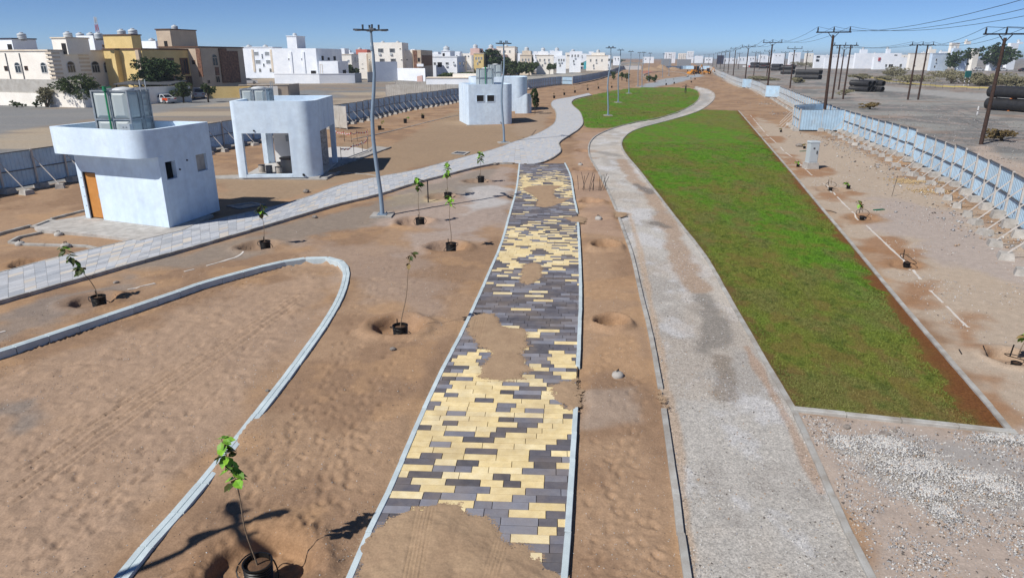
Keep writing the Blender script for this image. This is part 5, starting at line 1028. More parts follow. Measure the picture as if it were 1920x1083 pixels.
# ------------------------------------------------------------------ power poles and wires
def power_pole(p, h, label, rz=0.0, kind='T', far=False, lean=0.0, group='power poles along the blue fence'):
    z = gz(*p) - .1; r = empty('power_pole', (p[0], p[1], z), rz, label=label, cat='power pole', group=group); n = 6 if far else 10; top = h - 1.0; tips = []
    if kind == 'T':
        MB().tube([(0, 0, 0), (lean * .5, 0, top * .5), (lean, 0, top)], [.17, .15, .12], n).build('pole', M['wood'], r, smooth=50); xs = (-1.55, 0, 1.55); cz = top + .28
        MB().box(lean - 1.7, -.06, cz - .06, lean + 1.7, .06, cz + .06).build('crossarm', M['steel'], r)
        for s_ in (-1, 1): MB().bar((lean + s_ * .1, 0, top - .25), (lean + s_ * .5, 0, cz - .05), .06).build('arm_brace', M['steel'], r)
    else:
        for s_ in (-1, 1): MB().tube([(s_ * .95, 0, 0), (s_ * .95, 0, top)], [.16, .12], n).build('pole', M['wood'], r, smooth=50)
        xs = (-1.9, 0, 1.9); cz = top - .1; MB().box(-2.2, -.19, cz - .06, 2.2, -.13, cz + .06).box(-2.2, .13, cz - .06, 2.2, .19, cz + .06).build('crossarm', M['steel'], r); lean = 0
    for x in xs:
        prof = [(.05, 0)] + [(q, .06 + i * .07 + j * .035) for i in range(5) for j, q in ((0, .09), (1, .05))] + [(.04, .45), (.001, .5)]
        if far: prof = [(.07, 0), (.08, .4), (.001, .5)]
        MB().lathe(prof, 5 if far else 10).build('insulator', M['insul'], r, loc=(lean + x, 0, cz + .05), smooth=60)
        if kind == 'H':
            for s_ in (-1, 1): MB().tube([(x, s_ * .2, cz), (x, s_ * .75, cz - .08)], [.09, .05], 6).build('insulator', M['insul'], r, smooth=60)
        c, s2 = math.cos(rz), math.sin(rz); tips.append(Vector((p[0] + (lean + x) * c, p[1] + (lean + x) * s2, z + cz + .55)))
    return tips
ra = -math.atan2(47.6 - 34.0, 132.6 - 76.3)
la = [power_pole((20.4, 20.0), 10.3, 'power pole at the near end of the fence line', ra), power_pole(G(1543, 236), 10.3, 'brown power pole rising from the first blue fence enclosure', ra, lean=-.25), power_pole(G(1437, 182), 10.4, 'brown power pole at the second blue fence enclosure', ra), power_pole(G(1396, 161), 10.4, 'brown power pole at the third blue fence enclosure', ra, far=True)]
for u, v in ((1374, 148), (1364.5, 140), (1357, 134.5), (1350, 130.5), (1343, 127), (1336, 124.3), (1328, 122), (1320, 120), (1311, 118.2), (1302, 117), (1292, 116), (1280, 115.2)): la.append(power_pole(G(u, v), 10.5, 'power pole in the dense row beyond the third fence enclosure', ra, far=True, group='far power poles in a dense row'))
rb_ = -math.atan2(1, 3)
t1 = power_pole(G(1839, 271), 9.6, 'dark leaning power pole on the plain beside the black pipes', rb_ * .4, lean=.1, group='power poles on the gravel plain')
h2 = power_pole(((70.3 + 69.7) / 2, 123.5), 10.2, 'paired power poles on the plain before the thorn shrubs', .1, 'H', group='power poles on the gravel plain'); h1 = power_pole((57.85, 125.7), 10.2, 'paired power poles behind the blue fence beside the six pipe stack', 0, 'H', group='power poles on the gravel plain')
far_b = []
for u, v, lb in ((1572, 169, 'thin power pole behind the paired poles'), (1481, 165.5, 'power pole between the fence and the eight pipe stack'), (1508, 147, 'power pole beside the long far pipe stack'), (1468, 140.5, 'power pole near the red and white barriers'), (1437, 149, 'power pole behind the low green shrub'), (1413, 142, 'power pole beside the far pipe stacks'), (1423, 132, 'distant power pole before the far white houses'), (1384, 131, 'distant power pole over the far plain')): far_b.append(power_pole(G(u, v), 9.8, lb, -.3, far=True, group='power poles on the gravel plain'))
def wires(A, B, label, sag=.9, rad=.018):
    w_ = empty('power_line', label=label, cat='wire', group='power line wires')
    for a, b in zip(A, B): MB().tube([a.lerp(b, i / 14) - Vector((0, 0, sag * 4 * (i / 14) * (1 - i / 14))) for i in range(15)], rad, 4, caps=False).build('wire', M['wire'], w_)
wires(la[0], la[1], 'three wires rising from the first fence enclosure pole past the houses', 1.2, .013); wires(la[1], la[2], 'three wires between the first and second enclosure poles', 1.0, .016); wires(la[2], la[3], 'three wires between the second and third enclosure poles', .9, .026)
for i in range(3, 8): wires(la[i], la[i + 1], 'three wires along the dense far row of poles', .5, .03)
wires(h2, t1, 'three wires from the paired poles to the leaning pole by the pipes', 1.0, .02); off = [Vector((60, 20, 9.5)) + Vector((i * 1.6, 0, 0)) for i in (-1, 0, 1)]; wires(t1, off, 'three wires running from the leaning pole out over the pipes', .9, .02); wires(far_b[0], h2, 'three wires arriving at the paired poles from the plain', .8, .022)
# ------------------------------------------------------------------ black pipes: every pipe a thing
def pipe(c, d, L, rad, label, group):
    d = Vector(d).normalized(); o = empty('pipe', (c[0], c[1], c[2]), label=label, cat='pipe', group=group); n = 22; m = MB(); i0 = 0; o.rotation_euler = d.to_track_quat('X', 'Z').to_euler()
    prof = [(-L / 2, rad), (-L / 2 + .3, rad), (-L / 2 + .32, rad * .965), (L / 2, rad * .965)]
    for x, r in prof + [(L / 2, rad * .87), (-L / 2, rad * .89)]:
        for j in range(n): a = 2 * math.pi * j / n; m.v.append((x, r * math.cos(a), r * math.sin(a)))
    k = 6
    for s_ in range(k):
        for j in range(n): a = s_ * n + j; b = s_ * n + (j + 1) % n; c2 = ((s_ + 1) % k) * n; m.f.append((a, b, c2 + (j + 1) % n, c2 + j)); m.m.append(0)
    m.build('barrel', M['pipe'], o, smooth=50); return o
pd = Vector((2.6, -8.0, 0)).normalized(); pn = Vector((-pd.y, pd.x, 0)); p0 = Vector((*G(1842, 206), 0)); LP = 6.2
for i in range(2):
    for j in range(3):
        for k in range(2):
            c = p0 + pd * (LP / 2 + j * (LP + .08)) + pn * (.78 + k * 1.6) + Vector((0, 0, .88 + i * 1.62))
            pipe(c, pd, LP, .76, ('upper' if i else 'lower') + ' row large black pipe ' + ('facing the fence' if not k else 'behind the facing row') + (' at the chamfered pole end', ' in the middle of the row', ' at the frame side end')[j].replace('frame side', 'open plain'), 'large black pipes by the leaning pole')
for j in range(7):
    for i in range(2):
        c = p0 + pd * (.5 + j * 2.9) + pn * .6 + Vector((0, 0, .05 + i * 1.6)); MB().hexa([(-.15, -.2, 0), (.15, -.2, 0), (.15, .9, 0), (-.15, .9, 0)], [(-.1, -.05, .14), (.1, -.05, .14), (.1, .9, .14), (-.1, .9, .14)]).build('chock', plain('orangewoodchock', 206, 120, 60, .8), loc=c, rz=math.atan2(pd.y, pd.x), label='orange timber chock wedged under the large black pipes', cat='chock', group='timber chocks under the pipes')
def stack(u, v, nx, rows_, L, rad, ang, label, group):
    x, y = G(u, v); d = Vector((math.cos(ang), math.sin(ang), 0)); n = Vector((-d.y, d.x, 0))
    for i in range(rows_):
        for k in range(nx): c = Vector((x, y, 0)) + n * (k * 2.06 * rad) + Vector((0, 0, rad + gz(x, y) + i * 2.02 * rad)); pipe(c, d, L, rad, label % ('top' if i == rows_ - 1 else 'bottom'), group)
stack(1611, 172, 3, 2, 5.0, .58, math.radians(-68), 'black pipe in the %s row of the six pipe stack', 'six pipe stack behind the fence'); stack(1636, 172, 1, 2, 5.0, .58, math.radians(-68), 'black pipe in the %s row beside the six pipe stack', 'six pipe stack behind the fence')
stack(1513, 149, 2, 2, 8, .8, math.radians(-45), 'long black pipe in the %s row of the far stack by the shrub', 'long far pipe stack'); stack(1475, 139.5, 2, 2, 5, .95, math.radians(-40), 'black pipe in the %s row of the distant stack by the barriers', 'distant pipe stacks')
stack(1454, 133.5, 2, 2, 5, .9, math.radians(-55), 'black pipe in the %s row of the distant stack before the barriers', 'distant pipe stacks'); stack(1431, 130, 2, 2, 5, .9, math.radians(-55), 'black pipe in the %s row of the farther distant stack', 'distant pipe stacks'); stack(1413, 128.5, 2, 2, 5, .9, math.radians(-55), 'black pipe in the %s row of the farthest stack', 'distant pipe stacks')
# red and white road barriers far right
for i in range(9):
    u = 1397 + i * 11.5; x, y = G(u, 126); b = empty('road_barrier', (x, y, gz(x, y)), -.1, label=('red' if i % 2 else 'white') + ' plastic road barrier in the line behind the far pipe stacks', cat='barrier', group='road barriers across the plain')
    MB().hexa([(-1.9, -.4, 0), (1.9, -.4, 0), (1.9, .4, 0), (-1.9, .4, 0)], [(-1.8, -.16, 1.3), (1.8, -.16, 1.3), (1.8, .16, 1.3), (-1.8, .16, 1.3)]).build('shell', M['redplastic'] if i % 2 else M['whiteplastic'], b)
# ------------------------------------------------------------------ houses traced facade by facade
def ray(u, v): k = -(v - 541.5) / F; return Vector(((u - 960) / F, CT + ST * k, -ST + CT * k))
class House:
    def __init__(s, label, Y, al, uL, uC, uR, vtop, wm, trim=None, name='house', vb=None, cat='house', par=.5, trimh=.25, floor=0.0):
        s.R = random.Random(int(uL * 7)); s.a = math.radians(al); z = 4.0; s.X = xat(uC, Y, z); s.Y = Y; s.ht = zat(vtop, Y) - floor; s.z0 = floor + (gz(s.X, Y) - .1 if floor == 0 else 0)
        s.root = empty(name, (s.X, Y, s.z0), -s.a, label=label, cat=cat); s.dx, s.dy = Vector((math.cos(s.a), -math.sin(s.a))), Vector((math.sin(s.a), math.cos(s.a)))
        s.WL = abs(s.sx(uL)); s.WR = max(2.0, s.sy(uR)); s.ht = zat(vtop, Y) - s.z0
        o = [(-s.WL, 0), (0, 0), (0, s.WR), (-s.WL, s.WR)]; m = MB(); ringwall(m, o, .3, 0, s.ht); m.build('wall', M[wm], s.root); m = MB(); m.prism(inset(o, .29), s.ht - par - .2, s.ht - par); m.build('roof', M['roof'], s.root)
        if trim: m = MB(); ringwall(m, inset(o, -.16), .5, s.ht + .002, s.ht + trimh); m.build('cornice', M[trim], s.root)
    def sx(s, u, v=108, y=0.0): d = ray(u, v); o = Vector((s.X, s.Y)) + s.dy * y; t = o.dot(s.dy) / Vector(d[:2]).dot(s.dy); return (Vector(d[:2]) * t - o).dot(s.dx)
    def sy(s, u, v=108, x=0.0):
        d = ray(u, v); o = Vector((s.X, s.Y)) + s.dx * x; dn = Vector(d[:2]).dot(s.dx)
        if abs(dn) < 1e-4: return 12.0
        return min(30.0, max(0.5, (Vector(d[:2]) * (o.dot(s.dx) / dn) - o).dot(s.dy)))
    def zx(s, u, v): d = ray(u, v); t = Vector((s.X, s.Y)).dot(s.dy) / Vector(d[:2]).dot(s.dy); return H + d.z * t - s.z0
    def zy(s, u, v): d = ray(u, v); t = Vector((s.X, s.Y)).dot(s.dx) / Vector(d[:2]).dot(s.dx); return H + d.z * t - s.z0
    def left(s, rects, fm='frame', gm='glass', bars=1, arch=False, fw=.1):
        for a in rects:
            x0, x1 = sorted((s.sx(a[0]), s.sx(a[2]))); z0, z1 = s.zx(a[0], a[3]), s.zx(a[0], a[1]); s.win(x0, x1, z0, z1, 0, fm, gm, bars, arch, fw)
        return s
    def right(s, rects, fm='frame', gm='glass', bars=1, arch=False, fw=.1):
        for a in rects:
            y0, y1 = sorted((s.sy(a[0]), s.sy(a[2]))); z0, z1 = s.zy(a[0], a[3]), s.zy(a[0], a[1]); s.win(y0, y1, z0, z1, 1, fm, gm, bars, arch, fw)
        return s
    def win(s, x0, x1, z0, z1, side, fm, gm, bars, arch, fw):
        def bx(m, a, b, c, d, pr, bk=.02):
            if side: m.box(-bk, a, c, pr, b, d)
            else: m.box(a, -pr, c, b, bk, d)
        z0 = max(.1, z0); f = MB(); h = .08; bx(f, x0, x0 + fw, z0, z1, h); bx(f, x1 - fw, x1, z0, z1, h); bx(f, x0 + fw, x1 - fw, z0, z0 + fw, h); bx(f, x0 + fw, x1 - fw, z1 - fw, z1, h)
        for k in range(bars): xm = x0 + (x1 - x0) * (k + 1) / (bars + 1); bx(f, xm - fw * .4, xm + fw * .4, z0 + fw, z1 - fw, h * .8)
        if arch:
            n = 8; r = (x1 - x0) / 2; c = (x0 + x1) / 2
            for k in range(n):
                a0, a1 = math.pi * k / n, math.pi * (k + 1) / n; p = [(c + r * math.cos(a0), z1 + r * .8 * math.sin(a0)), (c + r * math.cos(a1), z1 + r * .8 * math.sin(a1)), (c + (r - fw) * math.cos(a1), z1 + (r - fw) * .8 * math.sin(a1)), (c + (r - fw) * math.cos(a0), z1 + (r - fw) * .8 * math.sin(a0))]
                f.hexa([((.0, q[0], q[1]) if side else (q[0], .0, q[1])) for q in p], [((h, q[0], q[1]) if side else (q[0], -h, q[1])) for q in p])
        w_ = f.build('window', M[fm], s.root); g = MB(); bx(g, x0 + .02, x1 - .02, z0 + .02, z1 - .02, .03)
        if arch:
            c = (x0 + x1) / 2; r = (x1 - x0) / 2 - .03; p = [(c + r * math.cos(math.pi * k / 8), z1 + r * .8 * math.sin(math.pi * k / 8)) for k in range(9)]
            n = len(p); i = len(g.v); g.v += [((.0, q[0], q[1]) if side else (q[0], .0, q[1])) for q in p] + [((.03, q[0], q[1]) if side else (q[0], -.03, q[1])) for q in p]; g.f.append(tuple(range(i + n, i + 2 * n))); g.m.append(0)
        g.build('pane', M[gm], w_)
        if fm == 'frame' and s.R.random() < .4 and x1 - x0 > .5:
            a_ = MB(); bx(a_, x0 + .1, x0 + .85, max(.1, z0 - .75), max(.4, z0 - .2), .35); a_.build('air_conditioner', M['tank'], s.root)
        return w_
    def room(s, uL, uC, uR, vtop, y, wm, trim=None, door=None, tr=.15):
        x1 = s.sx(uC, y=y); x0 = s.sx(uL, y=y); yy = max(y + 1.5, s.sy(uR, x=x1)); Yc = s.Y + s.dy.y * y + s.dx.y * x1; zt = zat(vtop, Yc) - s.z0; zb = s.ht - .55
        o = [(x0, y), (x1, y), (x1, yy), (x0, yy)]; r = MB(); r.prism(o, zb, zt); r = r.build('roof_room', M[wm], s.root)
        if trim: m = MB(); m.prism(inset(o, -.15), zt + .002, zt + .2); m.build('cornice', M[trim], r)
        if door: m = MB().box(s.sx(door[0], y=y), y - .05, s.ht - .5, s.sx(door[1], y=y), y + .02, s.ht + 1.3); m.build('door', M['dark'], r)
        return (x0, x1, y, yy, zt)
    def band(s, a, wm, side=0, pr=.15, name='pilaster'):
        if side: y0, y1 = sorted((s.sy(a[0]), s.sy(a[2]))); z0, z1 = s.zy(a[0], a[3]), s.zy(a[0], a[1]); MB().box(-.02, y0, max(0, z0), pr, y1, z1).build(name, M[wm], s.root)
        else: x0, x1 = sorted((s.sx(a[0]), s.sx(a[2]))); z0, z1 = s.zx(a[0], a[3]), s.zx(a[0], a[1]); MB().box(x0, -pr, max(0, z0), x1, .02, z1).build(name, M[wm], s.root)
        return s
    def top(s, x, y, z=None):
        p = Vector((s.X, s.Y)) + s.dx * x + s.dy * y; return (p.x, p.y, s.z0 + (s.ht - .5 if z is None else z))
TANKM = MB().lathe([(.92, 0), (1.0, .06), (1.0, .3), (.97, .33), (1.0, .36), (1.0, .7), (.97, .73), (1.0, .76), (1.0, 1.15), (.9, 1.3), (.45, 1.42), (.42, 1.55), (.001, 1.56)], 18).mesh('tank_body', M['tank'], 50)
TLID = MB().lathe([(.44, 0), (.46, .05), (.3, .1), (.001, .12)], 14).mesh('tank_lid', M['tank'], 50)
def rtank(p, r, label):
    r = r * .58
    t = empty('roof_tank', p, label=label, cat='water tank', group='white water tanks on house roofs'); add('tank_body', TANKM, t, scale=(r, r, r)); add('tank_lid', TLID, t, (0, 0, 1.56 * r), scale=(r, r, r)); MB().box(-r, -.1, -.25, r, .1, .01).build('stand', M['conc'], t); return t
# --- left side
h = House('cream villa with arched windows and striped corner columns', 124, 18, -75, 99, 229, 96, 'cream2', 'cream', name='villa', cat='villa')
h.left([(24, 123, 35, 137), (73, 123, 84, 137)], arch=True).left([(4, 124, 11, 133), (42, 124, 48, 132)], 'trim', 'dark', 0).right([(122, 122, 137, 137), (168, 122, 183, 137), (191, 122, 205, 137)], arch=True, bars=2)
for k in range(8): h.band((87, 98 + k * 7.6, 98.6, 101.8 + k * 7.6), 'cream', 0, .12, 'corner_block'); h.band((99.4, 98 + k * 7.6, 112, 101.8 + k * 7.6), 'cream', 1, .12, 'corner_block'); h.band((147, 101 + k * 7.4, 166, 104.6 + k * 7.4), 'cream', 1, .12, 'corner_block')
for u in (11, 37, 91): h.band((u, 100, u + 1.2, 156), 'rail', 0, .1, 'downpipe')
q = h.room(103, 130, 172, 72, 3.0, 'cream2', 'cream', (120, 128)); rtank(h.top((q[0] + q[1]) / 2, 5, q[4]), 1.25, 'white water tank on the cream villa stair room'); rtank(h.top(q[1] + 2, 8, q[4]), 1.2, 'ribbed white water tank behind the cream villa stair room')
q = h.room(2, 29, 74, 73.5, 6.0, 'bwhite', 'bluetrim', (19, 27)); rtank(h.top((q[0] + q[1]) / 2 + 2, 8, q[4]), 1.3, 'white water tank on the blue trimmed roof room')
h = House('plain white house partly hidden behind the cream villa', 150, 18, 150, 187, 206, 67, 'bwhite'); h.left([(196, 84, 200, 90)], 'trim', 'dark', 0); rtank(h.top(-8, 4), 1.4, 'ribbed white water tank on the plain white house'); rtank(h.top(-5, 4), 1.4, 'second ribbed tank on the plain white house')
h = House('yellow house with dark brown trim and tall framed windows', 131, 18, 196, 273, 362, 93.5, 'yellow', 'trim', name='villa', cat='villa')
h.left([(250, 117.5, 257, 126), (266, 118, 272, 126)], 'brownframe', 'glass', 0).right([(311, 109, 325, 136), (336, 109, 351, 140), (342, 143, 354, 161), (317, 143, 328, 160)], 'brownframe', 'glass', 2, fw=.22)
h.band((219, 95, 226, 157), 'yellow', 0, 1.2, 'pilaster'); h.band((259, 94, 265, 157), 'tan', 0, .5, 'pilaster')
q = h.room(200, 252.5, 270, 66.5, 2.5, 'yellow', 'trim'); rtank(h.top(q[0] + 2, 5, q[4]), 1.3, 'smaller white water tank on the yellow house'); rtank(h.top(q[1] - 2, 5, q[4]), 1.4, 'larger white water tank on the yellow house')
h = House('tan house with stone clad bay and brown cornice', 141, 18, 300, 378, 457, 89.5, 'tan', 'trim', name='villa', cat='villa')
h.right([(397, 108, 407, 124), (428, 108, 438, 124)], 'tan', 'glass', 1, arch=True).right([(399, 143, 407, 156), (382, 150, 388, 158)], 'tan', 'dark', 1).left([(359, 113, 365, 121)], 'brownframe', 'glass', 0).band((411, 91, 424, 156), 'stonewall', 1, .35, 'stone_bay').band((426, 96, 446, 156), 'stonewall', 1, .12, 'stone_bay').band((369, 91, 377, 144), 'stonewall', 0, .1, 'stone_bay').band((400, 126, 407, 142), 'stonewall', 1, .1, 'stone_panel')
q = h.room(300, 326, 374, 56, 2.0, 'tan', 'trim', (312, 318)); rtank(h.top(q[1] - 1.5, 5, q[4]), 1.1, 'small white water tank on the tan house tower')
h = House('pale house between the yellow and tan houses', 175, 18, 268, 300, 306, 77, 'bwhite'); rtank(h.top(-4, 3), 1.3, 'water tank on the pale house between the villas')
h = House('white three storey apartment block with recessed balconies', 250, 4, 455, 514, 530, 89.5, 'bwhite', 'bwhite', name='apartment_block', cat='apartment block'); h.left([(477, 97, 486, 105), (497, 97, 506, 105), (478, 112.5, 488, 120.5), (498, 112.5, 507, 120.5)], 'bwhite', 'galv', 0).left([(490.5, 101, 493.5, 111), (491.5, 119, 495, 126)], 'bwhite', 'glass', 0).left([(483, 130, 487, 135.5), (503, 130, 507, 135.5)], arch=True); h.band((473, 93, 476.5, 135), 'cream', 0, .2); h.band((507.5, 93, 511, 135), 'cream', 0, .2)
rtank(h.top(-10, 4), 1.6, 'water tank on the balconied apartment block'); rtank(h.top(-4, 4), 1.6, 'second water tank on the balconied apartment block')
h = House('white villa with a stair tower and tall louvre strips', 224, 5, 511, 595, 641, 91, 'bwhite', name='villa', cat='villa'); h.left([(540, 109, 543, 114), (564.3, 109, 567, 114), (543.5, 136, 546, 140), (567, 136, 569.5, 140)], 'bwhite', 'dark', 0).left([(580, 132, 591, 142)], 'bwhite', 'dark', 0).right([(602, 104.5, 607, 114), (613.5, 107.5, 618, 114), (624.5, 105, 629.5, 114)], 'bwhite', 'dark', 0)
for u in (543.5, 567): h.band((u, 97, u + 4, 142), 'bwhite', 0, .25, 'louvre_strip')
q = h.room(541, 559, 575, 68.5, 2.0, 'bwhite', 'bwhite'); rtank(h.top(q[1] - 1.2, 4, q[4]), 1.1, 'white water tank on the white stair tower')
h2_ = House('lower front wing of the white villa with the stair tower', 219, 5, 597, 634, 652, 115, 'bwhite', name='house_wing', cat='wing'); h2_.left([(598.5, 121, 603, 141)], 'cream', 'bwhite', 0).right([(640, 131, 647, 142)], 'bwhite', 'dark', 0)
h = House('small cream house with arched side windows', 262, 5, 640, 660, 684, 103, 'cream2', 'cream'); h.left([(650.5, 112, 655, 118)], 'bwhite', 'galv', 0).right([(664, 111, 667, 119), (670, 112, 672, 117)], arch=True); h.room(640, 647, 655, 91, 2, 'bwhite')
h = House('coral red house behind the cream villa', 300, 5, 668, 690, 696, 93, 'red'); rtank(h.top(-4, 3), 1.4, 'white tank on the coral red house')
h = House('cream three storey villa with grey paired windows', 236, 4, 696, 755.5, 766.5, 80, 'cream2', name='villa', cat='villa'); h.left([(709.6, 91, 719.5, 99), (731, 91, 741, 99), (711.4, 110, 721, 118.3), (732, 110, 742, 118.3)], bars=3).left([(749.5, 90, 752.5, 93.6), (751, 111, 754, 114), (691, 111, 694, 114)], 'cream2', 'dark', 0); rtank(h.top(-7, 3), 1.1, 'white tank on the cream three storey villa'); rtank(h.top(-2, 3), 1.1, 'second white tank on the cream three storey villa')
h = House('cream side wing with a stone faced balcony tower', 240, 4, 756, 774, 781, 94, 'cream2', name='house_wing', cat='wing'); h.left([(761.5, 110.5, 764.5, 114)], 'cream2', 'dark', 0)
h = House('stone and brown clad balcony block beside the cream villa', 238, 4, 774, 790, 811, 94, 'tan', name='house_wing', cat='wing'); h.left([(782.5, 108, 788, 117)], 'tan', 'dark', 0).band((775, 95, 782, 129), 'stonewall', 0, .1, 'stone_bay').band((791, 104, 810, 124), 'brownwall', 1, .15, 'brown_panel').band((782, 120, 794, 125), 'bwhite', 0, .9, 'balcony')
h = House('low cream wing joined to the three storey villa', 238, 4, 672, 690, 697, 99, 'cream2', name='house_wing', cat='wing'); h.left([(677, 119, 680, 121), (676, 127.5, 681, 129.5)], 'cream2', 'dark', 0); h.band((687.5, 101, 690, 135), 'tan', 0, .2)
h = House('white villa with small grey windows behind the hedge', 262, 3, 810, 857, 891, 107, 'bwhite', 'bwhite', name='villa', cat='villa'); h.left([(812.5, 117, 817, 122), (835, 117, 841, 121.7), (849, 116, 852, 118.7)], 'frame', 'glass', 1).right([(861, 116.5, 863, 122), (868, 116, 870, 121.5), (879, 115, 882, 121), (886, 114, 888, 120)], 'frame', 'glass', 0); h.band((820, 117, 828, 126), 'dark', 0, .1, 'arch'); q = h.room(828, 844, 853, 96.5, 3, 'bwhite', 'bwhite', (830, 834)); rtank(h.top((q[0] + q[1]) / 2, 5, q[4]), 2.0, 'large white tank on the white villa behind the hedge')
for (uL, uC, uR, vt, Y, m_, lb, rm) in [(888, 907, 912, 101, 290, 'yellow', 'small yellow house behind the tree row', (882, 899, 906, 91, 'pink')), (908, 945, 954, 103.5, 300, 'pink', 'pinkish house with a pink stair room', (914, 926, 933, 91, 'pink')), (931, 965, 975, 88.5, 320, 'cream2', 'tall cream house with side windows', None), (975, 996.5, 1005.5, 104, 310, 'cream', 'cream house with a stair room and water tanks', (979, 995, 1001, 95.5, 'cream')), (1006, 1038, 1047, 104.5, 330, 'cream2', 'wide cream house with two dark doors', (1008, 1028, 1033, 96.5, 'bwhite')), (1044, 1061, 1073, 104.5, 345, 'bwhite', 'white house with a dark shaded side', (1034, 1054, 1061, 96, 'bwhite')), (1068, 1089, 1101, 96.5, 360, 'bwhite', 'tall white house beside the bushes', None), (1100, 1140, 1146, 105, 390, 'cream2', 'low cream house group before the distant flats', (1109, 1134, 1142, 99, 'cream2')), (1136, 1146, 1155, 104, 410, 'bwhite', 'white end house beside the street lamp', None)]:
    h = House(lb, Y, 3, uL, uC, uR, vt, m_, 'cream' if m_ != 'bwhite' else None); w0 = uC - uL
    h.left([(uL + w0 * f, vt + 6, uL + w0 * f + 3, vt + 11) for f in (.15, .42, .68)] + [(uL + w0 * .3, vt + 16, uL + w0 * .3 + 3, vt + 21)], 'frame', 'glass', 1, fw=.14)
    if uR - uC > 6: h.right([(uC + (uR - uC) * f, vt + 7, uC + (uR - uC) * f + 1.4, vt + 12) for f in (.25, .65)], 'frame', 'glass', 0, fw=.12)
    if rm: q = h.room(rm[0], rm[1], rm[2], rm[3], 2.5, rm[4]); rtank(h.top((q[0] + q[1]) / 2, 4.5, q[4]), 1.7, 'white tank on the ' + lb.split(' with ')[0].split(' behind ')[0])
    else: rtank(h.top(-4, 4), 1.6, 'white tank on the ' + lb.split(' with ')[0].split(' beside ')[0])
# smaller roofs filling the skyline behind
for i, (uL, uC, uR, vt, Y, m_) in enumerate([(700, 720, 726, 98, 420, 'bwhite'), (800, 822, 828, 99, 420, 'bwhite'), (834, 862, 868, 100, 430, 'bwhite'), (868, 884, 890, 100.5, 440, 'cream2'), (900, 912, 917, 99, 430, 'bwhite'), (1000, 1012, 1018, 99, 440, 'bwhite'), (1060, 1072, 1078, 99, 450, 'cream2')]):
    h = House(['white house roof showing behind the street lamp head', 'white house roof rising over the stone balcony block', 'white house behind the villa with the large tank', 'cream house roof next to the small yellow house', 'white house roof behind the pinkish house', 'white house roof behind the wide cream house', 'cream house roof behind the tall white house'][i], Y, 3, uL, uC, uR, vt, m_)
    h.left([(uL + 3, vt + 4, uL + 6, vt + 7), (uC - 7, vt + 4, uC - 4, vt + 7)], 'frame', 'glass', 0, fw=.15)
for i, (uL, uC, uR, vt, Y, lb) in enumerate([(644, 664, 670, 99, 480, 'white house roof behind the small cream house'), (676, 690, 700, 97, 520, 'white house roof beside the coral red house'), (764, 786, 796, 97, 480, 'white house roof behind the stone balcony block'), (806, 830, 838, 102, 400, 'low white house between brown block and large tank'), (846, 872, 882, 101.5, 470, 'low white house between large tank and small yellow house'), (874, 894, 902, 103, 500, 'small white house next to the pink stair room'), (952, 978, 986, 100, 520, 'white house roof behind the tall cream house'), (994, 1014, 1022, 101, 540, 'white house roof behind the two tank house'), (1024, 1046, 1054, 99.5, 560, 'white house roof behind the wide cream house wing'), (1076, 1100, 1110, 101, 580, 'white house roof behind the tall white house'), (1096, 1122, 1132, 101.5, 600, 'white house roof behind the low cream group'), (1150, 1164, 1170, 106, 700, 'tiny white house beyond the end house'), (1206, 1226, 1232, 107, 900, 'tiny white house on the horizon beside the stepped flats'), (1322, 1336, 1340, 108, 900, 'tiny white house on the horizon near the far fence corner')]):
    h = House(lb, Y, 3, uL, uC, uR, vt, 'bwhite'); w0 = uC - uL; h.left([(uL + w0 * f, vt + 3, uL + w0 * f + 2, vt + 5.6) for f in (.2, .6)], 'frame', 'glass', 0, fw=.15)
    if vt < 104: q = h.room(uL + w0 * .3, uL + w0 * .65, uL + w0 * .8, vt - 4.5, 3, 'bwhite')
# far flats in the centre
for (uL, uC, uR, vt, Y, m_, lb) in [(1246, 1266, 1270, 98.5, 900, 'bwhite', 'stepped white block of flats on the horizon'), (1272, 1286, 1289, 100, 920, 'cream2', 'cream block of flats on the horizon'), (1288, 1300, 1303, 96.2, 900, 'bwhite', 'tall white tower of flats on the horizon'), (1303, 1318, 1322, 105, 900, 'bwhite', 'low white flats adjoining the horizon tower'), (1241, 1259, 1262, 110.5, 620, 'galv', 'dark grey shed before the stepped flats'), (1271, 1296, 1299, 111.5, 600, 'galv', 'long dark shed before the cream flats'), (1346, 1357, 1359, 104, 760, 'bluetrim', 'dark blue block beyond the dense pole row')]:
    h = House(lb, Y, 0, uL, uC, uR, vt, m_, name='apartment_block', cat='apartment block')
    if vt < 102:
        w0 = uC - uL; h.left([(uL + w0 * f, vt + 2 + 2.6 * k, uL + w0 * f + 1.2, vt + 3.4 + 2.6 * k) for k in range(4) for f in (.12, .38, .62, .84)], 'frame', 'glass', 0, fw=.2)
# --- right side
def rh(lb, Y, al, uL, uC, uR, vt, m_, trim=None, wl=(), wr=(), rm=None, bars=1, cat='house', name='house', gm='glass'):
    h = House(lb, Y, al, uL, uC, uR, vt, m_, trim, name=name, cat=cat); h.left(wl, 'frame', gm, bars, fw=.14); h.right(wr, 'frame', gm, bars, fw=.14)
    if rm: q = h.room(*rm[:4], 3.0, rm[4]); rtank(h.top((q[0] + q[1]) / 2, 5, q[4]), 1.5, 'white tank on the ' + lb.split(' with ')[0].split(' behind ')[0])
    return h
rh('pale blue villa with pale shaded wings beside a tree', 380, -12, 1748, 1778, 1800, 101, 'paleblue', 'paleblue', [(1755, 110, 1758, 115), (1754, 123, 1757, 127.5)], [(1783, 109.5, 1786, 115)], (1785, 1799, 1808, 91, 'paleblue'), 0)
rh('pale blue front wing between the dark tree and white car', 372, -12, 1800, 1812, 1831, 101, 'paleblue', 'paleblue', [], [(1817, 123, 1821, 128)], None, 0, 'wing', 'house_wing')
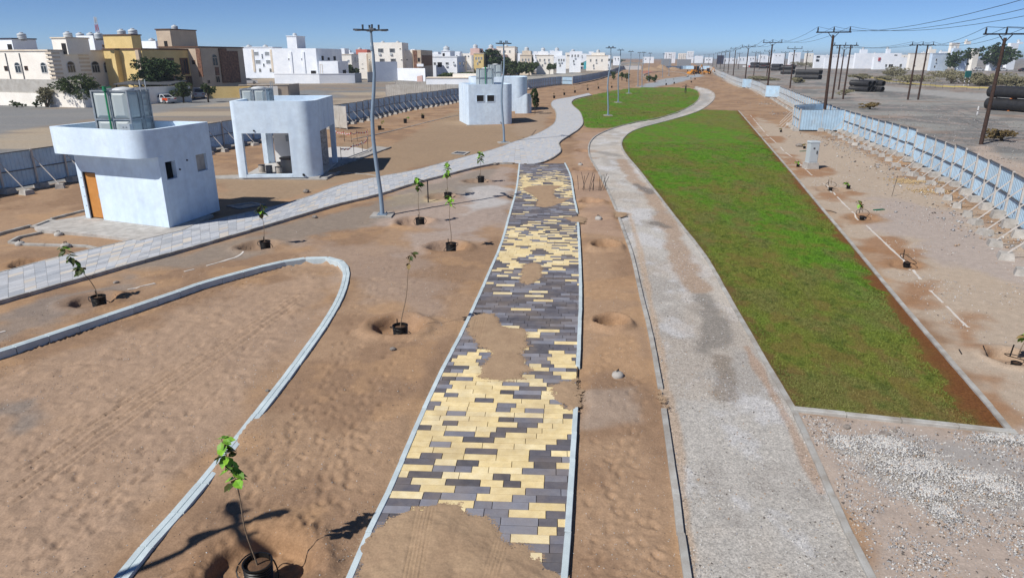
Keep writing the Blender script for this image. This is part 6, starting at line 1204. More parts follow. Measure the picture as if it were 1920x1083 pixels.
rh('cream villa with a framed grid window and shaded ground floor', 390, -14, 1824, 1832, 1863, 92, 'cream2', 'trim', [], [(1832.5, 98, 1838, 107), (1845, 97.5, 1857, 106), (1829, 113.5, 1837, 120), (1843, 113.5, 1851, 120)], None, 3, 'villa', 'villa')
rh('large cream mansion towering behind the pale blue villa', 470, -14, 1780, 1793, 1864, 81, 'cream2', 'bwhite', [], [(1824, 89, 1828, 91)], (1806, 1815, 1845, 78, 'cream2'), 0, 'villa', 'villa')
rh('white villa with a row of arched windows behind the wide tree', 390, -14, 1858, 1880, 1960, 96, 'bwhite', None, [], [(1887, 104, 1895, 108), (1902, 104, 1918, 108)], None, 3, 'villa', 'villa')
rh('tall white stepped villa behind the arched window villa', 430, -14, 1890, 1903, 1990, 81, 'bwhite', None, [], [(1906, 91, 1911, 94.5)], (1905, 1912, 1918, 79, 'bwhite'), 0, 'villa', 'villa')
rh('cream house with a stair room beside the paired poles', 400, -5, 1706, 1745, 1752, 101, 'cream2', 'cream', [(1735, 110, 1738, 114), (1716, 117, 1718, 119), (1717, 122, 1719, 125)], [], (1739, 1753, 1760, 92.5, 'cream2'), 0)
rh('long white building with red lettering and dark doors', 420, -3, 1640, 1708, 1712, 108, 'bwhite', None, [(1662, 120.5, 1666, 126), (1668.5, 120.5, 1677, 126.5), (1689, 120, 1693.5, 126.5)], [], None, 1, 'building', 'building', 'dark')
rh('white house with roof rooms behind the lettered building', 470, -3, 1604, 1688, 1692, 100, 'bwhite', None, [(1676, 102.5, 1682, 105)], [], (1661, 1668, 1672, 92.5, 'bwhite'), 0)
rh('broad low white warehouse with a cream boundary wall', 480, -2, 1548, 1642, 1650, 107, 'bwhite', 'bwhite', [(1637, 109, 1641, 112)], [], (1612, 1625, 1628, 93, 'bwhite'), 0, 'warehouse', 'warehouse')
rh('white office with large dark square windows', 520, -2, 1528, 1544, 1556, 103.5, 'bwhite', None, [(1530.5, 104.8, 1537.5, 109), (1530.5, 111.5, 1537, 116)], [], None, 0, 'office', 'office')
for i, (uL, uC, uR, vt, Y) in enumerate([(1424, 1438, 1446, 103, 640), (1450, 1470, 1482, 100.5, 600), (1480, 1500, 1512, 98.5, 620), (1510, 1524, 1530, 100, 640), (1404, 1418, 1422, 106, 700), (1558, 1575, 1600, 102, 650), (1690, 1712, 1735, 103, 560), (1385, 1400, 1404, 107, 800)]):
    h = House(['white far house before the pole row', 'white far house with shaded side wing', 'taller white far house with roof terrace', 'white far house beside the office', 'tiny white far house over the plain', 'white far house behind the warehouse', 'cream far roofs behind the lettered building', 'tiny white far house at the pole row end'][i], Y, -4, uL, uC, uR, vt, ['bwhite', 'cream2'][i in (3, 6)]); w0 = uC - uL
    h.left([(uL + w0 * f, vt + 3, uL + w0 * f + 1.8, vt + 5.4) for f in (.2, .55)], 'frame', 'glass', 0, fw=.15); h.right([(uC + (uR - uC) * .4, vt + 3, uC + (uR - uC) * .6, vt + 5.4)], 'frame', 'glass', 0, fw=.15)
for i, (uL, uC, uR, vt, Y, m_, lb) in enumerate([(1590, 1622, 1640, 103, 600, 'bwhite', 'white house roofline over the warehouse'), (1626, 1650, 1664, 100.5, 620, 'bwhite', 'white house with roof step behind the lettered building'), (1650, 1690, 1704, 102, 640, 'cream2', 'cream roofline behind the lettered building'), (1762, 1776, 1790, 97, 500, 'bwhite', 'white house showing over the pale blue villa'), (1862, 1878, 1898, 97.5, 480, 'bwhite', 'white house between the wide tree and the stepped villa'), (1440, 1462, 1476, 105, 720, 'bwhite', 'small white house behind the far pipe stacks'), (1536, 1560, 1572, 104, 700, 'bwhite', 'white house roof between office and warehouse'), (1356, 1380, 1392, 109, 820, 'bwhite', 'low white house behind the dense pole row'), (1728, 1742, 1756, 99, 600, 'bwhite', 'white house roof behind the paired poles')]):
    h = House(lb, Y, -4, uL, uC, uR, vt, m_); w0 = uC - uL; h.left([(uL + w0 * f, vt + 3, uL + w0 * f + 2, vt + 5.6) for f in (.15, .45, .75)], 'frame', 'glass', 0, fw=.15); rtank(h.top(-4, 3), 1.6, 'white tank on the ' + lb)
# red shop letters on the lettered building stay illegible dabs in the photograph: short red bars
for k, (u, v, w_) in enumerate([(1645, 109.5, 5), (1645, 113, 4.5)]):
    Y = 419.6; x0 = xat(u, Y, 6); x1 = xat(u + w_, Y, 6); z = zat(v, Y); MB().box(x0, -.1, -.35, x1, .0, .35).build('sign_letters', M['redplastic'], loc=(0, Y - (x0 - 230) * 0 - .9, z), label=['upper red sign strip on the long white building', 'lower red sign strip on the long white building'][k], cat='sign')
# ------------------------------------------------------------------ boundary walls, gates and small structures by the houses
def boundary(pts, h0, label, wm='bwhite', name='boundary_wall', th=.25, cat='wall', sheet=None, cap=None):
    P = [Vector(p) for p in pts]; r = empty(name, (P[0].x, P[0].y, 0), label=label, cat=cat); r.location = (0, 0, 0); m = MB()
    for a, b in zip(P, P[1:]):
        n = Vector((-(b - a).y, (b - a).x)).normalized() * th / 2; z = -.2; m.hexa([(p.x, p.y, z) for p in (a - n, b - n, b + n, a + n)], [(p.x, p.y, h0) for p in (a - n, b - n, b + n, a + n)])
    m.build('wall', M[wm], r)
    if cap:
        m = MB()
        for a, b in zip(P, P[1:]): m.bar((a.x, a.y, h0 + .06), (b.x, b.y, h0 + .06), .4, .12)
        m.build('coping', M[cap], r)
    if sheet:
        for a, b in zip(P, P[1:]):
            Q = resample([tuple(a), tuple(b)], 2.0)
            for c, d in zip(Q, Q[1:]): e = (c + d) / 2; add('panel', WPANEL, r, (e.x, e.y, h0), math.atan2((d - c).y, (d - c).x), ((d - c).length, -1, sheet))
    return r
boundary(Gs([(-120, 195), (0, 197), (60, 199), (160, 202)]), 1.9, 'cream compound wall topped with pale ribbed sheets', 'cream2', sheet=2.0); boundary([G(160, 202), (-53.5, 118)], 2.6, 'return of the cream compound wall beside the thorn bush', 'cream2')
y_ = 116.0
sh = empty('carport', (-61.5, 121.5, 0), label='low carport with a blue grey roof between cream and yellow villas', cat='carport'); MB().hexa([(-4.8, -3, 2.7), (4.8, -3, 2.7), (4.8, 3, 3.1), (-4.8, 3, 3.1)], [(-4.8, -3, 2.85), (4.8, -3, 2.85), (4.8, 3, 3.25), (-4.8, 3, 3.25)]).build('roof', M['rail'], sh)
for sx in (-1, 1):
    for sy in (-1, 1): MB().bar((sx * 4.5, sy * 2.7, 0), (sx * 4.5, sy * 2.7, 2.8), .14).build('post', M['steel'], sh)
boundary([(-55, 128), (-48, 131), (-47.5, 128)], 2.0, 'tan garden wall below the yellow house', 'yellow'); tw = boundary([(-50.5, 131.5), (-42.5, 134.8), (-42.0, 140)], 2.1, 'tan compound wall with pale double gate', 'tan', cap='cream')
MB().box(-1.6, -.08, .05, -.04, .0, 1.9).box(.04, -.08, .05, 1.6, .0, 1.9).build('gate', M['cream2'], tw, loc=(-45.6, 133.25, 0), rz=.39)
boundary(Gs([(516, 157.5), (600, 157.5), (666, 156.5)]), 2.6, 'long low white boundary wall in front of the white villa', 'bwhite', cap='bwhite'); boundary(Gs([(640, 150), (672, 150)]), 2.6, 'white wall stretch behind the dark garden gate', 'bwhite')
boundary(Gs([(666, 156.5), (678, 155.8)]), 2.8, 'grey gate pier wall beside the white boundary wall', 'galv', cat='gate'); boundary(Gs([(690, 155.5), (702, 155)]), 3.0, 'dark grey garden gate pier beside the stepped garden wall', 'galv', cat='gate')
boundary(Gs([(704, 154), (746, 153)]), 5.8, 'tall white stepped garden wall before the cream villa', 'bwhite'); boundary(Gs([(746, 153), (798, 153.5)]), 3.9, 'lower white step of the garden wall before the cream villa', 'bwhite')
MB().hexa([(-.8, -.7, 0), (.8, -.7, 0), (.8, .7, 0), (-.8, .7, 0)], [(-.7, -.6, 2.2), (.7, -.6, 2.5), (.7, .6, 2.4), (-.7, .6, 2.3)]).build('brick_pier', M['pink'], loc=(*G(788, 159), -.05), label='lone brick coloured pier on the rubble lot', cat='pier')
cabn = empty('site_cabin', (*G(872, 176), 0), .05, label='long white site cabin with a cream flat roof', cat='cabin'); MB().box(-7.8, 0, 0, 6, 7, 3.0).build('wall', M['bwhite'], cabn); MB().box(-7.9, -.1, 3.001, 6.1, 7.1, 3.15).build('roof', M['cream'], cabn); MB().box(-4.0, -.03, 1.5, -3.7, .02, 1.9).build('vent', M['dark'], cabn); MB().box(-2.5, 2.5, 3.151, 4.5, 6.5, 3.8).build('roof_slab', M['cream2'], cabn)
for i, (u, v) in enumerate(((1045, 130), (1052, 131))): pass
bx_ = empty('truck', (*G(1052, 129.5), 0), .1, label='small white box truck on the sandy lot', cat='truck'); MB().box(-4, 0, .8, 1.5, 2.4, 4.2).build('cargo_box', M['bwhite'], bx_); MB().hexa([(1.6, 0, .6), (3.6, 0, .6), (3.6, 2.3, .6), (1.6, 2.3, .6)], [(1.6, 0, 2.9), (2.9, 0, 2.9), (2.9, 2.3, 2.9), (1.6, 2.3, 2.9)]).build('cab', M['cardark'], bx_)
for x in (-3, 2.4):
    for y in (-.02, 2.2): MB().tube([(x, y, .5), (x, y + .25, .5)], .5, 12).build('wheel', M['tyre'], bx_)
MB().box(-2, -2, 0, 2, 2, 4.4).box(-1.2, -1.2, 4.4, 1.2, 1.2, 4.9).build('portable_tank', M['cyan'], loc=(*G(1101, 131), 0), label='bright cyan tank cabin standing on the sandy lot', cat='tank')
# ------------------------------------------------------------------ cars
WHEEL = MB().tube([(0, -.11, 0), (0, .11, 0)], .33, 18).mesh('tyre', M['tyre'], 40); RIMW = MB().tube([(0, -.125, 0), (0, .125, 0)], .2, 14).mesh('rim', M['rim'], 40)
def car(p, rz, bm, label, suv=False, taxi=False, s_=1.0):
    z = gz(*p); r = empty('car', (p[0], p[1], z), rz, label=label, cat='car', group='parked cars'); r.scale = (s_, s_, s_); hh = .22 if suv else 0
    side = [(-2.2, .42), (-2.22, .72 + hh), (-2.1, .9 + hh), (-1.2, .98 + hh), (1.0, .96 + hh), (1.9, .84 + hh), (2.2, .68), (2.24, .42), (2.1, .24), (-2.05, .24)]
    m = MB(); rows_ = []
    for y, kz, ky in ((-.86, 0, 0), (-.9, .0, 0), (.9, 0, 0), (.86, 0, 0)): rows_.append([(x * (1 if abs(y) > .88 else .99), y, zz) for x, zz in side])
    n = len(side); m.v = [p_ for R0 in rows_ for p_ in R0]
    for k in range(3):
        for j in range(n): m.f.append((k * n + j, k * n + (j + 1) % n, (k + 1) * n + (j + 1) % n, (k + 1) * n + j)); m.m.append(0)
    m.f += [tuple(range(n))[::-1], tuple(range(3 * n, 4 * n))]; m.m += [0, 0]
    b = m.build('body', M[bm], r, smooth=35)
    zt = 1.44 + hh * 1.6; xr = -2.0 if suv else -1.35
    MB().hexa([(xr - .25, -.82, .94 + hh), (1.15, -.82, .94 + hh), (1.15, .82, .94 + hh), (xr - .25, .82, .94 + hh)], [(xr + .45, -.64, zt - .03), (.35, -.64, zt - .03), (.35, .64, zt - .03), (xr + .45, .64, zt - .03)]).build('windows', M['glass'], r)
    MB().hexa([(xr + .38, -.66, zt - .06), (.42, -.66, zt - .06), (.42, .66, zt - .06), (xr + .38, .66, zt - .06)], [(xr + .5, -.6, zt + .02), (.3, -.6, zt + .02), (.3, .6, zt + .02), (xr + .5, .6, zt + .02)]).build('roof', M[bm], r)
    m = MB()
    for sy in (-1, 1):
        for x0, x1 in ((xr - .24, xr + .44), (-.5, -.45), (1.12, .34)): m.bar((x0, sy * .815, .95 + hh), (x1, sy * .645, zt - .02), .08)
    m.build('pillars', M[bm], r)
    for x in (-1.35, 1.38):
        for y in (-.8, .8): t = add('wheel', WHEEL, r, (x, y, .33)); add('rim', RIMW, t)
    for y in (-.62, .62): MB().box(2.12, y - .2, .6, 2.26, y + .2, .74).build('headlight', M['headlight'], r); MB().box(-2.26, y - .2, .7, -2.16, y + .2, .86).build('taillight', M['taillight'], r)
    if taxi:
        for y in (-.905, .9): MB().box(1.05, y, .5, 2.1, y + .005, .82).build('fender', M['carorange'], r, label='orange front fender'); MB().box(-2.12, y, .5, -1.0, y + .005, .9).build('quarter_panel', M['carorange'], r, label='orange rear quarter')
    return r
car(G(305, 194), math.radians(158), 'carwhite', 'white saloon taxi with orange fender and rear quarter', taxi=True); car(G(372, 184), math.radians(120), 'carwhite', 'white off road car behind the small olive tree', suv=True); car(G(405, 180), math.radians(160), 'cardark', 'dark car parked by the tan compound wall')
car(G(466, 158), math.radians(20), 'carwhite', 'white car before the balconied apartment block', s_=1.1)
car(G(1085, 130.5), math.radians(-20), 'carblue', 'dark blue car alone on the sandy lot', s_=1.1); car(G(1580, 124.5), .1, 'carwhite', 'white car beside the warehouse wall', s_=1.2); car(G(1556, 125), .1, 'carwhite', 'white car near the far hedge shrub', suv=True, s_=1.2)
car(G(1614, 124.5), .05, 'carred', 'dark red car before the warehouse wall', s_=1.2); car(G(1834, 134.5), .1, 'carwhite', 'white car between the pale blue villa and the wide tree', s_=1.25); car(G(1878, 134.5), .05, 'carwhite', 'white saloon parked under the arched window villa', s_=1.25); car(G(1921, 136), .1, 'cardark', 'dark car before the arched window villa', s_=1.25)
car(G(1487, 126), .2, 'carred', 'red car among the far road barriers', s_=1.3)
# ------------------------------------------------------------------ electric cabinet
ec = G(1519, 316); cbn = empty('electric_cabinet', (*ec, gz(*ec)), .12, label='pale grey electric cabinet on a concrete plinth beside the lime line', cat='cabinet')
MB().hexa([(-.42, -.36, -.1), (.42, -.36, -.1), (.42, .36, -.1), (-.42, .36, -.1)], [(-.38, -.32, .42), (.38, -.32, .42), (.38, .32, .42), (-.38, .32, .42)]).build('plinth', M['conc'], cbn)
cg = plain('cabinetgrey', 206, 216, 222, .5); MB().box(-.3, -.24, .42, .3, .24, 1.72).build('body', cg, cbn); MB().hexa([(-.34, -.28, 1.722), (.34, -.28, 1.722), (.34, .28, 1.722), (-.34, .28, 1.722)], [(-.3, -.24, 1.82), (.3, -.24, 1.82), (.3, .24, 1.82), (-.3, .24, 1.82)]).build('roof', cg, cbn)
d_ = MB().box(-.27, -.256, .47, .27, -.242, 1.68).build('door', cg, cbn); MB().box(.14, -.285, 1.0, .2, -.258, 1.2).build('handle', M['steel'], d_); MB().box(-.1, -.263, 1.3, .02, -.258, 1.4).build('plate', M['steel'], d_)
# ------------------------------------------------------------------ excavators far down the site
def loader(p, rz, label, s_=1.0):
    r = empty('backhoe_loader', (p[0], p[1], gz(*p)), rz, label=label, cat='excavator', group='yellow machines at the far end'); r.scale = (s_,) * 3; Y_ = M['excavator']
    MB().hexa([(-1.6, -.6, .7), (1.9, -.5, .7), (1.9, .5, .7), (-1.6, .6, .7)], [(-1.6, -.6, 1.3), (1.7, -.45, 1.6), (1.7, .45, 1.6), (-1.6, .6, 1.3)]).build('body', Y_, r)
    c = MB(); 
    for x in (-1.1, .4):
        for y in (-.65, .65): c.bar((x, y, 1.2), (x * .9, y * .95, 2.75), .09)
    c.box(-1.2, -.75, 2.75, .5, .75, 2.87); c.build('cab', Y_, r); MB().box(-1.0, -.6, 1.35, .32, .6, 2.7).build('cab_glass', M['glass'], r)
    for x, rad in ((-1.0, .75), (1.45, .5)):
        for y in (-.85, .85): t = MB().tube([(x, y - .2, rad), (x, y + .2, rad)], rad, 16).build('wheel', M['tyre'], r, smooth=40); MB().tube([(x, y - .21, rad), (x, y + .21, rad)], rad * .5, 12).build('rim', Y_, t)
    MB().bar((1.0, -.4, 1.3), (2.6, -.4, .7), .14).bar((1.0, .4, 1.3), (2.6, .4, .7), .14).build('loader_arm', Y_, r); MB().hexa([(2.5, -1.1, .2), (3.2, -1.1, .15), (3.2, 1.1, .15), (2.5, 1.1, .2)], [(2.45, -1.1, .9), (2.7, -1.1, .9), (2.7, 1.1, .9), (2.45, 1.1, .9)]).build('bucket', Y_, r)
    MB().bar((-1.6, 0, 1.1), (-2.6, 0, 3.2), .28).bar((-2.6, 0, 3.2), (-3.3, 0, 1.6), .22).build('boom', Y_, r); MB().hexa([(-3.6, -.3, 1.0), (-3.0, -.3, 1.0), (-3.0, .3, 1.0), (-3.6, .3, 1.0)], [(-3.4, -.3, 1.6), (-3.1, -.3, 1.6), (-3.1, .3, 1.6), (-3.4, .3, 1.6)]).build('digger_bucket', M['steel'], r)
loader(G(1304, 138.5), math.radians(205), 'orange backhoe loader working beside two workers', 1.25); loader(G(1326, 139), math.radians(160), 'smaller yellow loader parked near the far fence', .95)
# ------------------------------------------------------------------ people
def person(p, rz, label, joints, shirt, trouser, h=1.72, cap=None):
    me = bpy.data.meshes.new('body'); V = [j[0] for j in joints]; E_ = [(j[1], i) for i, j in enumerate(joints) if j[1] >= 0]; me.from_pydata(V, E_, [])
    r = empty('person', (p[0], p[1], gz(*p)), rz, label=label, cat='person'); b = add('body', me, r); sk = b.modifiers.new('skin', 'SKIN'); sv_ = me.skin_vertices[0].data
    for i, j in enumerate(joints): sv_[i].radius = (j[2], j[3] if len(j) > 3 else j[2])
    sv_[0].use_root = True; sub = b.modifiers.new('sub', 'SUBSURF'); sub.levels = sub.render_levels = 1
    m = bpy.data.materials.new('clothed_figure'); m.use_nodes = True; N = m.node_tree.nodes; L = m.node_tree.links; t = N.new('ShaderNodeTexCoord'); s_ = N.new('ShaderNodeSeparateXYZ'); L.new(t.outputs['Object'], s_.inputs[0]); cr_ = N.new('ShaderNodeValToRGB'); mr = N.new('ShaderNodeMapRange'); mr.inputs[2].default_value = 2.0
    L.new(s_.outputs[2], mr.inputs[0]); L.new(mr.outputs[0], cr_.inputs[0]); e = cr_.color_ramp; e.interpolation = 'CONSTANT'; e.elements[0].color = (.03, .03, .03, 1); e.elements[1].position = .05; e.elements[1].color = (*trouser, 1); q = e.elements.new(.46); q.color = (*shirt, 1); q = e.elements.new(.735); q.color = (*S(126, 88, 66), 1)
    L.new(cr_.outputs[0], N['Principled BSDF'].inputs['Base Color']); me.materials.append(m)
    hx_, hy_, hz_ = V[4]; MB().lathe([(.105, -.02), (.11, .04), (.09, .1), (.05, .14), (.001, .15)], 12).build('headwear', M[cap] if cap else plain('hair', 30, 26, 24, .8), r, loc=(hx_, hy_, hz_ + .03), smooth=60)
    return r
def stand(arm='down', step=.12):
    J = [((0, 0, .95), -1, .15, .11), ((0, 0, 1.2), 0, .15, .1), ((0, 0, 1.42), 1, .17, .1), ((0, .01, 1.53), 2, .06), ((0, .03, 1.64), 3, .1, .11), ((0, .03, 1.73), 4, .08)]
    for s_ in (-1, 1):
        i = len(J)
        if arm == 'out': J += [((s_ * .2, 0, 1.43), 2, .065), ((s_ * .47, .02, 1.4), i, .05), ((s_ * .72, .04, 1.38), i + 1, .042), ((s_ * .82, .05, 1.37), i + 2, .04)]
        else: J += [((s_ * .2, 0, 1.42), 2, .065), ((s_ * .26, .02, 1.14), i, .05), ((s_ * .27, .1, .9), i + 1, .042), ((s_ * .27, .14, .8), i + 2, .04)]
        i = len(J); J += [((s_ * .1, 0, .88), 0, .1), ((s_ * .12, s_ * step * .6 + .03, .5), i, .07), ((s_ * .12, s_ * step, .1), i + 1, .05), ((s_ * .12, s_ * step + .02, .04), i + 2, .045), ((s_ * .12, s_ * step + .16, .03), i + 3, .04)]
    return J
person(G(1285, 175), math.radians(175), 'worker in dark clothes with arms spread on the rounded lawn', stand('out'), S(60, 66, 60), S(40, 42, 48), cap='skin')
person(G(1292, 138.5), math.radians(80), 'worker in a white shirt next to the orange loader', stand(), S(214, 214, 214), S(50, 50, 56)); person(G(1289, 137.5), math.radians(20), 'worker in dark clothes next to the orange loader', stand(), S(50, 52, 60), S(40, 40, 46)); person(G(1275, 132), math.radians(40), 'distant worker in black on the far sand bed', stand(), S(40, 40, 46), S(40, 40, 46))
# ------------------------------------------------------------------ lime lines, kerb bits, covers, sticks, rocks, litter
def lime(px, width, label, seed=1):
    P = resample(Gs(px), .12); m = MB(); R = random.Random(seed); on = True
    for i, (a, b) in enumerate(zip(P, P[1:])):
        k = fbm(np.array([i * .11 + seed * 9.0]), np.array([0.5]), 5, 3)[0]
        if k < .43: continue
        d = (b - a).normalized(); n = Vector((-d.y, d.x)); w0 = width * (.35 + .9 * fbm(np.array([i * .4]), np.array([seed * 3.0]), 6, 2)[0]); w1 = width * (.35 + .9 * fbm(np.array([(i + 1) * .4]), np.array([seed * 3.0]), 6, 2)[0]); o = [a - n * w0, b - n * w1, b + n * w1, a + n * w0]
        m.hexa([(p.x, p.y, gz(p.x, p.y) - .02) for p in o], [(p.x, p.y, gz(p.x, p.y) + .012) for p in o])
    m.build('lime_line', M['lime'], kind='structure', label=label)
lime([(-60, 640), (0, 624), (60, 606), (120, 585), (136, 575)], .05, 'broken white lime line by the bent sapling', 1); lime([(240, 543), (290, 532), (320, 515), (380, 500), (440, 483), (460, 473)], .05, 'broken white lime line by the leafy tip sapling', 2)
lime([(1407, 216), (1420, 232), (1437, 252), (1460, 272), (1470, 284), (1490, 298), (1520, 327), (1550, 348), (1575, 375), (1600, 400), (1612, 412), (1630, 428), (1660, 456), (1690, 484), (1715, 510), (1745, 545), (1770, 570), (1800, 600), (1835, 632)], .045, 'broken white lime line between lawn kerb and blue fence', 3)
kb = Gs([(0, 443), (58, 425)]); e2 = empty('kerb_edging', label='low straight kerb line meeting the concrete apron corner', cat='kerb'); kerbs(Gs([(-120, 478), (0, 440), (58, 425)]), e2, KUG, width=.14, top=.1); kerbs(Gs([(96, 413), (160, 396)]), e2, KUG, width=.12, top=.1)
e3 = empty('kerb_edging', label='kerb loop between the concrete apron and the grey path', cat='kerb'); kerbs(smoothline(Gs([(78, 437), (45, 443), (20, 451), (14, 456), (24, 459), (90, 461), (150, 462), (180, 465), (190, 469)]), .5), e3, KUG, width=.13, top=.08, step=.9)
e4 = empty('kerb_edging', label='low stone kerb crossing the sand behind the round cornered kiosk', cat='kerb'); kerbs(smoothline(Gs([(660, 262), (700, 254), (760, 240), (830, 222), (873, 214)]), 1.0), e4, KUG, width=.12, top=.05); kerbs(Gs([(640, 324), (700, 328), (722, 334)]), e4, KUG, width=.1, top=.04)
e5 = empty('kerb_edging', label='oval kerb ring far across the site near the loaders', cat='kerb'); ov = [(1248 + 42 * math.cos(a), 142 + 7.5 * math.sin(a)) for a in [i * 2 * math.pi / 40 for i in range(41)]]; kerbs(Gs(ov), e5, KUG, width=.3, top=.15, step=3)
def cover(px, label, frame='conc', slat=True):
    P = Gs(px, .03); r = empty('drain_cover', label=label, cat='drain cover'); m = MB(); ringwall(m, P if sdist(P, np.array([np.mean([p[0] for p in P])]), np.array([np.mean([p[1] for p in P])]))[0] > 0 else P, .16, -.05, .06)
    m.build('frame', M[frame], r); MB().prism(inset(P, .165), -.05, .03).build('cover', M['rail'], r)
cover([(434, 386), (470, 381), (488, 384), (452, 390)][::1], 'square drain cover in the kiosk shadow'); cover([(850, 288), (858, 284.5), (877, 285.5), (869, 289.5)], 'square drain cover on the sand before the two window kiosk'); cover([(66, 424), (92, 414), (116, 417), (92, 427)], 'grated drain cover at the concrete apron corner')
# rebar sticks standing in the sand
R_ = random.Random(4); x0, y0 = G(1085, 356); x1, y1 = G(1135, 357)
for i in range(13):
    t = i / 12; x = x0 + (x1 - x0) * t + R_.gauss(0, .06); y = y0 + (y1 - y0) * t + R_.gauss(0, .2); dx = R_.uniform(-.45, .45); z = gz(x, y)
    MB().tube([(x, y, z - .1), (x + dx * .5, y, z + .45), (x + dx, y, z + .9 + R_.uniform(-.15, .1))], .013, 5).build('rebar', M['steel'], label='thin rusty rod leaning among the row stuck in the sand', cat='rod', group='rods stuck in the sand strip')
def rockmesh(seed):
    import bmesh
    bm = bmesh.new(); bmesh.ops.create_icosphere(bm, subdivisions=2, radius=1); R = random.Random(seed); ax = [Vector((R.gauss(0, 1), R.gauss(0, 1), R.gauss(0, 1))).normalized() for _ in range(7)]
    for v in bm.verts:
        for a in ax: v.co -= a * max(0, v.co.dot(a) - .72) * .8
    me = bpy.data.meshes.new('rock'); bm.to_mesh(me); bm.free(); me.materials.append(M['rock']); return me
RK = [rockmesh(i) for i in range(5)]
for u, v, s_, lb in ((1588, 801, .09, 'grey stone at the tip of the gravel heap'), (1658, 817, .12, 'rounded grey boulder on the gravel heap'), (1708, 880, .13, 'flat pale slab fragment on the gravel heap'), (1678, 808, .06, 'small stone behind the boulder on the gravel heap'), (590, 408, .16, 'pale concrete lump beside the grey path'), (574, 361, .25, 'dark debris lump in front of the pavilion'), (928, 309, .22, 'pale lump at the paved path corner'), (20, 558, .12, 'small stone beside the grey path'), (218, 530, .1, 'dark stone beside the lime line'), (737, 656, .1, 'crumpled grey scrap on the sand near the bare sapling'), (500, 722, .06, 'blue grey scrap inside the kerb ring'), (1498, 275, .35, 'stone lump by the fence enclosure')):
    x, y = G(u, v); add('rock', random.choice(RK), None, (x, y, gz(x, y) + s_ * .25), random.uniform(0, 6), (s_, s_ * .8, s_ * .55), label=lb, cat='stone')
# round sprinkler caps of concrete between the two paths
for u, v, s_, lb in ((1158, 706, 1.0, 'domed concrete cap with a steel fitting on the sand strip'), (1122, 413, 1.2, 'domed concrete cap near the washed over kerb'), (1088, 309, 1.2, 'domed concrete cap near the rods in the sand'), (38, 459, 1.3, 'domed concrete cap beside the kerb loop'), (124, 464, 1.4, 'grey domed cap between kerb loop and grey path'), (110, 441, 1.2, 'small domed cap below the concrete apron')):
    x, y = G(u, v); c_ = empty('concrete_cap', (x, y, gz(x, y) - .02), random.uniform(0, 6), label=lb, cat='cap', group='domed concrete caps'); c_.scale = (s_,) * 3
    MB().lathe([(.13, 0), (.14, .05), (.12, .1), (.07, .135), (.001, .145)], 18).build('dome', M['conc'], c_, smooth=60); MB().tube([(-.03, 0, .13), (-.03, 0, .18), (.04, .02, .18), (.04, .02, .13)], .012, 6).build('fitting', M['steel'], c_)
# irrigation hoses half buried in the sand
def hose(px, label, r=.014, lift=.02):
    P = [Vector((p.x, p.y, gz(p.x, p.y) + lift)) for p in resample(Gs(px), .25)]; MB().tube(P, r, 6).build('hose', M['hose'], label=label, cat='hose', smooth=60)
hose([(1118, 598), (1128, 606), (1140, 612), (1150, 614)], 'black hose end inside the empty pit between the paths'); hose([(1842, 654), (1850, 664), (1866, 673), (1884, 678)], 'short black hose beside the raked pit')
hose([(1548, 395), (1560, 397), (1568, 400)], 'short hose end beside the lawn kerb'); hose([(980, 258), (990, 262), (1000, 250), (1005, 244)], 'dark hose across the sand by the two window kiosk'); hose([(1798, 656), (1803, 664)], 'short black pipe stub at the lawn kerb')
MB().tube([(0, 0, -.1), (0, 0, 1.15)], .03, 8).build('stake', M['steel'], loc=(*G(803, 380), 0), label='dark upright stake between the young trees', cat='stake')
for u, v, lb in ((1648, 394, 'green plastic strip lying near the fence spoil'), (1506, 284, 'green plastic strip by the tiny sapling')): x, y = G(u, v); MB().box(-.3, -.08, 0, .3, .08, .04).build('plastic_strip', plain('greenstrip', 30, 110, 80, .5), loc=(x, y, gz(x, y)), rz=.3, label=lb, cat='plastic strip')
MB().tube([(0, 0, 0), (.12, 0, 1.1)], .012, 5).build('marker_rod', M['steel'], loc=(*G(1672, 368), 0), label='thin marker rod standing near the spoil heap', cat='rod')
# thin arcs of irrigation pipe on the lawn edge
for u, v in ((1410, 258), (1422, 262), (1432, 285), (1447, 298)): x, y = G(u, v); MB().tube([(-.6 + 1.2 * t / 8, .1 * t / 8, .25 * math.sin(t / 8 * math.pi)) for t in range(9)], .012, 5).build('hose', M['hose'], loc=(x, y, 0), label='thin arched black hose loop over the lawn edge', cat='hose', group='hose loops on the lawn edge')
# yellow spoil and rubble by the fence
xs, ys = [], []
for u, v, a, b, n in ((1715, 345, 1.2, .9, 420), (1745, 360, 1.1, .8, 260), (1690, 338, .9, .6, 120)): x, y = G(u, v); xs.append(x + RNG.normal(0, a * .5, n)); ys.append(y + RNG.normal(0, b * .5, n))
xs, ys = np.concatenate(xs), np.concatenate(ys); stones('spoil_heap', xs, ys, np.array([gz(a, b) for a, b in zip(xs, ys)]) + .03, .02 + .05 * RNG.random(len(xs)), [plain('spoil', 206, 180, 138, .95)], kind='stuff', label='yellowish spoil spilled at the foot of the blue fence', cat='spoil')
xs, ys = [], []
for (u, v) in ((1560, 262), (1600, 275), (1640, 290), (1680, 312), (1720, 330), (1780, 365), (1850, 415), (1900, 450), (1480, 215), (1440, 195)): x, y = G(u, v); n = 260; xs.append(x + RNG.normal(0, 1.4, n)); ys.append(y + RNG.normal(0, 2.4, n))
xs, ys = np.concatenate(xs), np.concatenate(ys); stones('rubble', xs, ys, np.array([gz(a, b) for a, b in zip(xs, ys)]) + .03, .02 + .09 * RNG.random(len(xs)) ** 3, st, RNG.choice(4, len(xs), p=[.15, .5, .2, .15]), kind='stuff', label='grey rubble along the foot of the blue fence', cat='rubble')
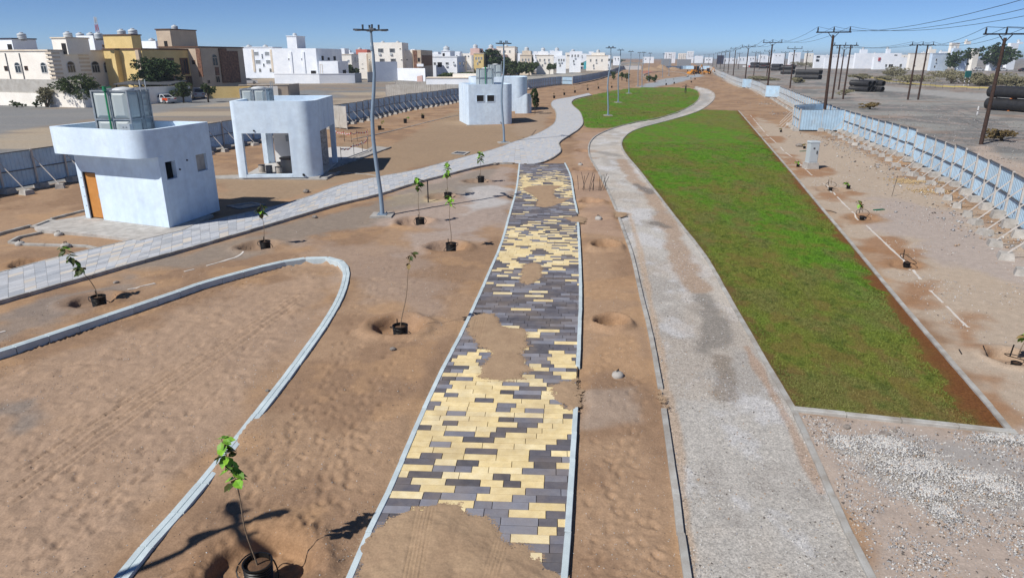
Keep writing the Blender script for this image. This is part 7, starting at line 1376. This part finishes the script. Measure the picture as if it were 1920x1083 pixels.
# green sign on striped posts, yellow netting line, marker post
sg = empty('sign', (*G(1811, 161), 0), label='teal information sign on black and white striped posts', cat='sign'); sg.rotation_euler.z = .5
for x in (-1.0, 1.0):
    for k in range(5): MB().tube([(x, 0, k * .45), (x, 0, (k + 1) * .45)], .1, 8).build('post_band', M['whiteplastic'] if k % 2 == 0 else M['steel'], sg)
MB().prism([(-1.4, -.04), (1.4, -.04), (1.4, .04), (-1.4, .04)], 2.0, 3.7).build('board', M['greensign'], sg)
nt_ = empty('tape_barrier', label='line of yellow barrier netting across the gravel plain', cat='barrier'); line = resample(Gs([(1600, 148), (1640, 150), (1665, 156), (1700, 160), (1760, 166), (1830, 169), (1930, 174)]), 3.0)
for a, b in zip(line, line[1:]):
    MB().bar((a.x, a.y, 0), (a.x, a.y, 1.0), .05).build('stake', M['steel'], nt_); MB().bar((a.x, a.y, .55 + random.uniform(-.08, .08)), (b.x, b.y, .55 + random.uniform(-.08, .08)), .04, .3).build('netting', M['yellowtape'], nt_)
mp = empty('marker_post', (*G(1832, 215), 0), label='short white marker post beside the black pipes', cat='post'); MB().lathe([(.12, 0), (.1, .4)], 10).build('base', M['whiteplastic'], mp); MB().lathe([(.1, .55), (.1, 1.0), (.02, 1.05)], 10).build('cap', M['whiteplastic'], mp); MB().lathe([(.05, .4), (.05, .55)], 8).build('neck', M['steel'], mp)
# lattice mast on the skyline, sand heaps of the far worksite
ms = empty('lattice_mast', (*(lambda Y: (xat(183, Y, 14), Y))(210), 0), label='red and white lattice mast behind the cream villa', cat='mast'); m = MB(); m2 = MB()
for k in range(9):
    w0, w1 = 1.1 - .09 * k, 1.1 - .09 * (k + 1); z0, z1 = 2 * k, 2 * (k + 1)
    for a in range(3):
        c0 = (math.cos(a * 2.094) * w0, math.sin(a * 2.094) * w0, z0); c1 = (math.cos(a * 2.094) * w1, math.sin(a * 2.094) * w1, z1); c2 = (math.cos((a + 1) * 2.094) * w1, math.sin((a + 1) * 2.094) * w1, z1); (m if k % 2 else m2).bar(c0, c1, .12); (m if k % 2 else m2).bar(c0, c2, .06)
m.build('red_section', M['redplastic'], ms); m2.build('white_section', M['whiteplastic'], ms)
for u, v, r_, hh, lb in ((1240, 132.5, 6, 3.2, 'conical sand heap on the far worksite'), (1222, 133, 9, 2.2, 'broad sand heap on the far worksite'), (1262, 131, 6, 1.6, 'low sand heap before the far fence')):
    x, y = G(u, v); m = MB(); m.lathe([(r_, -.1), (r_ * .7, hh * .3), (r_ * .35, hh * .72), (r_ * .1, hh * .97), (.01, hh)], 18)
    m.v = [(a + random.uniform(-.3, .3), b + random.uniform(-.3, .3), c) for a, b, c in m.v]; m.build('sand_heap', dune_m, loc=(x, y, 0), smooth=60, label=lb, cat='sand heap')
MB().box(-5, -.1, 0, 5, .1, 2.4).build('site_board', M['whiteplastic'], loc=(*G(1186, 131.5), 0), label='white site board before the far fence', cat='board')

# ------------------------------------------------------------------ thin dry haze over the plain
hz = MB().box(-13000, -30, -3, 13000, 4600, 26).build('haze', plain('hazebox', 200, 200, 200), kind='stuff', label='thin dry haze over the plain')
hm = bpy.data.materials.new('haze_air'); hm.use_nodes = True; hm.node_tree.nodes.remove(hm.node_tree.nodes['Principled BSDF']); pv = hm.node_tree.nodes.new('ShaderNodeVolumePrincipled'); pv.inputs['Color'].default_value = (.82, .9, 1, 1); pv.inputs['Density'].default_value = .00028; pv.inputs['Anisotropy'].default_value = .2
hm.node_tree.links.new(pv.outputs[0], hm.node_tree.nodes['Material Output'].inputs['Volume']); hz.data.materials.clear(); hz.data.materials.append(hm)
